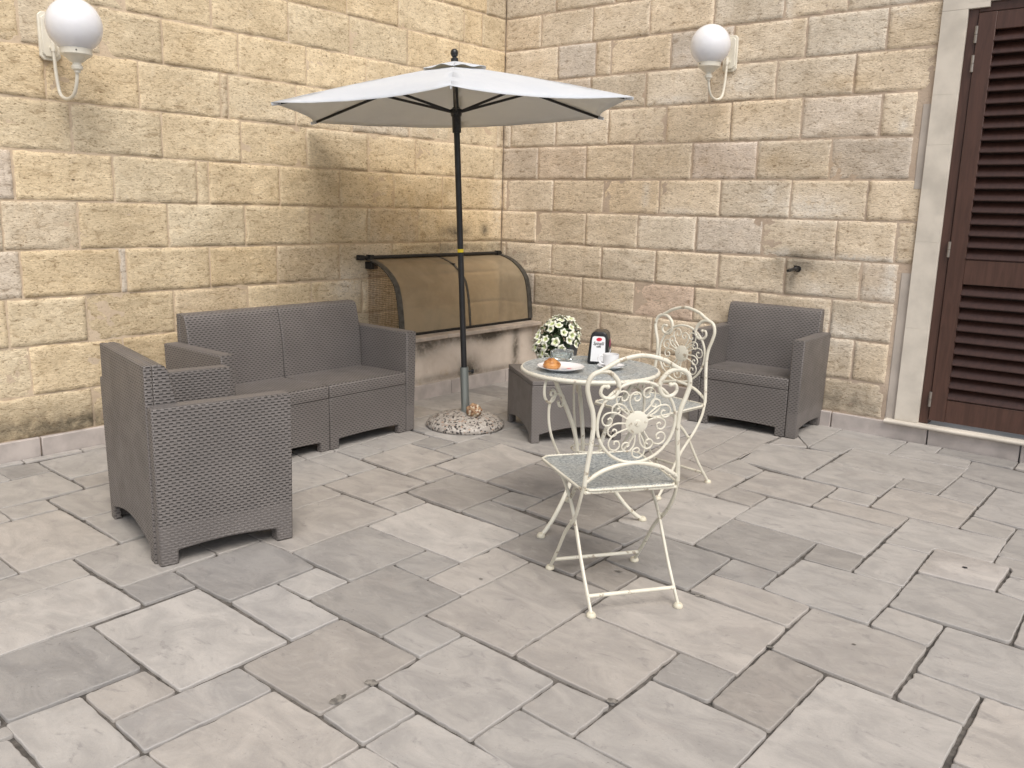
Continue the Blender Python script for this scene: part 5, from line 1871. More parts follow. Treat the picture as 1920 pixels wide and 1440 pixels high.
[0.407,0.819,4.58,4.83],
[0.819,1.205,4.58,4.83],
[1.205,1.761,4.58,4.83],
[1.761,2.293,4.58,4.83],
[2.293,2.791,4.58,4.83],
[2.791,3.23,4.58,4.83],
[3.23,3.65,4.58,4.83],
[3.65,4.16,4.58,4.83],
[4.16,4.645,4.58,4.83],
[4.645,5.135,4.58,4.83],
[5.135,5.634,4.58,4.83],
[5.634,6.16,4.58,4.83],
[6.16,6.562,4.58,4.83],
[6.562,6.976,4.58,4.83],
[6.976,7.552,4.58,4.83],
[0.0,0.471,4.83,5.08],
[0.471,1.024,4.83,5.08],
[1.024,1.393,4.83,5.08],
[1.393,1.766,4.83,5.08],
[1.766,2.186,4.83,5.08],
[2.186,2.639,4.83,5.08],
[2.639,3.136,4.83,5.08],
[3.136,3.519,4.83,5.08],
[3.519,3.998,4.83,5.08],
[3.998,4.374,4.83,5.08],
[4.374,4.753,4.83,5.08],
[4.753,5.262,4.83,5.08],
[5.262,5.743,4.83,5.08],
[5.743,6.242,4.83,5.08],
[6.242,6.684,4.83,5.08],
[6.684,7.149,4.83,5.08],
[7.149,7.555,4.83,5.08],
[0.0,0.27,5.08,5.33],
[0.27,0.794,5.08,5.33],
[0.794,1.339,5.08,5.33],
[1.339,1.715,5.08,5.33],
[1.715,2.101,5.08,5.33],
[2.101,2.639,5.08,5.33],
[2.639,3.137,5.08,5.33],
[3.137,3.666,5.08,5.33],
[3.666,4.073,5.08,5.33],
[4.073,4.526,5.08,5.33],
[4.526,4.943,5.08,5.33],
[4.943,5.481,5.08,5.33],
[5.481,5.922,5.08,5.33],
[5.922,6.426,5.08,5.33],
[6.426,7.004,5.08,5.33],
[7.004,7.435,5.08,5.33],
[7.435,7.916,5.08,5.33],
[0.0,0.411,5.33,5.58],
[0.411,0.974,5.33,5.58],
[0.974,1.428,5.33,5.58],
[1.428,1.869,5.33,5.58],
[1.869,2.25,5.33,5.58],
[2.25,2.803,5.33,5.58],
[2.803,3.18,5.33,5.58],
[3.18,3.558,5.33,5.58],
[3.558,4.043,5.33,5.58],
[4.043,4.509,5.33,5.58],
[4.509,5.02,5.33,5.58],
[5.02,5.446,5.33,5.58],
[5.446,5.976,5.33,5.58],
[5.976,6.353,5.33,5.58],
[6.353,6.76,5.33,5.58],
[6.76,7.266,5.33,5.58],
[7.266,7.644,5.33,5.58],
[0.0,0.256,5.58,5.83],
[0.256,0.776,5.58,5.83],
[0.776,1.289,5.58,5.83],
[1.289,1.711,5.58,5.83],
[1.711,2.102,5.58,5.83],
[2.102,2.541,5.58,5.83],
[2.541,3.061,5.58,5.83],
[3.061,3.501,5.58,5.83],
[3.501,3.887,5.58,5.83],
[3.887,4.403,5.58,5.83],
[4.403,4.888,5.58,5.83],
[4.888,5.45,5.58,5.83],
[5.45,6.017,5.58,5.83],
[6.017,6.578,5.58,5.83],
[6.578,7.035,5.58,5.83],
[7.035,7.571,5.58,5.83],
[0.0,0.257,5.83,6.08],
[0.257,0.687,5.83,6.08],
[0.687,1.134,5.83,6.08],
[1.134,1.7,5.83,6.08],
[1.7,2.257,5.83,6.08],
[2.257,2.672,5.83,6.08],
[2.672,3.111,5.83,6.08],
[3.111,3.552,5.83,6.08],
[3.552,3.991,5.83,6.08],
[3.991,4.439,5.83,6.08],
[4.439,4.884,5.83,6.08],
[4.884,5.287,5.83,6.08],
[5.287,5.771,5.83,6.08],
[5.771,6.306,5.83,6.08],
[6.306,6.785,5.83,6.08],
[6.785,7.329,5.83,6.08],
[7.329,7.813,5.83,6.08],
[0.0,0.212,6.08,6.33],
[0.212,0.739,6.08,6.33],
[0.739,1.293,6.08,6.33],
[1.293,1.714,6.08,6.33],
[1.714,2.079,6.08,6.33],
[2.079,2.553,6.08,6.33],
[2.553,3.033,6.08,6.33],
[3.033,3.517,6.08,6.33],
[3.517,4.09,6.08,6.33],
[4.09,4.593,6.08,6.33],
[4.593,5.13,6.08,6.33],
[5.13,5.504,6.08,6.33],
[5.504,5.985,6.08,6.33],
[5.985,6.518,6.08,6.33],
[6.518,6.896,6.08,6.33],
[6.896,7.274,6.08,6.33],
[7.274,7.797,6.08,6.33],
[0.0,0.465,6.33,6.58],
[0.465,0.843,6.33,6.58],
[0.843,1.343,6.33,6.58],
[1.343,1.734,6.33,6.58],
[1.734,2.259,6.33,6.58],
[2.259,2.761,6.33,6.58],
[2.761,3.175,6.33,6.58],
[3.175,3.584,6.33,6.58],
[3.584,4.112,6.33,6.58],
[4.112,4.587,6.33,6.58],
[4.587,5.115,6.33,6.58],
[5.115,5.562,6.33,6.58],
[5.562,5.996,6.33,6.58],
[5.996,6.569,6.33,6.58],
[6.569,7.077,6.33,6.58],
[7.077,7.546,6.33,6.58],
[0.0,0.338,6.58,6.83],
[0.338,0.857,6.58,6.83],
[0.857,1.372,6.58,6.83],
[1.372,1.934,6.58,6.83],
[1.934,2.384,6.58,6.83],
[2.384,2.926,6.58,6.83],
[2.926,3.433,6.58,6.83],
[3.433,3.98,6.58,6.83],
[3.98,4.518,6.58,6.83],
[4.518,5.061,6.58,6.83],
[5.061,5.617,6.58,6.83],
[5.617,6.187,6.58,6.83],
[6.187,6.688,6.58,6.83],
[6.688,7.163,6.58,6.83],
[7.163,7.68,6.58,6.83],
[0.0,0.431,6.83,7.08],
[0.431,0.884,6.83,7.08],
[0.884,1.336,6.83,7.08],
[1.336,1.728,6.83,7.08],
[1.728,2.251,6.83,7.08],
[2.251,2.829,6.83,7.08],
[2.829,3.272,6.83,7.08],
[3.272,3.669,6.83,7.08],
[3.669,4.074,6.83,7.08],
[4.074,4.527,6.83,7.08],
[4.527,4.951,6.83,7.08],
[4.951,5.525,6.83,7.08],
[5.525,5.898,6.83,7.08],
[5.898,6.326,6.83,7.08],
[6.326,6.711,6.83,7.08],
[6.711,7.214,6.83,7.08],
[7.214,7.744,6.83,7.08]
]

# ------------------------------------------------------------------ ground and paving
mb = MB()
mb.box(-30,40,-60,30,-.3,-.0115)
g = mb.build('ground', M['joint'], flat=True); tag(g, kind='structure')

HUES = {'': (1,1,1), 'w': (1.014,.994,.975), 'b': (.99,.996,1.008)}
def tone(code):
    k = code[-1] if code[-1] in 'wb' else ''
    n = int(code[:-1] if k else code)
    v = .362 + .036*n + random.uniform(-.012,.012)
    h = HUES[k]; j = random.uniform(-.01,.01)
    return (v*1.045*h[0]+j*.25, v*1.0*h[1], v*.955*h[2]-j*.25)
def ragged(P, inset, rnd, chip, seed):
    """polygon (2-D, counter-clockwise) inset, rounded and roughened"""
    n = len(P); Q = []
    for i in range(n):
        a, b, c = P[i-1], P[i], P[(i+1)%n]
        d1 = (b-a).normalized(); d2 = (c-b).normalized()
        n1 = Vector((-d1.y,d1.x)); n2 = Vector((-d2.y,d2.x))
        den = 1+n1.dot(n2)
        if den < .25: den = .25
        Q.append(b+(n1+n2)*inset/den)
    out = []
    for i in range(n):
        a, b, c = Q[i-1], Q[i], Q[(i+1)%n]
        l1 = (a-b).length; l2 = (c-b).length
        r = min(rnd*random.uniform(.5,1.6), .2*l1, .2*l2)
        p1 = b+(a-b).normalized()*r; p2 = b+(c-b).normalized()*r
        cv = (p2-p1)
        turn = (b-a).cross(c-b) if False else 0
        for t in (0,.5,1): out.append((1-t)**2*p1+2*t*(1-t)*b+t*t*p2)
        nx = Q[(i+1)%n]; r2 = min(rnd*.5, .2*l2)
        e = nx+(b-nx).normalized()*r2
        L = (e-p2).length; m = max(2, int(L/.022))
        nrm = (nx-b).normalized(); nrm = Vector((-nrm.y,nrm.x))
        for k in range(1, m):
            p = p2.lerp(e, k/m)
            w = noise.noise(Vector((p.x*9,p.y*9,seed)))*.35 + noise.noise(Vector((p.x*38,p.y*38,seed+9)))*.5
            c_ = noise.noise(Vector((p.x*22,p.y*22,seed+31)))
            w += max(0, c_-.42)*3.2
            out.append(p+nrm*w*chip)
    return out
mb = MB(); bm = mb.bm
TL = bm.verts.layers.float_color.new('tint')
def add_slab(P, col, seed, rough, z=0.):
    o = ragged(P, .0035 if rough else .003, .012, .0064 if rough else .004, seed)
    ins = []
    cx = sum((p for p in o), Vector((0,0)))/len(o)
    tx, ty = random.gauss(0,.0011), random.gauss(0,.0011)
    zz = z+random.uniform(-.0012,.0012)
    H = lambda p: zz+(p.x-cx.x)*tx+(p.y-cx.y)*ty
    rings = []
    for d, dz in ((0,-.02),(0,-.0035),(.0014,-.0010),(.0036,0)):
        rg = []
        m = len(o)
        for i, p in enumerate(o):
            t = (o[(i+1)%m]-o[i-1]); t = t.normalized() if t.length > 1e-6 else Vector((1,0))
            q = p+Vector((-t.y,t.x))*d
            kk = 1.07 if .001 < d < .0035 else 1.
            vt = bm.verts.new((q.x,q.y,H(q)+dz)); vt[TL] = (col[0]*kk,col[1]*kk,col[2]*kk,1); rg.append(vt)
        rings.append(rg)
    for a, b in zip(rings, rings[1:]):
        for k in range(len(a)):
            mb.face([a[k],a[(k+1)%len(a)],b[(k+1)%len(a)],b[k]])
    f_ = mb.face(rings[-1])
for i, (code, fl) in enumerate(SLABS):
    P = [Vector((fl[k],fl[k+1])) for k in range(0,len(fl),2)]
    add_slab(P, tone(code), i*3.7, True)
pv = mb.build('stone_paving', M['slab'], fix=False, sharp=.9)
for p_ in pv.data.polygons:
    if len(p_.vertices) > 6: p_.use_smooth = False
pv.data.update(); tag(pv, kind='structure')

mb = MB(); bm = mb.bm; TL = bm.verts.layers.float_color.new('tint')
cv = [Vector(p) for p in COVER]
add_slab(cv, (.44,.415,.395), 777, True, .003)
ac = mb.build('access_cover', M['slab'], fix=False, sharp=.9)
tag(ac, 'pale square stone cover with a dark finger hole, set in the paving', 'access cover')
mb = MB()
mb.lathe([(0,.0045),(.010,.0045),(.0105,.0040)], 14, (4.117,-1.962,.0))
mb.build('finger_hole', M['ink'], ac)

# broken corners filled with gritty mortar
mb = MB()
for (x,y,rx,ry,a0) in [[3.015, -4.092, 0.02, 0.016, 0.3], [3.009, -4.212, 0.03, 0.014, 1.62], [3.794, -3.099, 0.012, 0.009, 0], [3.588, -3.702, 0.018, 0.012, 0.6], [3.451, -2.916, 0.02, 0.01, 0.2], [3.994, -2.898, 0.0065, 0.004, 0.3], [3.117, -2.935, 0.014, 0.008, 0.5], [2.774, -3.345, 0.01, 0.006, 0]]:
    vs = []
    for k in range(26):
        a = 2*math.pi*k/26; r = 1+.38*noise.noise(Vector((math.cos(a)*2.1+x*9,math.sin(a)*2.1,y*7)))+.14*noise.noise(Vector((math.cos(a)*7,math.sin(a)*7,x)))
        u, v = rx*r*math.cos(a), ry*r*math.sin(a)
        vs.append(mb.bm.verts.new((x+u*math.cos(a0)-v*math.sin(a0), y+u*math.sin(a0)+v*math.cos(a0), .0022)))
    mb.face(vs)
pt_ = mb.build('mortar_patch', plain('gritty_patch', (.185,.172,.155), .95, var=.5, scale=60, bump=.8, bscale=150), flat=True); tag(pt_, kind='structure')

# ------------------------------------------------------------------ stone walls
def blob(s, z, L):
    v = 0
    for (bs,bz,rs,rz,a) in L:
        d = ((s-bs)/rs)**2+((z-bz)/rz)**2
        if d < 6: v += a*math.exp(-d)
    return min(1, v)
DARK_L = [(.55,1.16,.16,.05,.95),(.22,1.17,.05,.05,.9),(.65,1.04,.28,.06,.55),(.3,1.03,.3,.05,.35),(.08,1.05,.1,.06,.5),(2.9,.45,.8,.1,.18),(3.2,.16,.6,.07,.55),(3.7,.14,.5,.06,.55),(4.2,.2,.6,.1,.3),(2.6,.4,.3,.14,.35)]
WHITE_L = [(1.66,.78,.16,.1,.55),(1.42,.72,.06,.1,.5),(.3,2.2,.6,.1,.25),(.05,1.4,.1,.3,.4),(1.3,1.9,.9,.08,.35)]
OCH_L = [(1.2,1.40,.75,.33,.85),(.75,1.2,.7,.25,.55),(2.0,1.15,.6,.3,.35),(1.1,.85,.6,.25,.35),(2.5,.7,.8,.3,.25),(3.3,2.0,.4,.1,.3)]  # blobs below the parasol: ochre stain with warm canopy light painted in
DARK_R = [(2.56,1.10,.17,.05,.62),(2.44,1.0,.11,.07,.38),(2.53,.93,.035,.08,.5),(2.6,1.03,.10,.05,.5),(.18,.72,.3,.12,.42),(.2,.97,.2,.06,.35),(.5,.55,.4,.1,.28),(3.05,.17,.25,.09,.5),(2.7,.2,.3,.08,.45),(1.0,.9,.2,.06,.18)]
WHITE_R = [(2.62,1.40,.22,.09,.75),(2.4,1.105,.13,.02,.7),(2.95,1.1,.22,.022,1.),(2.47,1.12,.04,.03,.6),(1.66,1.36,.16,.03,.6),(1.38,1.47,.03,.1,.8),(2.32,1.48,.05,.1,.6),(1.55,2.13,.14,.03,1.),(2.05,2.2,.14,.08,.7),(3.15,1.0,.04,.12,.8),(3.13,1.9,.03,.05,.9),(2.35,2.65,.03,.08,.6),(3.05,2.6,.1,.1,.6),(2.9,.62,.2,.12,.45),(2.3,1.87,.3,.06,.35),(3.1,.9,.15,.04,.5),(2.7,.88,.1,.06,.5)]
OCH_R = [(2.35,1.7,.12,.08,.7),(2.7,1.65,.2,.1,.5),(2.75,2.17,.2,.06,.75),(1.65,1.68,.3,.1,.4),(2.15,2.05,.2,.05,.5),(1.1,1.9,.2,.06,.4),(2.75,.98,.3,.06,.4)]
def rand_tint(base, var):
    k = 1+random.gauss(0,var)
    wm = random.gauss(0,.016)
    return (base[0]*k*(1+wm), base[1]*k, base[2]*k*(1-1.6*wm))
def wall(name, label, blocks, P, base, mats, dark, white, och, smax, keep=None, special=None, rough=1., edge=-.004):
    """P(s,z,d) -> world point, d = distance out of the wall face"""
    mb = MB(); bm = mb.bm
    TL = bm.verts.layers.float_color.new('tint'); SL = bm.verts.layers.float_color.new('stain_warmth')
    def V(s, z, d, col):
        v = bm.verts.new(P(s,z,d)); v[TL] = (*col,1)
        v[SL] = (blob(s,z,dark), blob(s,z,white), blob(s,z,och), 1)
        return v
    # mortar bed
    mb.mi = 1
    def bed(s0, s1, z0, z1, step):
        ns = max(1,int((s1-s0)/step)); nz = max(1,int((z1-z0)/step))
        G = []
        for j in range(nz+1):
            z = z0+(z1-z0)*j/nz
            G.append([V(s0+(s1-s0)*i/ns, z, -.0030+.0036*noise.noise(Vector(((s0+(s1-s0)*i/ns)*14,z*14,2.2))), (.5,.4,.3)) for i in range(ns+1)])
        for j in range(nz):
            for i in range(ns): mb.face([G[j][i],G[j][i+1],G[j+1][i+1],G[j+1][i]])
    for r in (keep or [(0,smax,0,7)]):
        zt = min(r[3], 3.0)
        bed(r[0], min(r[1],4.6), r[2], zt, .028)
        if r[1] > 4.6: bed(4.6, r[1], r[2], zt, .3)
        if r[3] > 3.0: bed(r[0], r[1], 3.0, r[3], .3)
    # blocks
    mb.mi = 0
    for bi, (s0,s1,z0,z1) in enumerate(blocks):
        if s0 > smax: continue
        seen = z0 < 2.95 and s0 < 4.8
        col = rand_tint(base, .036)
        if special: col = special(s0,s1,z0,z1,col)
        if random.random() < .10: col = tuple(c*f for c, f in zip(col, (.93,.95,1.02)))
        gap = random.uniform(.0030,.0062)
        a0, a1, b0, b1 = s0+gap, s1-gap, z0+gap*1.0, z1-gap*1.0
        if a1-a0 < .012: continue
        step = .017 if seen else .12
        ns = max(3,int((a1-a0)/step)); nz = max(3,int((b1-b0)/step))
        ds = 0 if not seen else random.uniform(.6,1.5)
        base_d = random.uniform(-.0005,.004); tilt = random.uniform(-.006,.006)
        # knocked corners
        G = []
        sd = bi*7.13
        for j in range(nz+1):
            row = []
            for i in range(ns+1):
                fs, fz = i/ns, j/nz
                if seen:
                    fs = 0 if i == 0 else 1 if i == ns else (.0042/(a1-a0)+(i-1)/(ns-2)*(1-.0084/(a1-a0))) if ns > 2 else fs
                    fz = 0 if j == 0 else 1 if j == nz else (.0042/(b1-b0)+(j-1)/(nz-2)*(1-.0084/(b1-b0))) if nz > 2 else fz
                s, z = a0+(a1-a0)*fs, b0+(b1-b0)*fz
                es = min(s-a0, a1-s); ez = min(z-b0, b1-z); e = min(es, ez)
                if seen:
                    if i in (0,ns): s += .0075*noise.noise(Vector((z*21,sd,i)))+.003*noise.noise(Vector((z*70,sd,i)))
                    if j in (0,nz): z += .0060*noise.noise(Vector((s*17,sd,j+5)))+.003*noise.noise(Vector((s*70,sd,j)))
                d = base_d+tilt*(fs-.5)
                if seen:
                    q = Vector((s*9,z*17,sd)); d += rough*(.0042*noise.noise(q)*ds+.0028*noise.noise(q*3.1)*ds+.0016*noise.noise(q*7.3))
                    cr = es*es+ez*ez
                    if e < .001: d = edge-.002*noise.noise(Vector((s*6,z*6,sd)))
                    elif e < .006: d -= .0005
                row.append(V(s,z,d,col))
            G.append(row)
        for j in range(nz):
            for i in range(ns): mb.face([G[j][i],G[j][i+1],G[j+1][i+1],G[j+1][i]])
    o = mb.build(name, mats, fix=False, sharp=3.2)
    # body of the wall behind the facing
    return tag(o, label, 'wall')
def spL(s0,s1,z0,z1,c):
    if z0 == .836 and 3.2 < s0 < 3.3 and s1-s0 < .1: return (.72,.67,.60)
    if s1 < 0: return c
    if abs(z0-.836) < .01 and s0 > 3.6 and s1 > 3.8: return (.70,.63,.54)
    if abs(z0-1.333) < .01 and s0 > 3.7: return (.68,.61,.53)
    if abs(z0-1.083) < .01 and 3.4 < s0 < 4.0: return (c[0]*.98,c[1]*1.0,c[2]*1.08)
    return c
def spR(s0,s1,z0,z1,c):
    if abs(z0-1.583) < .01 and 1.7 < s0 < 1.8: return (.68,.60,.53)
    if abs(z0-1.583) < .01 and .3 < s0 < .5: return (.68,.59,.49)
    if abs(z0-.586) < .01 and 1.2 < s0 < 1.5: return (.70,.575,.48)
    if z0 < .6: return tuple(x*.93 for x in c)
    return c
# left wall: the plane x = 0, s = -y ; right wall: the plane y = 0, s = x
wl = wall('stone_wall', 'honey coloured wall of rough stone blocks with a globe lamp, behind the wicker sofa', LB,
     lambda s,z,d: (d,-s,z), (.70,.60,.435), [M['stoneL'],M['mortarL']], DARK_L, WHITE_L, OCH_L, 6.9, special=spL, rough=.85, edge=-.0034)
mb = MB(); mb.box(-.45,-.02,-7,.0,-.2,7); mb.build('wall_core', M['mortarL'], wl, flat=True)
DX0, DX1, DZ = 3.275, 4.89, 2.68          # outer edges of the door surround
def clip_r(bl):
    out = []
    for s0,s1,z0,z1 in bl:
        lim = 3.195 if (z0 < 1.0 or 1.45 < z0 < 2.0) else DX0
        if z0 >= 2.58: lim = 99
        if s0 < lim:
            if s1 > lim: s1 = lim
            if s1-s0 > .03: out.append((s0,s1,z0,z1))
        elif s1 > DX1+.05: out.append((max(s0,DX1),s1,z0,z1))
    return out
RB2 = clip_r([b for b in RB])
wr = wall('stone_wall', 'pinkish grey wall of smoother stone blocks beside the shuttered door', RB2,
     lambda s,z,d: (s,-d,z), (.735,.65,.53), [M['stoneR'],M['mortarR']], DARK_R, WHITE_R, OCH_R, 7.4,
     keep=[(0,DX0,0,7),(DX0,DX1,2.6,7),(DX1,7.4,0,7)], special=spR, rough=.55, edge=-.0046)
mb = MB(); mb.box(-.45,DX0+.02,.02,.45,-.2,7); mb.box(DX1-.02,7.5,.02,.45,-.2,7); mb.box(DX0+.02,DX1-.02,.02,.45,2.66,7)
mb.build('wall_core', M['mortarR'], wr, flat=True)
mb = MB()
for z0,z1,x0 in ((.105,1.028,3.2),(1.53,2.015,3.215)):
    G = []
    for j in range(25):
        z = z0+(z1-z0)*j/24
        G.append([(x0+(DX0-.004-x0)*i/4+(.004*noise.noise(Vector((z*20,i,1))) if i == 0 else 0), -(.0018+.0016*noise.noise(Vector((z*9,i*2,3))) if 0 < i else -.012), z) for i in range(5)])
    mb.grid(G)
mb.build('cement_filler', M['filler'], wr)
# skirting stones
def skirting(parent, P, runs, depth=.018, h=.1):
    for s0, s1 in runs:
        L = []
        s = s0
        while s < s1-.05:
            e = min(s1, s+random.uniform(.5,.72)) if s1-s > .9 else s1
            L.append((s,e)); s = e
        for a, b in L:
            mb = MB(); hh = h+random.uniform(-.003,.003)
            c = [P(a+.004,-.01,-.01),P(b-.004,-.01,-.01),P(b-.004,hh,-.01),P(a+.004,hh,-.01),P(a+.004,-.01,depth),P(b-.004,-.01,depth),P(b-.004,hh-.003,depth),P(a+.004,hh-.003,depth)]
            v = [mb.bm.verts.new(p) for p in c]
            for q in ((0,1,2,3),(4,5,6,7),(0,1,5,4),(1,2,6,5),(2,3,7,6),(3,0,4,7)): mb.face([v[i] for i in q])
            mb.build('skirting_stone', M['skirt'], parent, bevel=.004)
skirting(wl, lambda s,z,d: (d,-s,z), [(1.63,3.29),(3.29,3.77),(3.77,6.8)])
skirting(wr, lambda s,z,d: (s,-d,z), [(.48,1.9),(1.9,2.885),(2.885,3.475),(3.475,4.9),(4.9,7.3)])

# ------------------------------------------------------------------ light well with its curved cover
def stained_box(mb, SLy, pts_fn): pass
ww = thing('light_well', 'stained low rendered wall with stone coping closing the light well in the corner', 'low wall', (.215,-.8,0))
def wwp(o):  # keep world coordinates for children
    o.matrix_parent_inverse = Matrix.Translation(-Vector((.215,-.8,0)))
    return o
mb = MB(); bm = mb.bm; SL = bm.verts.layers.float_color.new('stain_warmth')
DW = [(-.30,.25,.045,.16,.8),(-1.0,.40,.35,.045,.6),(-.62,.38,.14,.05,.7),(-.85,.16,.12,.09,.75),(-1.35,.36,.16,.06,.7),(-.05,.3,.08,.12,.6),(-1.2,.13,.4,.03,.5),(-.4,.4,.3,.025,.5),(-.5,.11,.3,.03,.5)]
G = []
for j in range(22):
    z = .0+.42*j/21; row = []
    for i in range(90):
        y = -1.62+1.60*i/89
        v = bm.verts.new((.43+.0022*noise.noise(Vector((y*6,z*6,0)))+.0012*noise.noise(Vector((y*25,z*25,4))),y,z)); v[SL] = (blob(y,z,DW),0,0,1); row.append(v)
    G.append(row)
for j in range(21):
    for i in range(89): mb.face([G[j][i],G[j][i+1],G[j+1][i+1],G[j+1][i]])
mb.box(.02,.425,-1.62,-1.52,0,.42); mb.box(.33,.4255,-1.519,-.02,0,.4195)
wwp(mb.build('rendered_wall', M['plaster'], ww, fix=False))
for a, b in ((-1.64,-1.13),(-1.13,-.53),(-.53,-.021)):
    mb = MB(); mb.box(.30,.478,a+.002,b-.002,.421,.451)
    for v in mb.bm.verts: v.co.x += .004*noise.noise(v.co*30)
    wwp(mb.build('coping_stone', M['coping'], ww, bevel=.006))
for a, b in ((-1.62,-1.06),(-1.06,-.44),(-.44,-.021)):
    mb = MB(); mb.box(.425,.449,a+.003,b-.003,-.01,.102)
    wwp(mb.build('skirting_stone', M['skirt'], ww, bevel=.004))

cc = thing('curved_cover', 'curved smoked plastic cover with black iron ribs over the light well in the corner', 'window cover', (.02,-.78,.452))
off = Vector((.02,-.78,.452))
def ccp(o):
    o.matrix_parent_inverse = Matrix.Translation(-off); return o
prof = spline([(.012,.972),(.064,.963),(.159,.932),(.236,.884),(.290,.832),(.322,.774),(.349,.65),(.368,.47)], 6)
def bar(y, w=.048, th=.008, part='curved_rib', m='greyiron'):
    mb = MB(); A = []; B = []
    n = len(prof)
    rows = []
    for i in range(n):
        t = (prof[min(n-1,i+1)]-prof[max(0,i-1)]).normalized(); nn = Vector((t.y,-t.x)) if len(t) == 2 else Vector((-t.y,t.x,0))
        nv = Vector((-t.y,t.x)); 
        if nv.x < 0: nv = -nv
        p = Vector((prof[i].x,prof[i].y)); q = p+nv*th
        rows.append([(p.x,y-w/2,p.y),(p.x,y+w/2,p.y),(q.x,y+w/2,q.y),(q.x,y-w/2,q.y),(p.x,y-w/2,p.y)])
    mb.grid(rows)
    return ccp(mb.build(part, M[m], cc, sharp=.5))
prof = [Vector((p.x,p.y)) for p in [Vector((a.x,a.y,0)) for a in [Vector((q[0],q[1],0)) for q in prof]]]
bar(-1.485); bar(-.775, .020, .003); bar(-.045)
mb = MB(); rows = []
for p in prof: rows.append([(p.x-.003,y,p.y-.002) for y in (-1.5,-1.0,-.5,-.03)])
mb.grid(rows); sh = mb.build('smoked_sheet', M['smoky'], cc); ccp(sh)
mb = MB(); mb.tube([(.024,-1.56,.985),(.024,-.03,.985)], .0135, 10)
for y in (-1.56,-1.47,-.07): mb.box(.005,.045,y-.02,y+.02,.968,1.004)
mb.lathe([(0,-.03),(.012,-.015),(.016,0),(.010,.012),(0,.014)], 10, (0,0,0), Matrix.Translation((.022,-1.575,.985)) @ Matrix.Rotation(R(90),4,'X'))
ccp(mb.build('hinge_rod', M['blackiron'], cc))
mb = MB(); mb.box(.003,.075,-1.50,-1.44,.905,.955); ccp(mb.build('bracket', M['blackiron'], cc, bevel=.003))
mb = MB(); mb.box(.355,.375,-1.50,-.03,.452,.470); ccp(mb.build('bottom_rail', M['blackiron'], cc, bevel=.002))
mb = MB(); mb.tube([(.19,-.775,.925),(.26,-.775,.82)], .009, 6); mb.box(.012,.2,-.78,-.77,.918,.932); ccp(mb.build('stay', M['greyiron'], cc))
# wire mesh closing the end of the cover
mb = MB(); yy = -1.478
def xmax(z):
    for a, b in zip(prof, prof[1:]):
        if min(a.y,b.y) <= z <= max(a.y,b.y) and abs(a.y-b.y) > 1e-6: return a.x+(b.x-a.x)*(z-a.y)/(b.y-a.y)
    return .05
z = .462
while z < .93:
    mb.tube([(.01,yy,z),(xmax(z)-.004,yy,z)], .0011, 4); z += .0155
x = .02
while x < .36:
    zt = max((q for q in [.46+.01*k for k in range(52)] if xmax(q) > x+.004), default=.5)
    mb.tube([(x,yy+.0015,.456),(x,yy+.0015,zt)], .0011, 4); x += .0155
ccp(mb.build('wire_mesh', M['rust'], cc))

# ------------------------------------------------------------------ shuttered door with stone surround
ds = thing('door_surround', 'cream dressed stone door surround with a rounded sill, framing the brown shutters', 'door surround', (4.08,0,0))
dsoff = Vector((4.08,0,0))
def dsp(o):
    o.matrix_parent_inverse = Matrix.Translation(-dsoff); return o
zs = [.122,.70,1.22,1.78,2.06,2.515]
for x0,x1 in ((DX0,3.412),(4.752,DX1)):
    for a,b in zip(zs, zs[1:]):
        mb = MB(); mb.box(x0,x1,-.021,.30,a+.0002,b-.0002); dsp(mb.build('jamb_stone', M['jamb'], ds, bevel=.0012))
mb = MB(); mb.box(DX0,3.52,-.021,.30,2.5158,2.68); dsp(mb.build('lintel_stone', M['jamb'], ds, bevel=.0012))
mb = MB(); mb.box(3.413,4.751,-.0215,.30,2.547,2.68)
mb.box(3.5215,DX1,-.0205,.30,2.5475,2.679)
dsp(mb.build('lintel_stone', M['jamb'], ds, bevel=.0012))
mb = MB(); pr = []
for k in range(9):
    a = -math.pi/2-math.pi*k/8; pr.append((-.047+.0105*math.cos(a)*1.3, .1085+.0125*math.sin(a)))
pr = [(.30,.096)]+pr+[(.30,.121)]
mb.prism(pr, 'x', 3.222, 4.94)
dsp(mb.build('door_sill', M['jamb'], ds, bevel=.002))

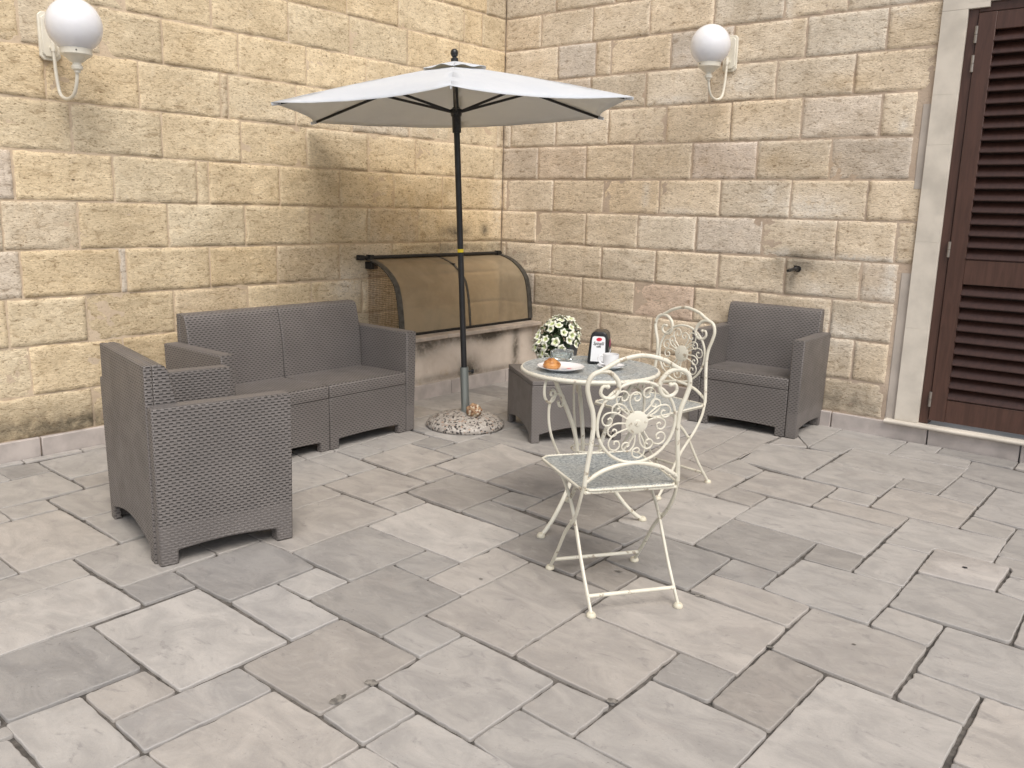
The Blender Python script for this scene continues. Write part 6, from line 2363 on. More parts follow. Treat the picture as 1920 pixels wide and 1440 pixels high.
sd = thing('shuttered_door', 'dark brown louvred shutter door with steel hinges in the cream stone surround', 'door', (4.08,.0,.122))
sdoff = Vector((4.08,0,.122))
def sdp(o, par=None):
    if par is None: o.matrix_parent_inverse = Matrix.Translation(-sdoff)
    return o
mb = MB()
mb.box(3.4125,3.464,.002,.09,.1225,2.5465); mb.box(4.70,4.7515,.002,.09,.1225,2.5465); mb.box(3.464,4.70,.0025,.09,2.495,2.546)
sdp(mb.build('door_frame', M['brown'], sd, bevel=.003))
def leaf(x0, x1, hx):
    rt = bpy.data.objects.new('shutter_leaf', None); COL.objects.link(rt); rt.parent = sd
    rt.location = (0,0,0)
    def add(o):
        o.parent = rt; o.matrix_parent_inverse = Matrix.Translation(-sdoff); return o
    mb = MB(); w = .092
    yf, yb = -.010, .038
    mb.box(x0,x0+w,yf,yb,.150,2.490); mb.box(x1-w,x1,yf,yb,.150,2.490)
    mb.box(x0+w,x1-w,yf+.0008,yb-.001,2.395,2.4895); mb.box(x0+w,x1-w,yf+.0008,yb-.001,.985,1.128); mb.box(x0+w,x1-w,yf+.0008,yb-.001,.1505,.288)
    add(mb.build('stile_frame', M['brown'], rt, bevel=.003))
    for za, zb in ((1.128,2.395),(.288,.985)):
        mb = MB(); mb.box(x0+w-.02,x1-w+.02,.040,.046,za-.02,zb+.02)
        n = int(round((zb-za)/.0668)); pit = (zb-za)/n
        for k in range(n):
            zc = za+pit*(k+.5)
            a = R(52)
            sec = []
            hl, ht = .033, .0055
            for q in range(7):
                b_ = math.pi/2+math.pi*q/6; sec.append((-hl+ht*math.cos(b_), ht*math.sin(b_)))
            sec += [(hl,-ht),(hl,ht)]
            # nose (negative side) leans out and down
            pr = [(.012+u*math.cos(a)-v*math.sin(a), zc+u*math.sin(a)+v*math.cos(a)) for u,v in sec]
            mb.prism(pr, 'x', x0+w+.0005, x1-w-.0005)
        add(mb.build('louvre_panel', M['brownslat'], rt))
    for z in (2.375,2.22,1.183,.28):
        mb = MB(); mb.tube([(hx,-.014,z-.045),(hx,-.014,z-.001)], .0085, 10); mb.tube([(hx,-.014,z+.001),(hx,-.014,z+.045)], .0085, 10)
        add(mb.build('hinge', M['hinge'], rt))
leaf(3.468,4.078,3.4655); leaf(4.0835,4.696,4.6985)

# ------------------------------------------------------------------ wall lamps
def lamp(loc, rz, label, gx, gz):
    rt = thing('wall_lamp', label, 'wall lamp', loc, rz, 'globe wall lamps')
    # local +X points out of the wall; origin on the wall at the plate centre
    mb = MB()
    c = .018
    P = [(-.05+c,-.115),(.05-c,-.115),(.05,-.115+c),(.05,.115-c),(.05-c,.115),(-.05+c,.115),(-.05,.115-c),(-.05,-.115+c)]
    mb.prism(P, 'x', .0045, .022)
    mb.prism([(y*.82,z*.86) for y,z in P], 'x', .0222, .036)
    for z in (-.06,.04): mb.lathe([(0,.008),(.006,.006),(.007,0)], 10, (0,0,0), Matrix.Translation((.036,.0,z)) @ Matrix.Rotation(R(90),4,'Y'))
    mb.build('back_plate', M['lampwhite'], rt, bevel=.003)
    pass
    mb = MB()
    mb.tube([(.036,0,-.055),(.060,0,-.055)], .011, 10); mb.tube([(.060,0,-.030),(.060,0,-.075)], .0125, 12)
    mb.tube(spline([(.060,0,-.06),(.062,0,-.14),(.078,0,-.235),(.105,0,-.287),(.5*gx+.025,0,-.308),(gx-.053,0,-.29),(gx-.015,0,-.235),(gx-.001,0,-.17),(gx,0,-.15)], 6), .0085, 12)
    mb.tube([(.034,0,.075),(.10,0,.085)], .008, 8)
    mb.build('curved_arm', M['lampwhite'], rt)
    mb = MB()
    mb.lathe([(0,-.216),(.013,-.216),(.016,-.206),(.025,-.199),(.0265,-.186),(.020,-.178),(.020,-.170),(.032,-.164),(.046,-.150),(.060,-.140),(.066,-.138),(.072,-.132),(.073,-.106),(.066,-.104),(.0,-.106)], 32, (gx,0,gz))
    mb.build('globe_holder', M['lampwhite'], rt)
    mb = MB(); n = 24
    prf = [(.056,-.110)]+[(.127*math.cos(a),.127*math.sin(a)) for a in [R(-62+ (152)*k/n) for k in range(n)]]+[(0,.127)]
    mb.lathe(prf, 48, (gx,0,gz)); mb.build('globe', M['globe'], rt)
    mb = MB(); mb.lathe([(.0,.0),(.003,0),(.003,.003),(0,.003)], 8, (0,0,0), Matrix.Translation((gx+.0675,-.03,gz-.119)) @ Matrix.Rotation(R(90),4,'Y') )
    mb.build('screw', M['ink'], rt)
    return rt
lamp((0,-3.567,2.142), 0, 'white globe wall lamp on the honey coloured wall above the left armchair', .30, .022)
lamp((1.980,0,2.400), R(-90), 'white globe wall lamp on the pinkish grey wall, nearer the door', .305, .011)

# ------------------------------------------------------------------ wall tap
tp = thing('wall_tap', 'small black tap spout sticking out of the wall above the armchair by the door', 'tap', (2.569,0,1.012), R(-90))
mb = MB(); mb.lathe([(0,.012),(.017,.012),(.021,.006),(.021,-.006)], 20, (0,0,0), Matrix.Rotation(R(90),4,'Y') @ Matrix.Translation((0,0,.006)))
mb.build('flange', M['black'], tp)
mb = MB(); mb.tube([(.0,0,0),(.05,0,.0),(.07,0,.0),(.072,0,.0),(.15,0,-.004),(.152,0,-.004),(.175,0,-.006)], [.0145,.0145,.0145,.012,.0115,.009,.009], 14)
mb.box(.045,.065,-.006,.006,.010,.024)
mb.build('spout', M['black'], tp)

# ------------------------------------------------------------------ resin wicker furniture
ARM, AW, SEAT, DEP, TOP = .613, .078, .372, .54, .765
def notch(w, foot, hgt, rise, n=10, pts=None):
    """bottom edge from +w/2 to -w/2 with feet and a shallow arch"""
    a = w/2-foot
    L = [(w/2,0),(a,0),(a,hgt)]
    for k in range(1,n): 
        t = k/n; L.append((a-2*a*t, hgt+rise*math.sin(math.pi*t)))
    return L+[(-a,hgt),(-a,0),(-w/2,0)]
def arm(rt, ysign, y):
    mb = MB()
    pr = [(x,z) for x,z in notch(DEP,.075,.055,.012)]
    pr = [(DEP/2-.006,0)]+pr[1:-1]+[(-DEP/2+.006,0),(-DEP/2,ARM),(DEP/2,ARM)]
    mb.prism(pr, 'y', y-AW/2, y+AW/2)
    for v in mb.bm.verts:      # slight draft: thinner at the foot
        k = 1-v.co.z/ARM
        if (v.co.y-y)*ysign > 0: v.co.y -= ysign*.012*k
    o = mb.build('arm', M['wick_side'], rt, bevel=.007, uv=True)
    mb = MB(); mb.box(-DEP/2+.012,DEP/2-.012,y-AW/2+.010,y+AW/2-.010,ARM+.0006,ARM+.0022)
    mb.build('arm_cap', M['hatch'], o, uv=True)
def seat(rt, y, w):
    mb = MB()
    # front panel with feet
    pr = notch(w,.062,.055,.006)
    pr = [(y+u,v) for u,v in pr]+[(y-w/2,SEAT-.075),(y+w/2,SEAT-.075)]
    mb.prism(pr, 'x', DEP/2-.045, DEP/2-.0055)
    mb.build('seat_front', M['wick'], rt, bevel=.005, uv=True)
    mb = MB(); mb.prism([(DEP/2-.0045,SEAT-.0742),(DEP/2-.0035,SEAT-.012),(DEP/2-.010,SEAT),(-DEP/2+.10,SEAT-.012),(-DEP/2+.10,SEAT-.073)], 'y', y-w/2, y+w/2)
    mb.build('seat', [M['wick'],M['hatch']], rt, bevel=.008, seg=3, uv=True)
    o = rt.children[-1]
    for p in o.data.polygons:
        if p.normal.z > .8: p.material_index = 1
def back(rt, y, w):
    mb = MB()
    pr = [(-DEP/2+.028,.075),(-DEP/2+.0275,TOP),(-DEP/2+.052,TOP),(-DEP/2+.074,TOP-.008),(-DEP/2+.087,TOP-.03),(-DEP/2+.098,TOP-.075),(-DEP/2+.112,TOP-.15),(-DEP/2+.124,TOP-.25),(-DEP/2+.132,SEAT-.03),(-DEP/2+.06,SEAT-.03),(-DEP/2+.04,.075)]
    mb.prism(pr, 'y', y-w/2, y+w/2)
    mb.build('backrest', M['wick'], rt, bevel=.006, seg=2, uv=True, sharp=.75)
def back_panel(rt, y, w):
    mb = MB()
    pr = [(y+u,v) for u,v in notch(w,.05,.06,.045)]+[(y-w/2,TOP-.001),(y+w/2,TOP-.001)]
    mb.prism(pr, 'x', -DEP/2-.003, -DEP/2+.027)
    mb.build('back_panel', M['wick'], rt, bevel=.004, uv=True)
def wicker_seat(name, label, cat, n, loc, rz, group=None):
    rt = thing(name, label, cat, loc, rz, group)
    sw = .583; W = n*sw+2*AW
    arm(rt, 1, W/2-AW/2); arm(rt, -1, -W/2+AW/2)
    for k in range(n):
        y = (k-(n-1)/2)*sw
        seat(rt, y, sw-.005); 
        back(rt, y, sw+(.045 if n == 1 else -.003))
        back_panel(rt, y, sw+(.044 if n == 1 else -.004))
    return rt, W
# sofa: front at x = 1.02, right end at y = -1.988
wicker_seat('wicker_sofa', 'taupe resin wicker two seat sofa against the honey coloured wall', 'sofa', 2, (1.028-DEP/2,-1.985-.661,0), 0)
grp = 'taupe wicker armchairs'
d = Vector((.211,.9775)); perp = Vector((d.y,-d.x))
# outer back corner (1.835,-4.09), back plane; facing d
W1 = .583+2*AW
cor = Vector((1.838,-4.097)); cen = cor+d*(DEP/2)-perp*(W1/2)
wicker_seat('wicker_armchair', 'taupe wicker armchair seen from behind, angled in the left foreground beside the sofa', 'armchair', 1, (cen.x,cen.y,0), math.atan2(d.y,d.x), grp)
wicker_seat('wicker_armchair', 'taupe wicker armchair facing out under the black tap, beside the door', 'armchair', 1, (2.838-W1/2,-.510+DEP/2-.02,0), R(-87), grp)
# low wicker table
wt = thing('wicker_table', 'low square taupe wicker table behind the round bistro table', 'coffee table', (1.672,-1.340,0), math.atan2(-.336,.464))
S = .285
for k in range(4):
    mb = MB(); pr = notch(2*S-.004,.05,.052,.035)+[(-S+.002,.345),(S-.002,.345)]
    mb.prism(pr, 'x', S-.03, S)
    o = mb.build('side_panel', M['wick_fine'], wt, bevel=.004, uv=True, rot=(0,0,k*math.pi/2))
mb = MB(); mb.box(-S,S,-S,S,.346,.374); mb.build('table_top', M['hatch'], wt, bevel=.006, seg=3, uv=True)

# ------------------------------------------------------------------ parasol and base
pb = thing('umbrella_stand', 'domed terrazzo parasol base with a galvanised tube', 'parasol base', (1.175,-1.697,0))
mb = MB(); mb.lathe([(0,.0005),(.238,.0005),(.246,.008),(.246,.022),(.238,.034),(.215,.052),(.175,.070),(.12,.085),(.06,.093),(.03,.095),(0,.095)], 64)
mb.build('terrazzo_dome', M['terrazzo'], pb, sharp=1.)
mb = MB(); mb.lathe([(.0,.09),(.031,.09),(.031,.1),(.0265,.1),(.0265,.378),(.0235,.378),(.0235,.30),(0,.30)], 28, (0,0,0), Matrix.Translation((0,0,.09)) @ Vector((0,0,1)).rotation_difference(Vector((-.0326,-.0303,1))).to_matrix().to_4x4() @ Matrix.Translation((0,0,-.09))); mb.build('steel_tube', M['steel'], pb)
mb = MB(); Mk = Matrix.Translation((.012,.009,.352)) @ Matrix.Rotation(R(40),4,'Z') @ Matrix.Rotation(R(90),4,'Y')
mb.lathe([(.005,0),(.005,.018),(.014,.018),(.016,.026),(.012,.034),(0,.035)], 12, (0,0,0), Mk); mb.build('clamp_knob', M['black'], pb)

um = thing('parasol', 'off white hexagonal parasol on a leaning charcoal pole in the middle of the terrace', 'parasol', (1.1682,-1.7034,.30))
ax = Vector((-.0326,-.0303,1)).normalized()
um.rotation_mode = 'QUATERNION'; um.rotation_quaternion = Vector((0,0,1)).rotation_difference(ax)
ZR = 1.6075; RR = 1.10; ZA = 1.872      # rim height, radius, apex (along the pole)
mb = MB(); mb.tube([(0,0,.0),(0,0,1.50)], .0182, 20); mb.build('lower_pole', M['pole'], um)
mb = MB(); mb.tube([(0,0,.8),(0,0,ZA+.02)], .0155, 18)
mb.build('upper_pole', M['pole'], um)
mb = MB(); mb.lathe([(.0183,.786),(.0187,.786),(.0187,.806),(.0183,.806)], 20); mb.build('sticker', M['yellow'], um)
mb = MB(); mb.lathe([(.0198,1.485),(.026,1.485),(.026,1.575),(.031,1.58),(.034,1.60),(.034,1.618),(.024,1.622),(.0198,1.63)], 24); mb.build('slider', M['black'], um)
mb = MB(); mb.lathe([(.0165,ZA+.0),(.022,ZA+.004),(.022,ZA+.030),(.013,ZA+.034),(.013,ZA+.038),(.019,ZA+.044),(.023,ZA+.058),(.020,ZA+.072),(.011,ZA+.081),(0,ZA+.082)], 20); mb.build('finial', M['black'], um)
PH = -.839
def cz(t):   # height of the canopy along a rib, t = 0 apex .. 1 rim
    return ZA-.012-(ZA-.012-ZR)*(t**1.12)
mb = MB(); NU, NV = 14, 10
for k in range(6):
    a0 = PH+k*math.pi/3; a1 = a0+math.pi/3
    rows = []
    for i in range(NU+1):
        t = .035+(1-.035)*i/NU; row = []
        A = Vector((RR*t*math.cos(a0),RR*t*math.sin(a0),cz(t))); B = Vector((RR*t*math.cos(a1),RR*t*math.sin(a1),cz(t)))
        for j in range(NV+1):
            s = j/NV; p = A.lerp(B, s)
            sag = 4*s*(1-s)
            p.z -= .016*sag*t
            inw = .10*sag*max(0,(t-.72)/.28)**2*(1 if i else 0)
            c = Vector((math.cos((a0+a1)/2),math.sin((a0+a1)/2),0))
            p -= c*inw*RR*.75
            p.z += .004*noise.noise(Vector((p.x*5,p.y*5,k)))
            row.append(p)
        rows.append(row)
    mb.grid(rows)
bmesh.ops.remove_doubles(mb.bm, verts=mb.bm.verts[:], dist=.0008)
cn = mb.build('canopy', M['canopy'], um, sharp=1.2)
so = cn.modifiers.new('Solidify','SOLIDIFY'); so.thickness = .0016; so.offset = 1
mb = MB()     # scalloped vent cap
rows = []
for i in range(7):
    t = i/6; row = []
    for j in range(73):
        a = PH+2*math.pi*j/72
        loc_a = ((a-PH) % (math.pi/3))/(math.pi/3)
        r = (.022+.185*t)*(math.cos(math.pi/6)/math.cos((loc_a-.5)*math.pi/3))*1.0
        z = cz(r/RR)+.013+.012*(1-t)+(.0055*math.sin(a*9+.4)*t*t)+.003*math.sin(a*4)*t
        row.append((r*math.cos(a),r*math.sin(a),z))
    rows.append(row)
mb.grid(rows); v = mb.build('vent_cap', M['canopy'], um, sharp=2.)
so = v.modifiers.new('Solidify','SOLIDIFY'); so.thickness = .0016; so.offset = 1
for k in range(6):
    a = PH+k*math.pi/3; e = Vector((math.cos(a),math.sin(a),0))
    pt = lambda t, dz: e*(RR*t)+Vector((0,0,cz(t)+dz))
    mb = MB(); mb.tube([pt(.03,-.016),pt(.3,-.014),pt(.6,-.013),pt(.965,-.011)], .0085, 8, flat=.7)
    rb = mb.build('rib', M['pole'], um)
    mb = MB(); mb.tube([e*.03+Vector((0,0,1.605)), pt(.46,-.024)], .0078, 8, flat=.7)
    mb.build('strut', M['pole'], rb)
    mb = MB(); q = pt(.985,-.004)
    mb.tube([pt(.955,-.010),pt(.998,-.007)], [.013,.008], 8, flat=.5)
    mb.build('corner_pocket', M['canopy'], cn)

rk = MB(); bmesh.ops.create_icosphere(rk.bm, subdivisions=4, radius=1)
for v in rk.bm.verts:
    n_ = v.co.normalized(); k = 1+.22*noise.noise(n_*2.2)+.16*noise.noise(n_*5.5+Vector((3,1,0)))+.10*noise.noise(n_*12)
    v.co = Vector((n_.x*.050*k, n_.y*.044*k, n_.z*.042*k))
tag(rk.build('rock', M['rock'], None, loc=(1.268,-1.722,.117), sharp=2.), 'rough brown stone lying on the terrazzo parasol base against the tube', 'rock')

# ------------------------------------------------------------------ bistro chairs
def bistro_chair():
    rt = thing('bistro_chair', None, None)
    SW0, SW1 = .180, .202
    Bx = lambda h: -.118-.026*(h/.45)
    pt = lambda y, h: Vector((Bx(h), y, .452+h))
    for s in (-1,1):
        mb = MB()
        up = [(s*.174,-.016),(s*.170,.04),(s*.161,.12),(s*.156,.19),(s*.161,.245),(s*.177,.293),(s*.186,.333),(s*.176,.369),(s*.146,.386),(s*.110,.382),(s*.081,.355),(s*.074,.323),(s*.092,.297),(s*.120,.295),(s*.138,.312),(s*.132,.334),(s*.114,.334)]
        path = spline([pt(y,h) for y,h in up], 6)
        m = len(path)
        rs = [.0082 if k < m*.62 else .0082-.0030*(k-m*.62)/(m*.38) for k in range(m)]
        mb.tube(path, rs, 10)
        bmesh.ops.create_icosphere(mb.bm, subdivisions=2, radius=.0085, matrix=Matrix.Translation(path[-1]))
        mb.build('back_upright', M['cream'], rt)
    mb = MB(); mb.tube(spline([pt(-.152,.383),pt(-.120,.400),pt(-.075,.423),(pt(0,.438)),pt(.075,.423),pt(.120,.400),pt(.152,.383)],8), .0078, 10)
    mb.build('top_rail', M['cream'], rt)
    mb = MB(); mb.tube(spline([pt(-.173,.0),pt(-.10,.041),pt(0,.060),pt(.10,.041),pt(.173,0)],8), .0078, 10)
    mb.build('cross_rail', M['cream'], rt)
    # rosette: ring, disc and curled wires
    cz_, rr = .205, .143
    mb = MB(); mb.tube([pt(rr*math.cos(2*math.pi*k/48), cz_+rr*math.sin(2*math.pi*k/48)) for k in range(48)], .0056, 8, closed=True)
    for k in range(14):
        a = 2*math.pi*k/14+.12; sc = 1. if k%2 == 0 else .84; fl = 1 if k%4 < 2 else -1
        J = [(.020,0),(.055,.017),(.088,.028),(.118,.021),(.128,.0),(.117,-.018),(.098,-.017),(.091,-.002),(.100,.008),(.108,.002)]
        pts = []
        for u,v in J:
            u, v = u*sc, v*fl*sc
            pts.append(pt(u*math.cos(a)-v*math.sin(a), cz_+u*math.sin(a)+v*math.cos(a))+Vector((.0015*(k%3-1),0,0)))
        mb.tube(spline(pts,5), .0031, 6)
    ring = mb.build('rosette', M['cream'], rt)
    nrm = Vector((-1,0,-.026/.45)).normalized()
    mb = MB(); Md = Matrix.Translation(pt(0,cz_)) @ nrm.to_track_quat('Z','Y').to_matrix().to_4x4()
    mb.lathe([(0,-.006),(.034,-.005),(.041,-.002),(.041,.002),(.034,.005),(.012,.0065),(.010,.009),(0,.010)], 28, (0,0,0), Md)
    mb.build('rosette_disc', M['cream'], ring)
    # seat
    mb = MB(); n = 16; rows = []
    for i in range(n+1):
        x = -.125+.425*i/n; rows.append([])
        for j in range(n+1):
            w = SW0+(SW1-SW0)*i/n; y = -w+2*w*j/n
            u = abs(i/n*2-1); v = abs(j/n*2-1)
            cx_ = x; cy_ = y
            if u > .86 and v > .86:     # rounded corners
                k = ((u-.86)/.14)*((v-.86)/.14)*.016; cx_ -= math.copysign(k, i/n-.5); cy_ -= math.copysign(k, j/n-.5)
            z = .424-.007*(1-u*u)*(1-v*v)+(.003 if max(u,v) > .80 and max(u,v) < .93 else 0)
            rows[-1].append((cx_,cy_,z))
    mb.grid(rows)
    border = [rows[0][j] for j in range(n)]+[rows[i][n] for i in range(n)]+[rows[n][n-j] for j in range(n)]+[rows[n-i][0] for i in range(n)]
    st = mb.build('seat', M['patina'], rt, sharp=1.5); so = st.modifiers.new('Solidify','SOLIDIFY'); so.thickness = .003; so.offset = -1
    mb = MB(); dense = []
    for k in range(len(border)):
        a = Vector(border[k]); b = Vector(border[(k+1)%len(border)])
        for q in range(6): dense.append(a.lerp(b,q/6))
    mb.tube(dense, [.0042 if k%3 else .0058 for k in range(len(dense))], 6, closed=True)
    mb.build('seat_edge', M['cream'], rt, sharp=2.)
    mb = MB()
    mb.tube([(-.118,-.168,.414),(-.118,.168,.414)], .006, 8); mb.tube([(.285,-.192,.414),(.285,.192,.414)], .006, 8)
    for s in (-1,1): mb.tube([(-.118,s*.168,.414),(.285,s*.192,.414)], .006, 8)
    mb.tube([(.13,-.178,.408),(.13,.178,.408)], .005, 6)
    mb.build('seat_frame', M['cream'], rt)
    def foot(par, x, y):
        mb = MB(); mb.lathe([(0,.0005),(.0165,.0005),(.0175,.004),(.016,.011),(.011,.016),(0,.017)], 16, (x,y,0)); mb.build('foot_cap', M['rubber'], par)
    for s in (-1,1):
        y = s*.176
        mb = MB(); mb.tube(spline([(-.117,s*.174,.438),(-.108,s*.177,.415),(-.088,y+s*.003,.365),(-.040,y,.294),(.045,y,.214),(.125,y,.108),(.205,y,.008)],6), .0078, 10, flat=.75)
        l = mb.build('leg', M['cream'], rt); foot(l, .205, y)
        y = s*.163
        mb = MB(); mb.tube(spline([(.135,s*.178,.410),(.112,s*.170,.396),(.060,y,.346),(.014,y,.303),(-.022,y,.258),(-.110,y,.126),(-.205,y,.008)],6), .0078, 10, flat=.75)
        l = mb.build('leg', M['cream'], rt); foot(l, -.205, y)
        mb = MB(); mb.lathe([(0,-.012),(.006,-.011),(.006,.011),(0,.012)], 8, (0,0,0), Matrix.Translation((-.012,s*.170,.274)) @ Matrix.Rotation(R(90),4,'X')); mb.build('pivot_bolt', M['cream'], rt)
    mb = MB(); mb.tube([(.168,-.176,.054),(.168,.176,.054)], .0072, 10); mb.build('stretcher', M['cream'], rt)
    mb = MB(); mb.tube([(-.168,-.163,.058),(-.168,.163,.058)], .0072, 10); mb.build('stretcher', M['cream'], rt)
    return rt
ch = bistro_chair()
ch.location = (3.174,-3.065,0); ch.rotation_euler = (0,0,math.atan2(.232,-.336))
tag(ch, 'cream iron bistro chair nearest the camera, its scrolled back turned to us', 'chair', 'cream bistro chairs')
c2 = copy_tree(ch); c2.location = (2.655,-1.852,0)
c2.rotation_euler = (0,0,math.atan2(-.397,-.069))
tag(c2, 'cream iron bistro chair behind the round table, in front of the far wicker armchair', 'chair', 'cream bistro chairs')

# ------------------------------------------------------------------ bistro table
TX, TY, TZ = 2.708, -2.588, .700
bt = thing('bistro_table', 'round bistro table with grey blue embossed top and scrolled cream iron legs', 'table', (TX,TY,0))
mb = MB(); mb.lathe([(0,TZ-.004),(.20,TZ-.004),(.205,TZ-.0015),(.215,TZ-.0015),(.22,TZ-.004),(.268,TZ-.003),(.286,TZ),(.292,TZ-.003),(.290,TZ-.010),(0,TZ-.012)], 72)
mb.build('table_top', M['patina'], bt)
mb = MB(); ring = [(.289*math.cos(2*math.pi*k/180),.289*math.sin(2*math.pi*k/180),TZ-.010) for k in range(180)]
mb.tube(ring, [.0085 if k%2 else .0098 for k in range(180)], 8, closed=True); mb.build('table_rim', M['cream'], bt, sharp=2.)
mb = MB(); mb.tube([(.215*math.cos(2*math.pi*k/60),.215*math.sin(2*math.pi*k/60),TZ-.032) for k in range(60)], .006, 8, closed=True)
for a in (R(-95),R(28),R(150)):
    for s in (-1,1):
        b = a+s*.5; mb.tube([(.215*math.cos(b),.215*math.sin(b),TZ-.032),(.215*math.cos(b),.215*math.sin(b),TZ-.010)], .005, 6)
mb.build('apron_ring', M['cream'], bt)
for a in (R(-96),R(48),R(140)):
    e = Vector((math.cos(a),math.sin(a),0)); tn = Vector((-e.y,e.x,0))
    q = lambda r, z, t=0.: e*r+tn*t+Vector((0,0,z))
    mb = MB()
    mb.tube(spline([q(.218,.672),q(.19,.62),q(.135,.53),q(.085,.43),q(.062,.34),q(.072,.26),q(.115,.175),q(.180,.085),q(.235,.03),q(.268,.008)],6), .0092, 10)
    l = mb.build('leg', M['cream'], bt)
    mb = MB(); mb.lathe([(0,.0005),(.0175,.0005),(.0185,.005),(.0165,.012),(.011,.018),(0,.019)], 16, tuple(q(.272,0))); mb.build('foot_cap', M['rubber'], l)
    mb = MB()
    mb.tube(spline([q(.268,.685),q(.280,.645),q(.276,.605),q(.252,.580),(q(.224,.588)),q(.214,.612),q(.228,.630),q(.243,.620),q(.238,.607)],6), .0058, 8)
    mb.tube(spline([q(.196,.578),q(.186,.556),q(.168,.558),q(.160,.580),q(.176,.604),q(.208,.610),q(.238,.588),q(.250,.54),q(.238,.46),q(.195,.37),q(.135,.29),q(.085,.235)],6), .0058, 8)
    mb.build('scroll', M['cream'], l)
mb = MB(); mb.tube([(.066*math.cos(2*math.pi*k/30),.066*math.sin(2*math.pi*k/30),.34) for k in range(30)], .005, 8, closed=True); mb.build('tie_ring', M['cream'], bt)

# ------------------------------------------------------------------ things on the bistro table
ZT = TZ-.0020
CAMXY = Vector((4.7504,-5.6039))
pl = thing('plate', 'round white plate holding the bun, with small red and blue print', 'plate', (2.655,-2.728,ZT))
mb = MB(); mb.lathe([(0,.0),(.055,.0),(.058,.003),(.080,.010),(.0985,.0165),(.0990,.0185),(.080,.0125),(.060,.0065),(.055,.0055),(0,.005)], 56); mb.build('dish', M['china'], pl)
rgt = Vector((.7736,.6337,0)); fwd = Vector((-.6337,.7736,0))
def decal(parent, c, w, h, mat, name, ang=0., z=.0066):
    mb = MB(); n = 20; vs = []
    for k in range(n):
        a = 2*math.pi*k/n; u, v = w*math.cos(a), h*math.sin(a)
        p = c+rgt*(u*math.cos(ang)-v*math.sin(ang))+fwd*(u*math.sin(ang)+v*math.cos(ang)); vs.append(mb.bm.verts.new((p.x,p.y,z)))
    mb.face(vs); return mb.build(name, M[mat], parent, flat=True)
decal(pl, rgt*.036+fwd*(.004), .010, .007, 'red', 'red_logo')
decal(pl, rgt*.012+fwd*(-.012), .012, .005, 'blueink', 'blue_lettering')
decal(pl, rgt*.022+fwd*(-.006), .006, .003, 'ink', 'dark_lettering', .5)
bn = thing('bread_bun', 'golden brown coiled bun lying on the white plate', 'bun', (2.655-.026,-2.728-.030,ZT+.006))
mb = MB(); SP = []
rs = []
for k in range(60):
    t = k/59; a = t*2*math.pi*2.1; r = .024*(1-t)**.9+.001
    SP.append((r*math.cos(a), r*math.sin(a)*.9, .017+.018*t)); rs.append(.0155-.003*t+.0012*math.sin(a*5))
mb.tube(SP, rs, 12)
b_ = mb.build('coil', M['bread'], bn)
mb = MB(); mb.lathe([(0,0),(.028,.001),(.035,.008),(.036,.018),(.028,.027),(0,.03)], 24); mb.build('crumb_base', M['bread'], bn)
sc = thing('saucer', 'white saucer under the coffee cup beside the napkin dispenser', 'saucer', (2.784,-2.543,ZT))
mb = MB(); mb.lathe([(0,0),(.028,0),(.031,.003),(.045,.008),(.058,.014),(.0585,.016),(.044,.0105),(.028,.006),(0,.0055)], 48); mb.build('dish', M['china'], sc)
sp_ = thing('teaspoon', 'small steel teaspoon lying on the saucer', 'spoon', (2.784,-2.543,ZT+.0163))
mb = MB(); q = lambda u,v,z: rgt*u+fwd*v+Vector((0,0,z))
mb.tube([q(.010,-.040,-.004),q(.035,-.034,.0),q(.066,-.022,.003)], [.0018,.0016,.0024], 6); mb.build('handle', M['steel'], sp_)
mb = MB(); mb.tube([q(-.012,-.044,-.0055),q(-.004,-.043,-.0062),q(.006,-.041,-.0055),q(.012,-.0395,-.0042)], [.003,.0065,.006,.002], 8, flat=.5); mb.build('bowl', M['steel'], sp_)
cp = thing('coffee_cup', 'small white coffee cup with a ring handle, standing on the saucer', 'cup', (2.778,-2.538,ZT+.0062))
mb = MB(); mb.lathe([(0,0),(.019,0),(.020,.003),(.026,.010),(.0315,.025),(.0345,.045),(.0352,.056),(.0335,.056),(.0325,.045),(.029,.024),(.022,.008),(0,.005)], 40); mb.build('bowl', M['china'], cp)
mb = MB(); q = lambda u,z: rgt*(-u)+fwd*(-.006)+Vector((0,0,z))
mb.tube(spline([q(.031,.046),q(.043,.050),(q(.053,.042)),q(.052,.028),q(.042,.017),q(.027,.014)],6), .0036, 8); mb.build('handle', M['china'], cp)
mb = MB(); mb.lathe([(0,.038),(.031,.038)], 30); mb.build('coffee', M['coffee'], cp)
ah = thing('ashtray', 'square clear glass ashtray behind the plate, near the flower pot', 'ashtray', (2.505,-2.515,ZT), R(20))
mb = MB()
n = 32
def sq(r, z, k):
    a = 2*math.pi*k/n; c, s = math.cos(a), math.sin(a); m = (abs(c)**5+abs(s)**5)**(-1/5)
    return (r*m*c, r*m*s, z-(.008 if (z > .03 and k%8 == 0) else 0))
rows = []
for r,z in ((.001,.0),(.040,.0),(.044,.004),(.047,.038),(.044,.041),(.040,.038),(.034,.012),(.001,.010)): rows.append([sq(r,z,k) for k in range(n)]+[sq(r,z,0)])
mb.grid(rows); bmesh.ops.remove_doubles(mb.bm, verts=mb.bm.verts[:], dist=.0002)
mb.build('glass_bowl', M['glass'], ah)

# napkin dispenser
fx = Vector((.063,.031)).normalized()      # along its front
nd = thing('napkin_dispenser', 'black napkin dispenser with a white advertising panel, between bun and coffee cup', 'napkin dispenser', (2.655,-2.438,ZT), math.atan2(fx.y,fx.x))
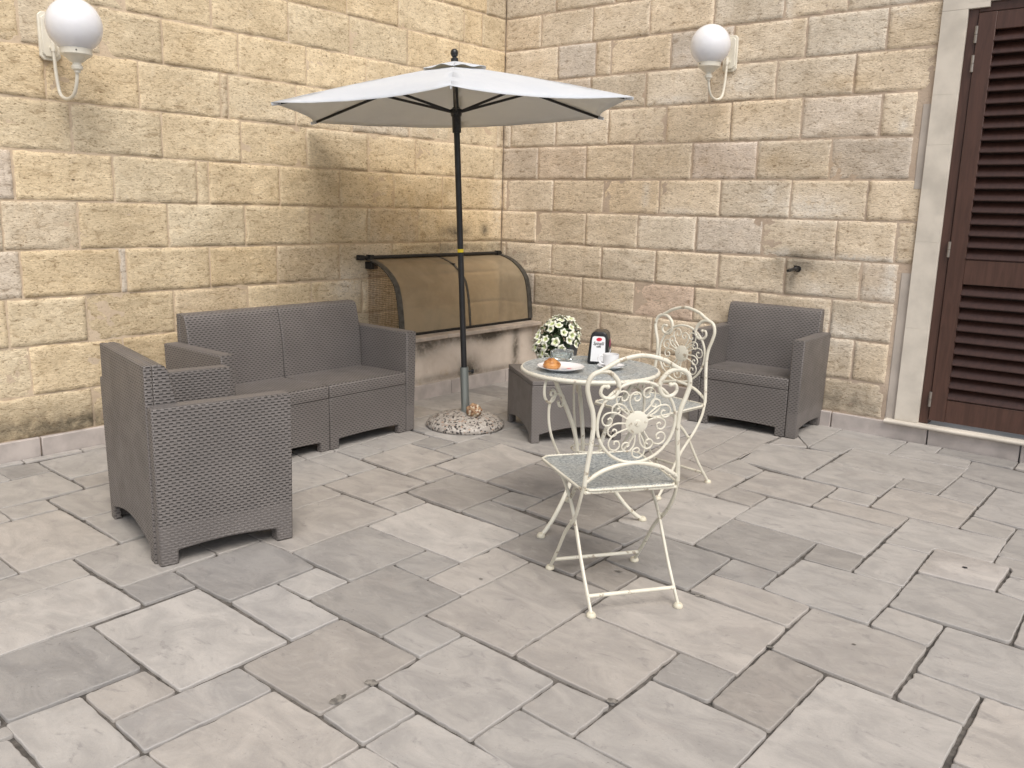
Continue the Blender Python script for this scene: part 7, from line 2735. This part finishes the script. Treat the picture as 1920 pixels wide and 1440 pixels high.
# local: x along the front, -y towards the viewer
mb = MB(); H = .142
prof_ = [(.0,.044),(.006,.046),(.02,.0455),(.08,.0415),(.118,.0375),(.130,.034),(.138,.027),(.142,.016)]
rows = []
def dep(h): return .066-.016*(h/.142)
outline = []
for h,w in prof_: outline.append((w,h))
top = [(w,h) for h,w in prof_]
ring = [(w,h) for w,h in top]+[(.0,.1395)]+[(-w,h) for w,h in top[::-1]]
fr = [mb.bm.verts.new((w,-dep(h),h)) for w,h in ring]; bk = [mb.bm.verts.new((w,dep(h),h)) for w,h in ring]
mb.face(fr); mb.face(bk[::-1])
for i in range(len(ring)):
    j = (i+1)%len(ring); mb.face([fr[i],bk[i],bk[j],fr[j]])
mb.build('housing', M['black'], nd, bevel=.006, seg=3)
slope = math.atan2(.016,.142)
def onfront(x, h, d=.0): return Vector((x, -dep(h)-d, h))
mb = MB(); pr = [(-.032,.012),(.032,.012),(.029,.108),(.027,.117),(.020,.121),(-.020,.121),(-.027,.117),(-.029,.108)]
A = [mb.bm.verts.new(onfront(x,h,.0003)) for x,h in pr]; B = [mb.bm.verts.new(onfront(x,h,.0022)) for x,h in pr]
mb.face(B)
for i in range(len(pr)): mb.face([A[i],A[(i+1)%len(pr)],B[(i+1)%len(pr)],B[i]])
panel = mb.build('white_panel', M['white'], nd)
def ell(parent, cx, ch_, w, h, mat, d, name, ang=0, side=False):
    mb = MB(); vs = []
    for k in range(24):
        a = 2*math.pi*k/24; u, v = w*math.cos(a), h*math.sin(a)
        u, v = u*math.cos(ang)-v*math.sin(ang), u*math.sin(ang)+v*math.cos(ang)
        vs.append(mb.bm.verts.new(onfront(cx+u,ch_+v,d) if not side else Vector((.0462-.0038*((ch_+v)/.08)+.0012, cx+u, ch_+v))))
    mb.face(vs); return mb.build(name, M[mat], parent, flat=True)
ell(panel, .002, .108, .0125, .0078, 'red', .0026, 'red_logo', .12)
def text(body, size, mat, parent, loc, rot, name, shear=0., sx=1.):
    cu = bpy.data.curves.new(name,'FONT'); cu.body = body; cu.size = size; cu.align_x = 'CENTER'; cu.shear = shear; cu.extrude = .0002; cu.offset = .0003
    tmp = bpy.data.objects.new(name, cu); COL.objects.link(tmp)
    dg = bpy.context.evaluated_depsgraph_get()
    me = bpy.data.meshes.new_from_object(tmp.evaluated_get(dg))
    bpy.data.objects.remove(tmp); bpy.data.curves.remove(cu)
    me.materials.clear(); me.materials.append(M[mat])
    o = bpy.data.objects.new(name, me); COL.objects.link(o); o.parent = parent
    o.location = loc; o.rotation_euler = rot; o.scale = (sx,1,1)
    return o
text('Spinelli', .0195, 'ink', panel, onfront(.0,.084,.0028), (R(90)-slope,0,0), 'shop_lettering', .25, .84)
text('caff\u00e8', .0120, 'ink', panel, onfront(.001,.0735,.0028), (R(90)-slope,0,0), 'small_lettering', .1, .9)
text('Spinelli', .021, 'white', nd, (.0452,.004,.046), (R(90)-.0,0,R(90)), 'side_lettering', .25, .86)
ell(nd, .0, .088, .026, .017, 'magenta', 0, 'side_logo', .3, True)
mb = MB()
for w in (-.012,.0,.011): pass
mb.box(-.024,.024,-dep(.03)-.0030,-dep(.03)-.0028,.0,.0)
mb.bm.free()

# ------------------------------------------------------------------ potted petunias on the low wicker table
PX, PY, PZ = 1.585, -1.192, .3745
fp = thing('flower_pot', 'white petunias in a grey plastic pot standing on the low wicker table', 'potted plant', (PX,PY,PZ))
mb = MB(); mb.lathe([(0,0),(.047,0),(.050,.004),(.066,.130),(.071,.132),(.072,.150),(.068,.152),(.064,.140),(.062,.13)], 36); mb.build('pot', M['potgrey'], fp)
mb = MB(); mb.lathe([(0,.136),(.063,.134)], 24); mb.build('soil', M['soil'], fp)
rng = random.Random(5)
CEN = Vector((0,0,.178))-rgt*.060+Vector((0,0,.0)); 
def ball(dr):
    # drooping mound: wider to camera-left, hanging over the pot edge
    up = dr.z; l = -dr.dot(rgt)
    k = .128*(1+.16*max(0,l)*(1-max(0,up))) 
    p = Vector((dr.x*k*1.05,dr.y*k*1.05,dr.z*.145))
    p -= Vector((0,0,1))*.050*max(0,l)
    return CEN+p
def okdir(dr):
    l = dr.dot(rgt)
    return not (dr.z < -.25 and l > .15) and dr.z > -.85
mb = MB()
for k in range(620):
    dr = Vector((rng.gauss(0,1),rng.gauss(0,1),rng.gauss(0,1))).normalized()
    if not okdir(dr): continue
    p = CEN+(ball(dr)-CEN)*rng.uniform(.55,.98)
    n_ = (dr+Vector((rng.uniform(-.6,.6),rng.uniform(-.6,.6),rng.uniform(-.6,.6)))).normalized()
    t = n_.orthogonal().normalized(); t.rotate(Matrix.Rotation(rng.uniform(0,6.3),3,n_)); b = n_.cross(t)
    L = rng.uniform(.018,.034); W_ = L*.42
    vs = [mb.bm.verts.new(p+t*u*L+b*v*W_+n_*z*.004) for u,v,z in ((0,0,0),(.35,.9,1),(.75,.6,.6),(1,0,-.8),(.75,-.6,.6),(.35,-.9,1))]
    mb.face(vs)
for k in range(16):
    dr = Vector((rng.gauss(0,1),rng.gauss(0,1),rng.gauss(0,1))).normalized()
    if okdir(dr): mb.tube([Vector((0,0,.13)),CEN*.6+Vector((0,0,.06)),ball(dr)*.95], .0022, 5)
mb.build('foliage', M['leaf'], fp, fix=False, flat=True)
def bloom_mesh():
    mb = MB(); n = 40; rows = []
    for r0, z0 in ((.002,-.030),(.0035,-.014),(.006,-.004),(.012,.001),(.019,.0025),(.0245,.0005)):
        row = []
        for k in range(n+1):
            a = 2*math.pi*k/n; w = .5+.5*math.cos(5*a)
            f = max(0,(r0-.006)/.0185)
            r = r0*(1-.20*f*(1-w)); z = z0+.0022*f*math.sin(5*a+1.2)-.002*f*(1-w)
            row.append((r*math.cos(a),r*math.sin(a),z))
        rows.append(row)
    mb.grid(rows)
    return mb
first = None
pts = []
tries = 0
while len(pts) < 62 and tries < 9000:
    tries += 1
    dr = Vector((rng.gauss(0,1),rng.gauss(0,1),rng.gauss(0,1))).normalized()
    if not okdir(dr): continue
    p = ball(dr)*1.0+dr*rng.uniform(-.006,.010)
    if any((p-q).length < .035 for q,_ in pts): continue
    pts.append((p,dr))
for p, dr in pts:
    n_ = (dr+Vector((rng.uniform(-.3,.3),rng.uniform(-.3,.3),rng.uniform(-.1,.45)))).normalized()
    if first is None:
        first = bloom_mesh().build('flower', M['petal'], fp, sharp=2.); o = first
    else:
        o = first.copy(); COL.objects.link(o); o.parent = fp
    o.location = p; o.rotation_euler = n_.to_track_quat('Z','Y').to_euler()
    s = rng.uniform(1.05,1.35); o.scale = (s,s,s)

# ------------------------------------------------------------------ camera
cd = bpy.data.cameras.new('camera'); cam = bpy.data.objects.new('camera', cd); COL.objects.link(cam)
cd.sensor_width = 36; cd.lens = 30.2844; cd.clip_start = .05; cd.clip_end = 300
r_, u_, f_ = (Vector(v) for v in [[0.7698827, 0.6376845, 0.0252809], [-0.1472625, 0.1389679, 0.9792863], [-0.6209625, 0.7576585, -0.200896]])
mw = Matrix(((r_.x,u_.x,-f_.x,0),(r_.y,u_.y,-f_.y,0),(r_.z,u_.z,-f_.z,0),(0,0,0,1)))
cam.matrix_world = Matrix.Translation((4.75038, -5.60386, 1.36113)) @ mw
scene.camera = cam

# ------------------------------------------------------------------ light: open shade under a bright sky
SUN_EL, SUN_AZ = R(54), R(122)      # azimuth measured from +Y towards +X
w = bpy.data.worlds.new('World'); scene.world = w; w.use_nodes = True
nt = w.node_tree; nt.nodes.clear()
sky = nt.nodes.new('ShaderNodeTexSky'); sky.sky_type = 'NISHITA'; sky.sun_disc = False
sky.sun_elevation = SUN_EL; sky.sun_rotation = SUN_AZ; sky.dust_density = 3.0; sky.air_density = 1.0; sky.ozone_density = .6
hs = nt.nodes.new('ShaderNodeHueSaturation'); hs.inputs['Saturation'].default_value = .5
bg = nt.nodes.new('ShaderNodeBackground'); bg.inputs[1].default_value = .13
ow = nt.nodes.new('ShaderNodeOutputWorld')
nt.links.new(sky.outputs[0], hs.inputs['Color']); nt.links.new(hs.outputs[0], bg.inputs[0]); nt.links.new(bg.outputs[0], ow.inputs[0])
sl = bpy.data.lights.new('sun','SUN'); sl.energy = 1.45; sl.angle = R(38); sl.color = (1.,.92,.81)
so_ = bpy.data.objects.new('sun', sl); COL.objects.link(so_)
dv = Vector((math.sin(SUN_AZ)*math.cos(SUN_EL), math.cos(SUN_AZ)*math.cos(SUN_EL), math.sin(SUN_EL)))
so_.rotation_euler = dv.to_track_quat('Z','Y').to_euler(); so_.location = (3,-3,8)
vs_ = scene.view_settings
vs_.view_transform = 'Standard'; vs_.look = 'None'; vs_.gamma = 1; vs_.exposure = .43
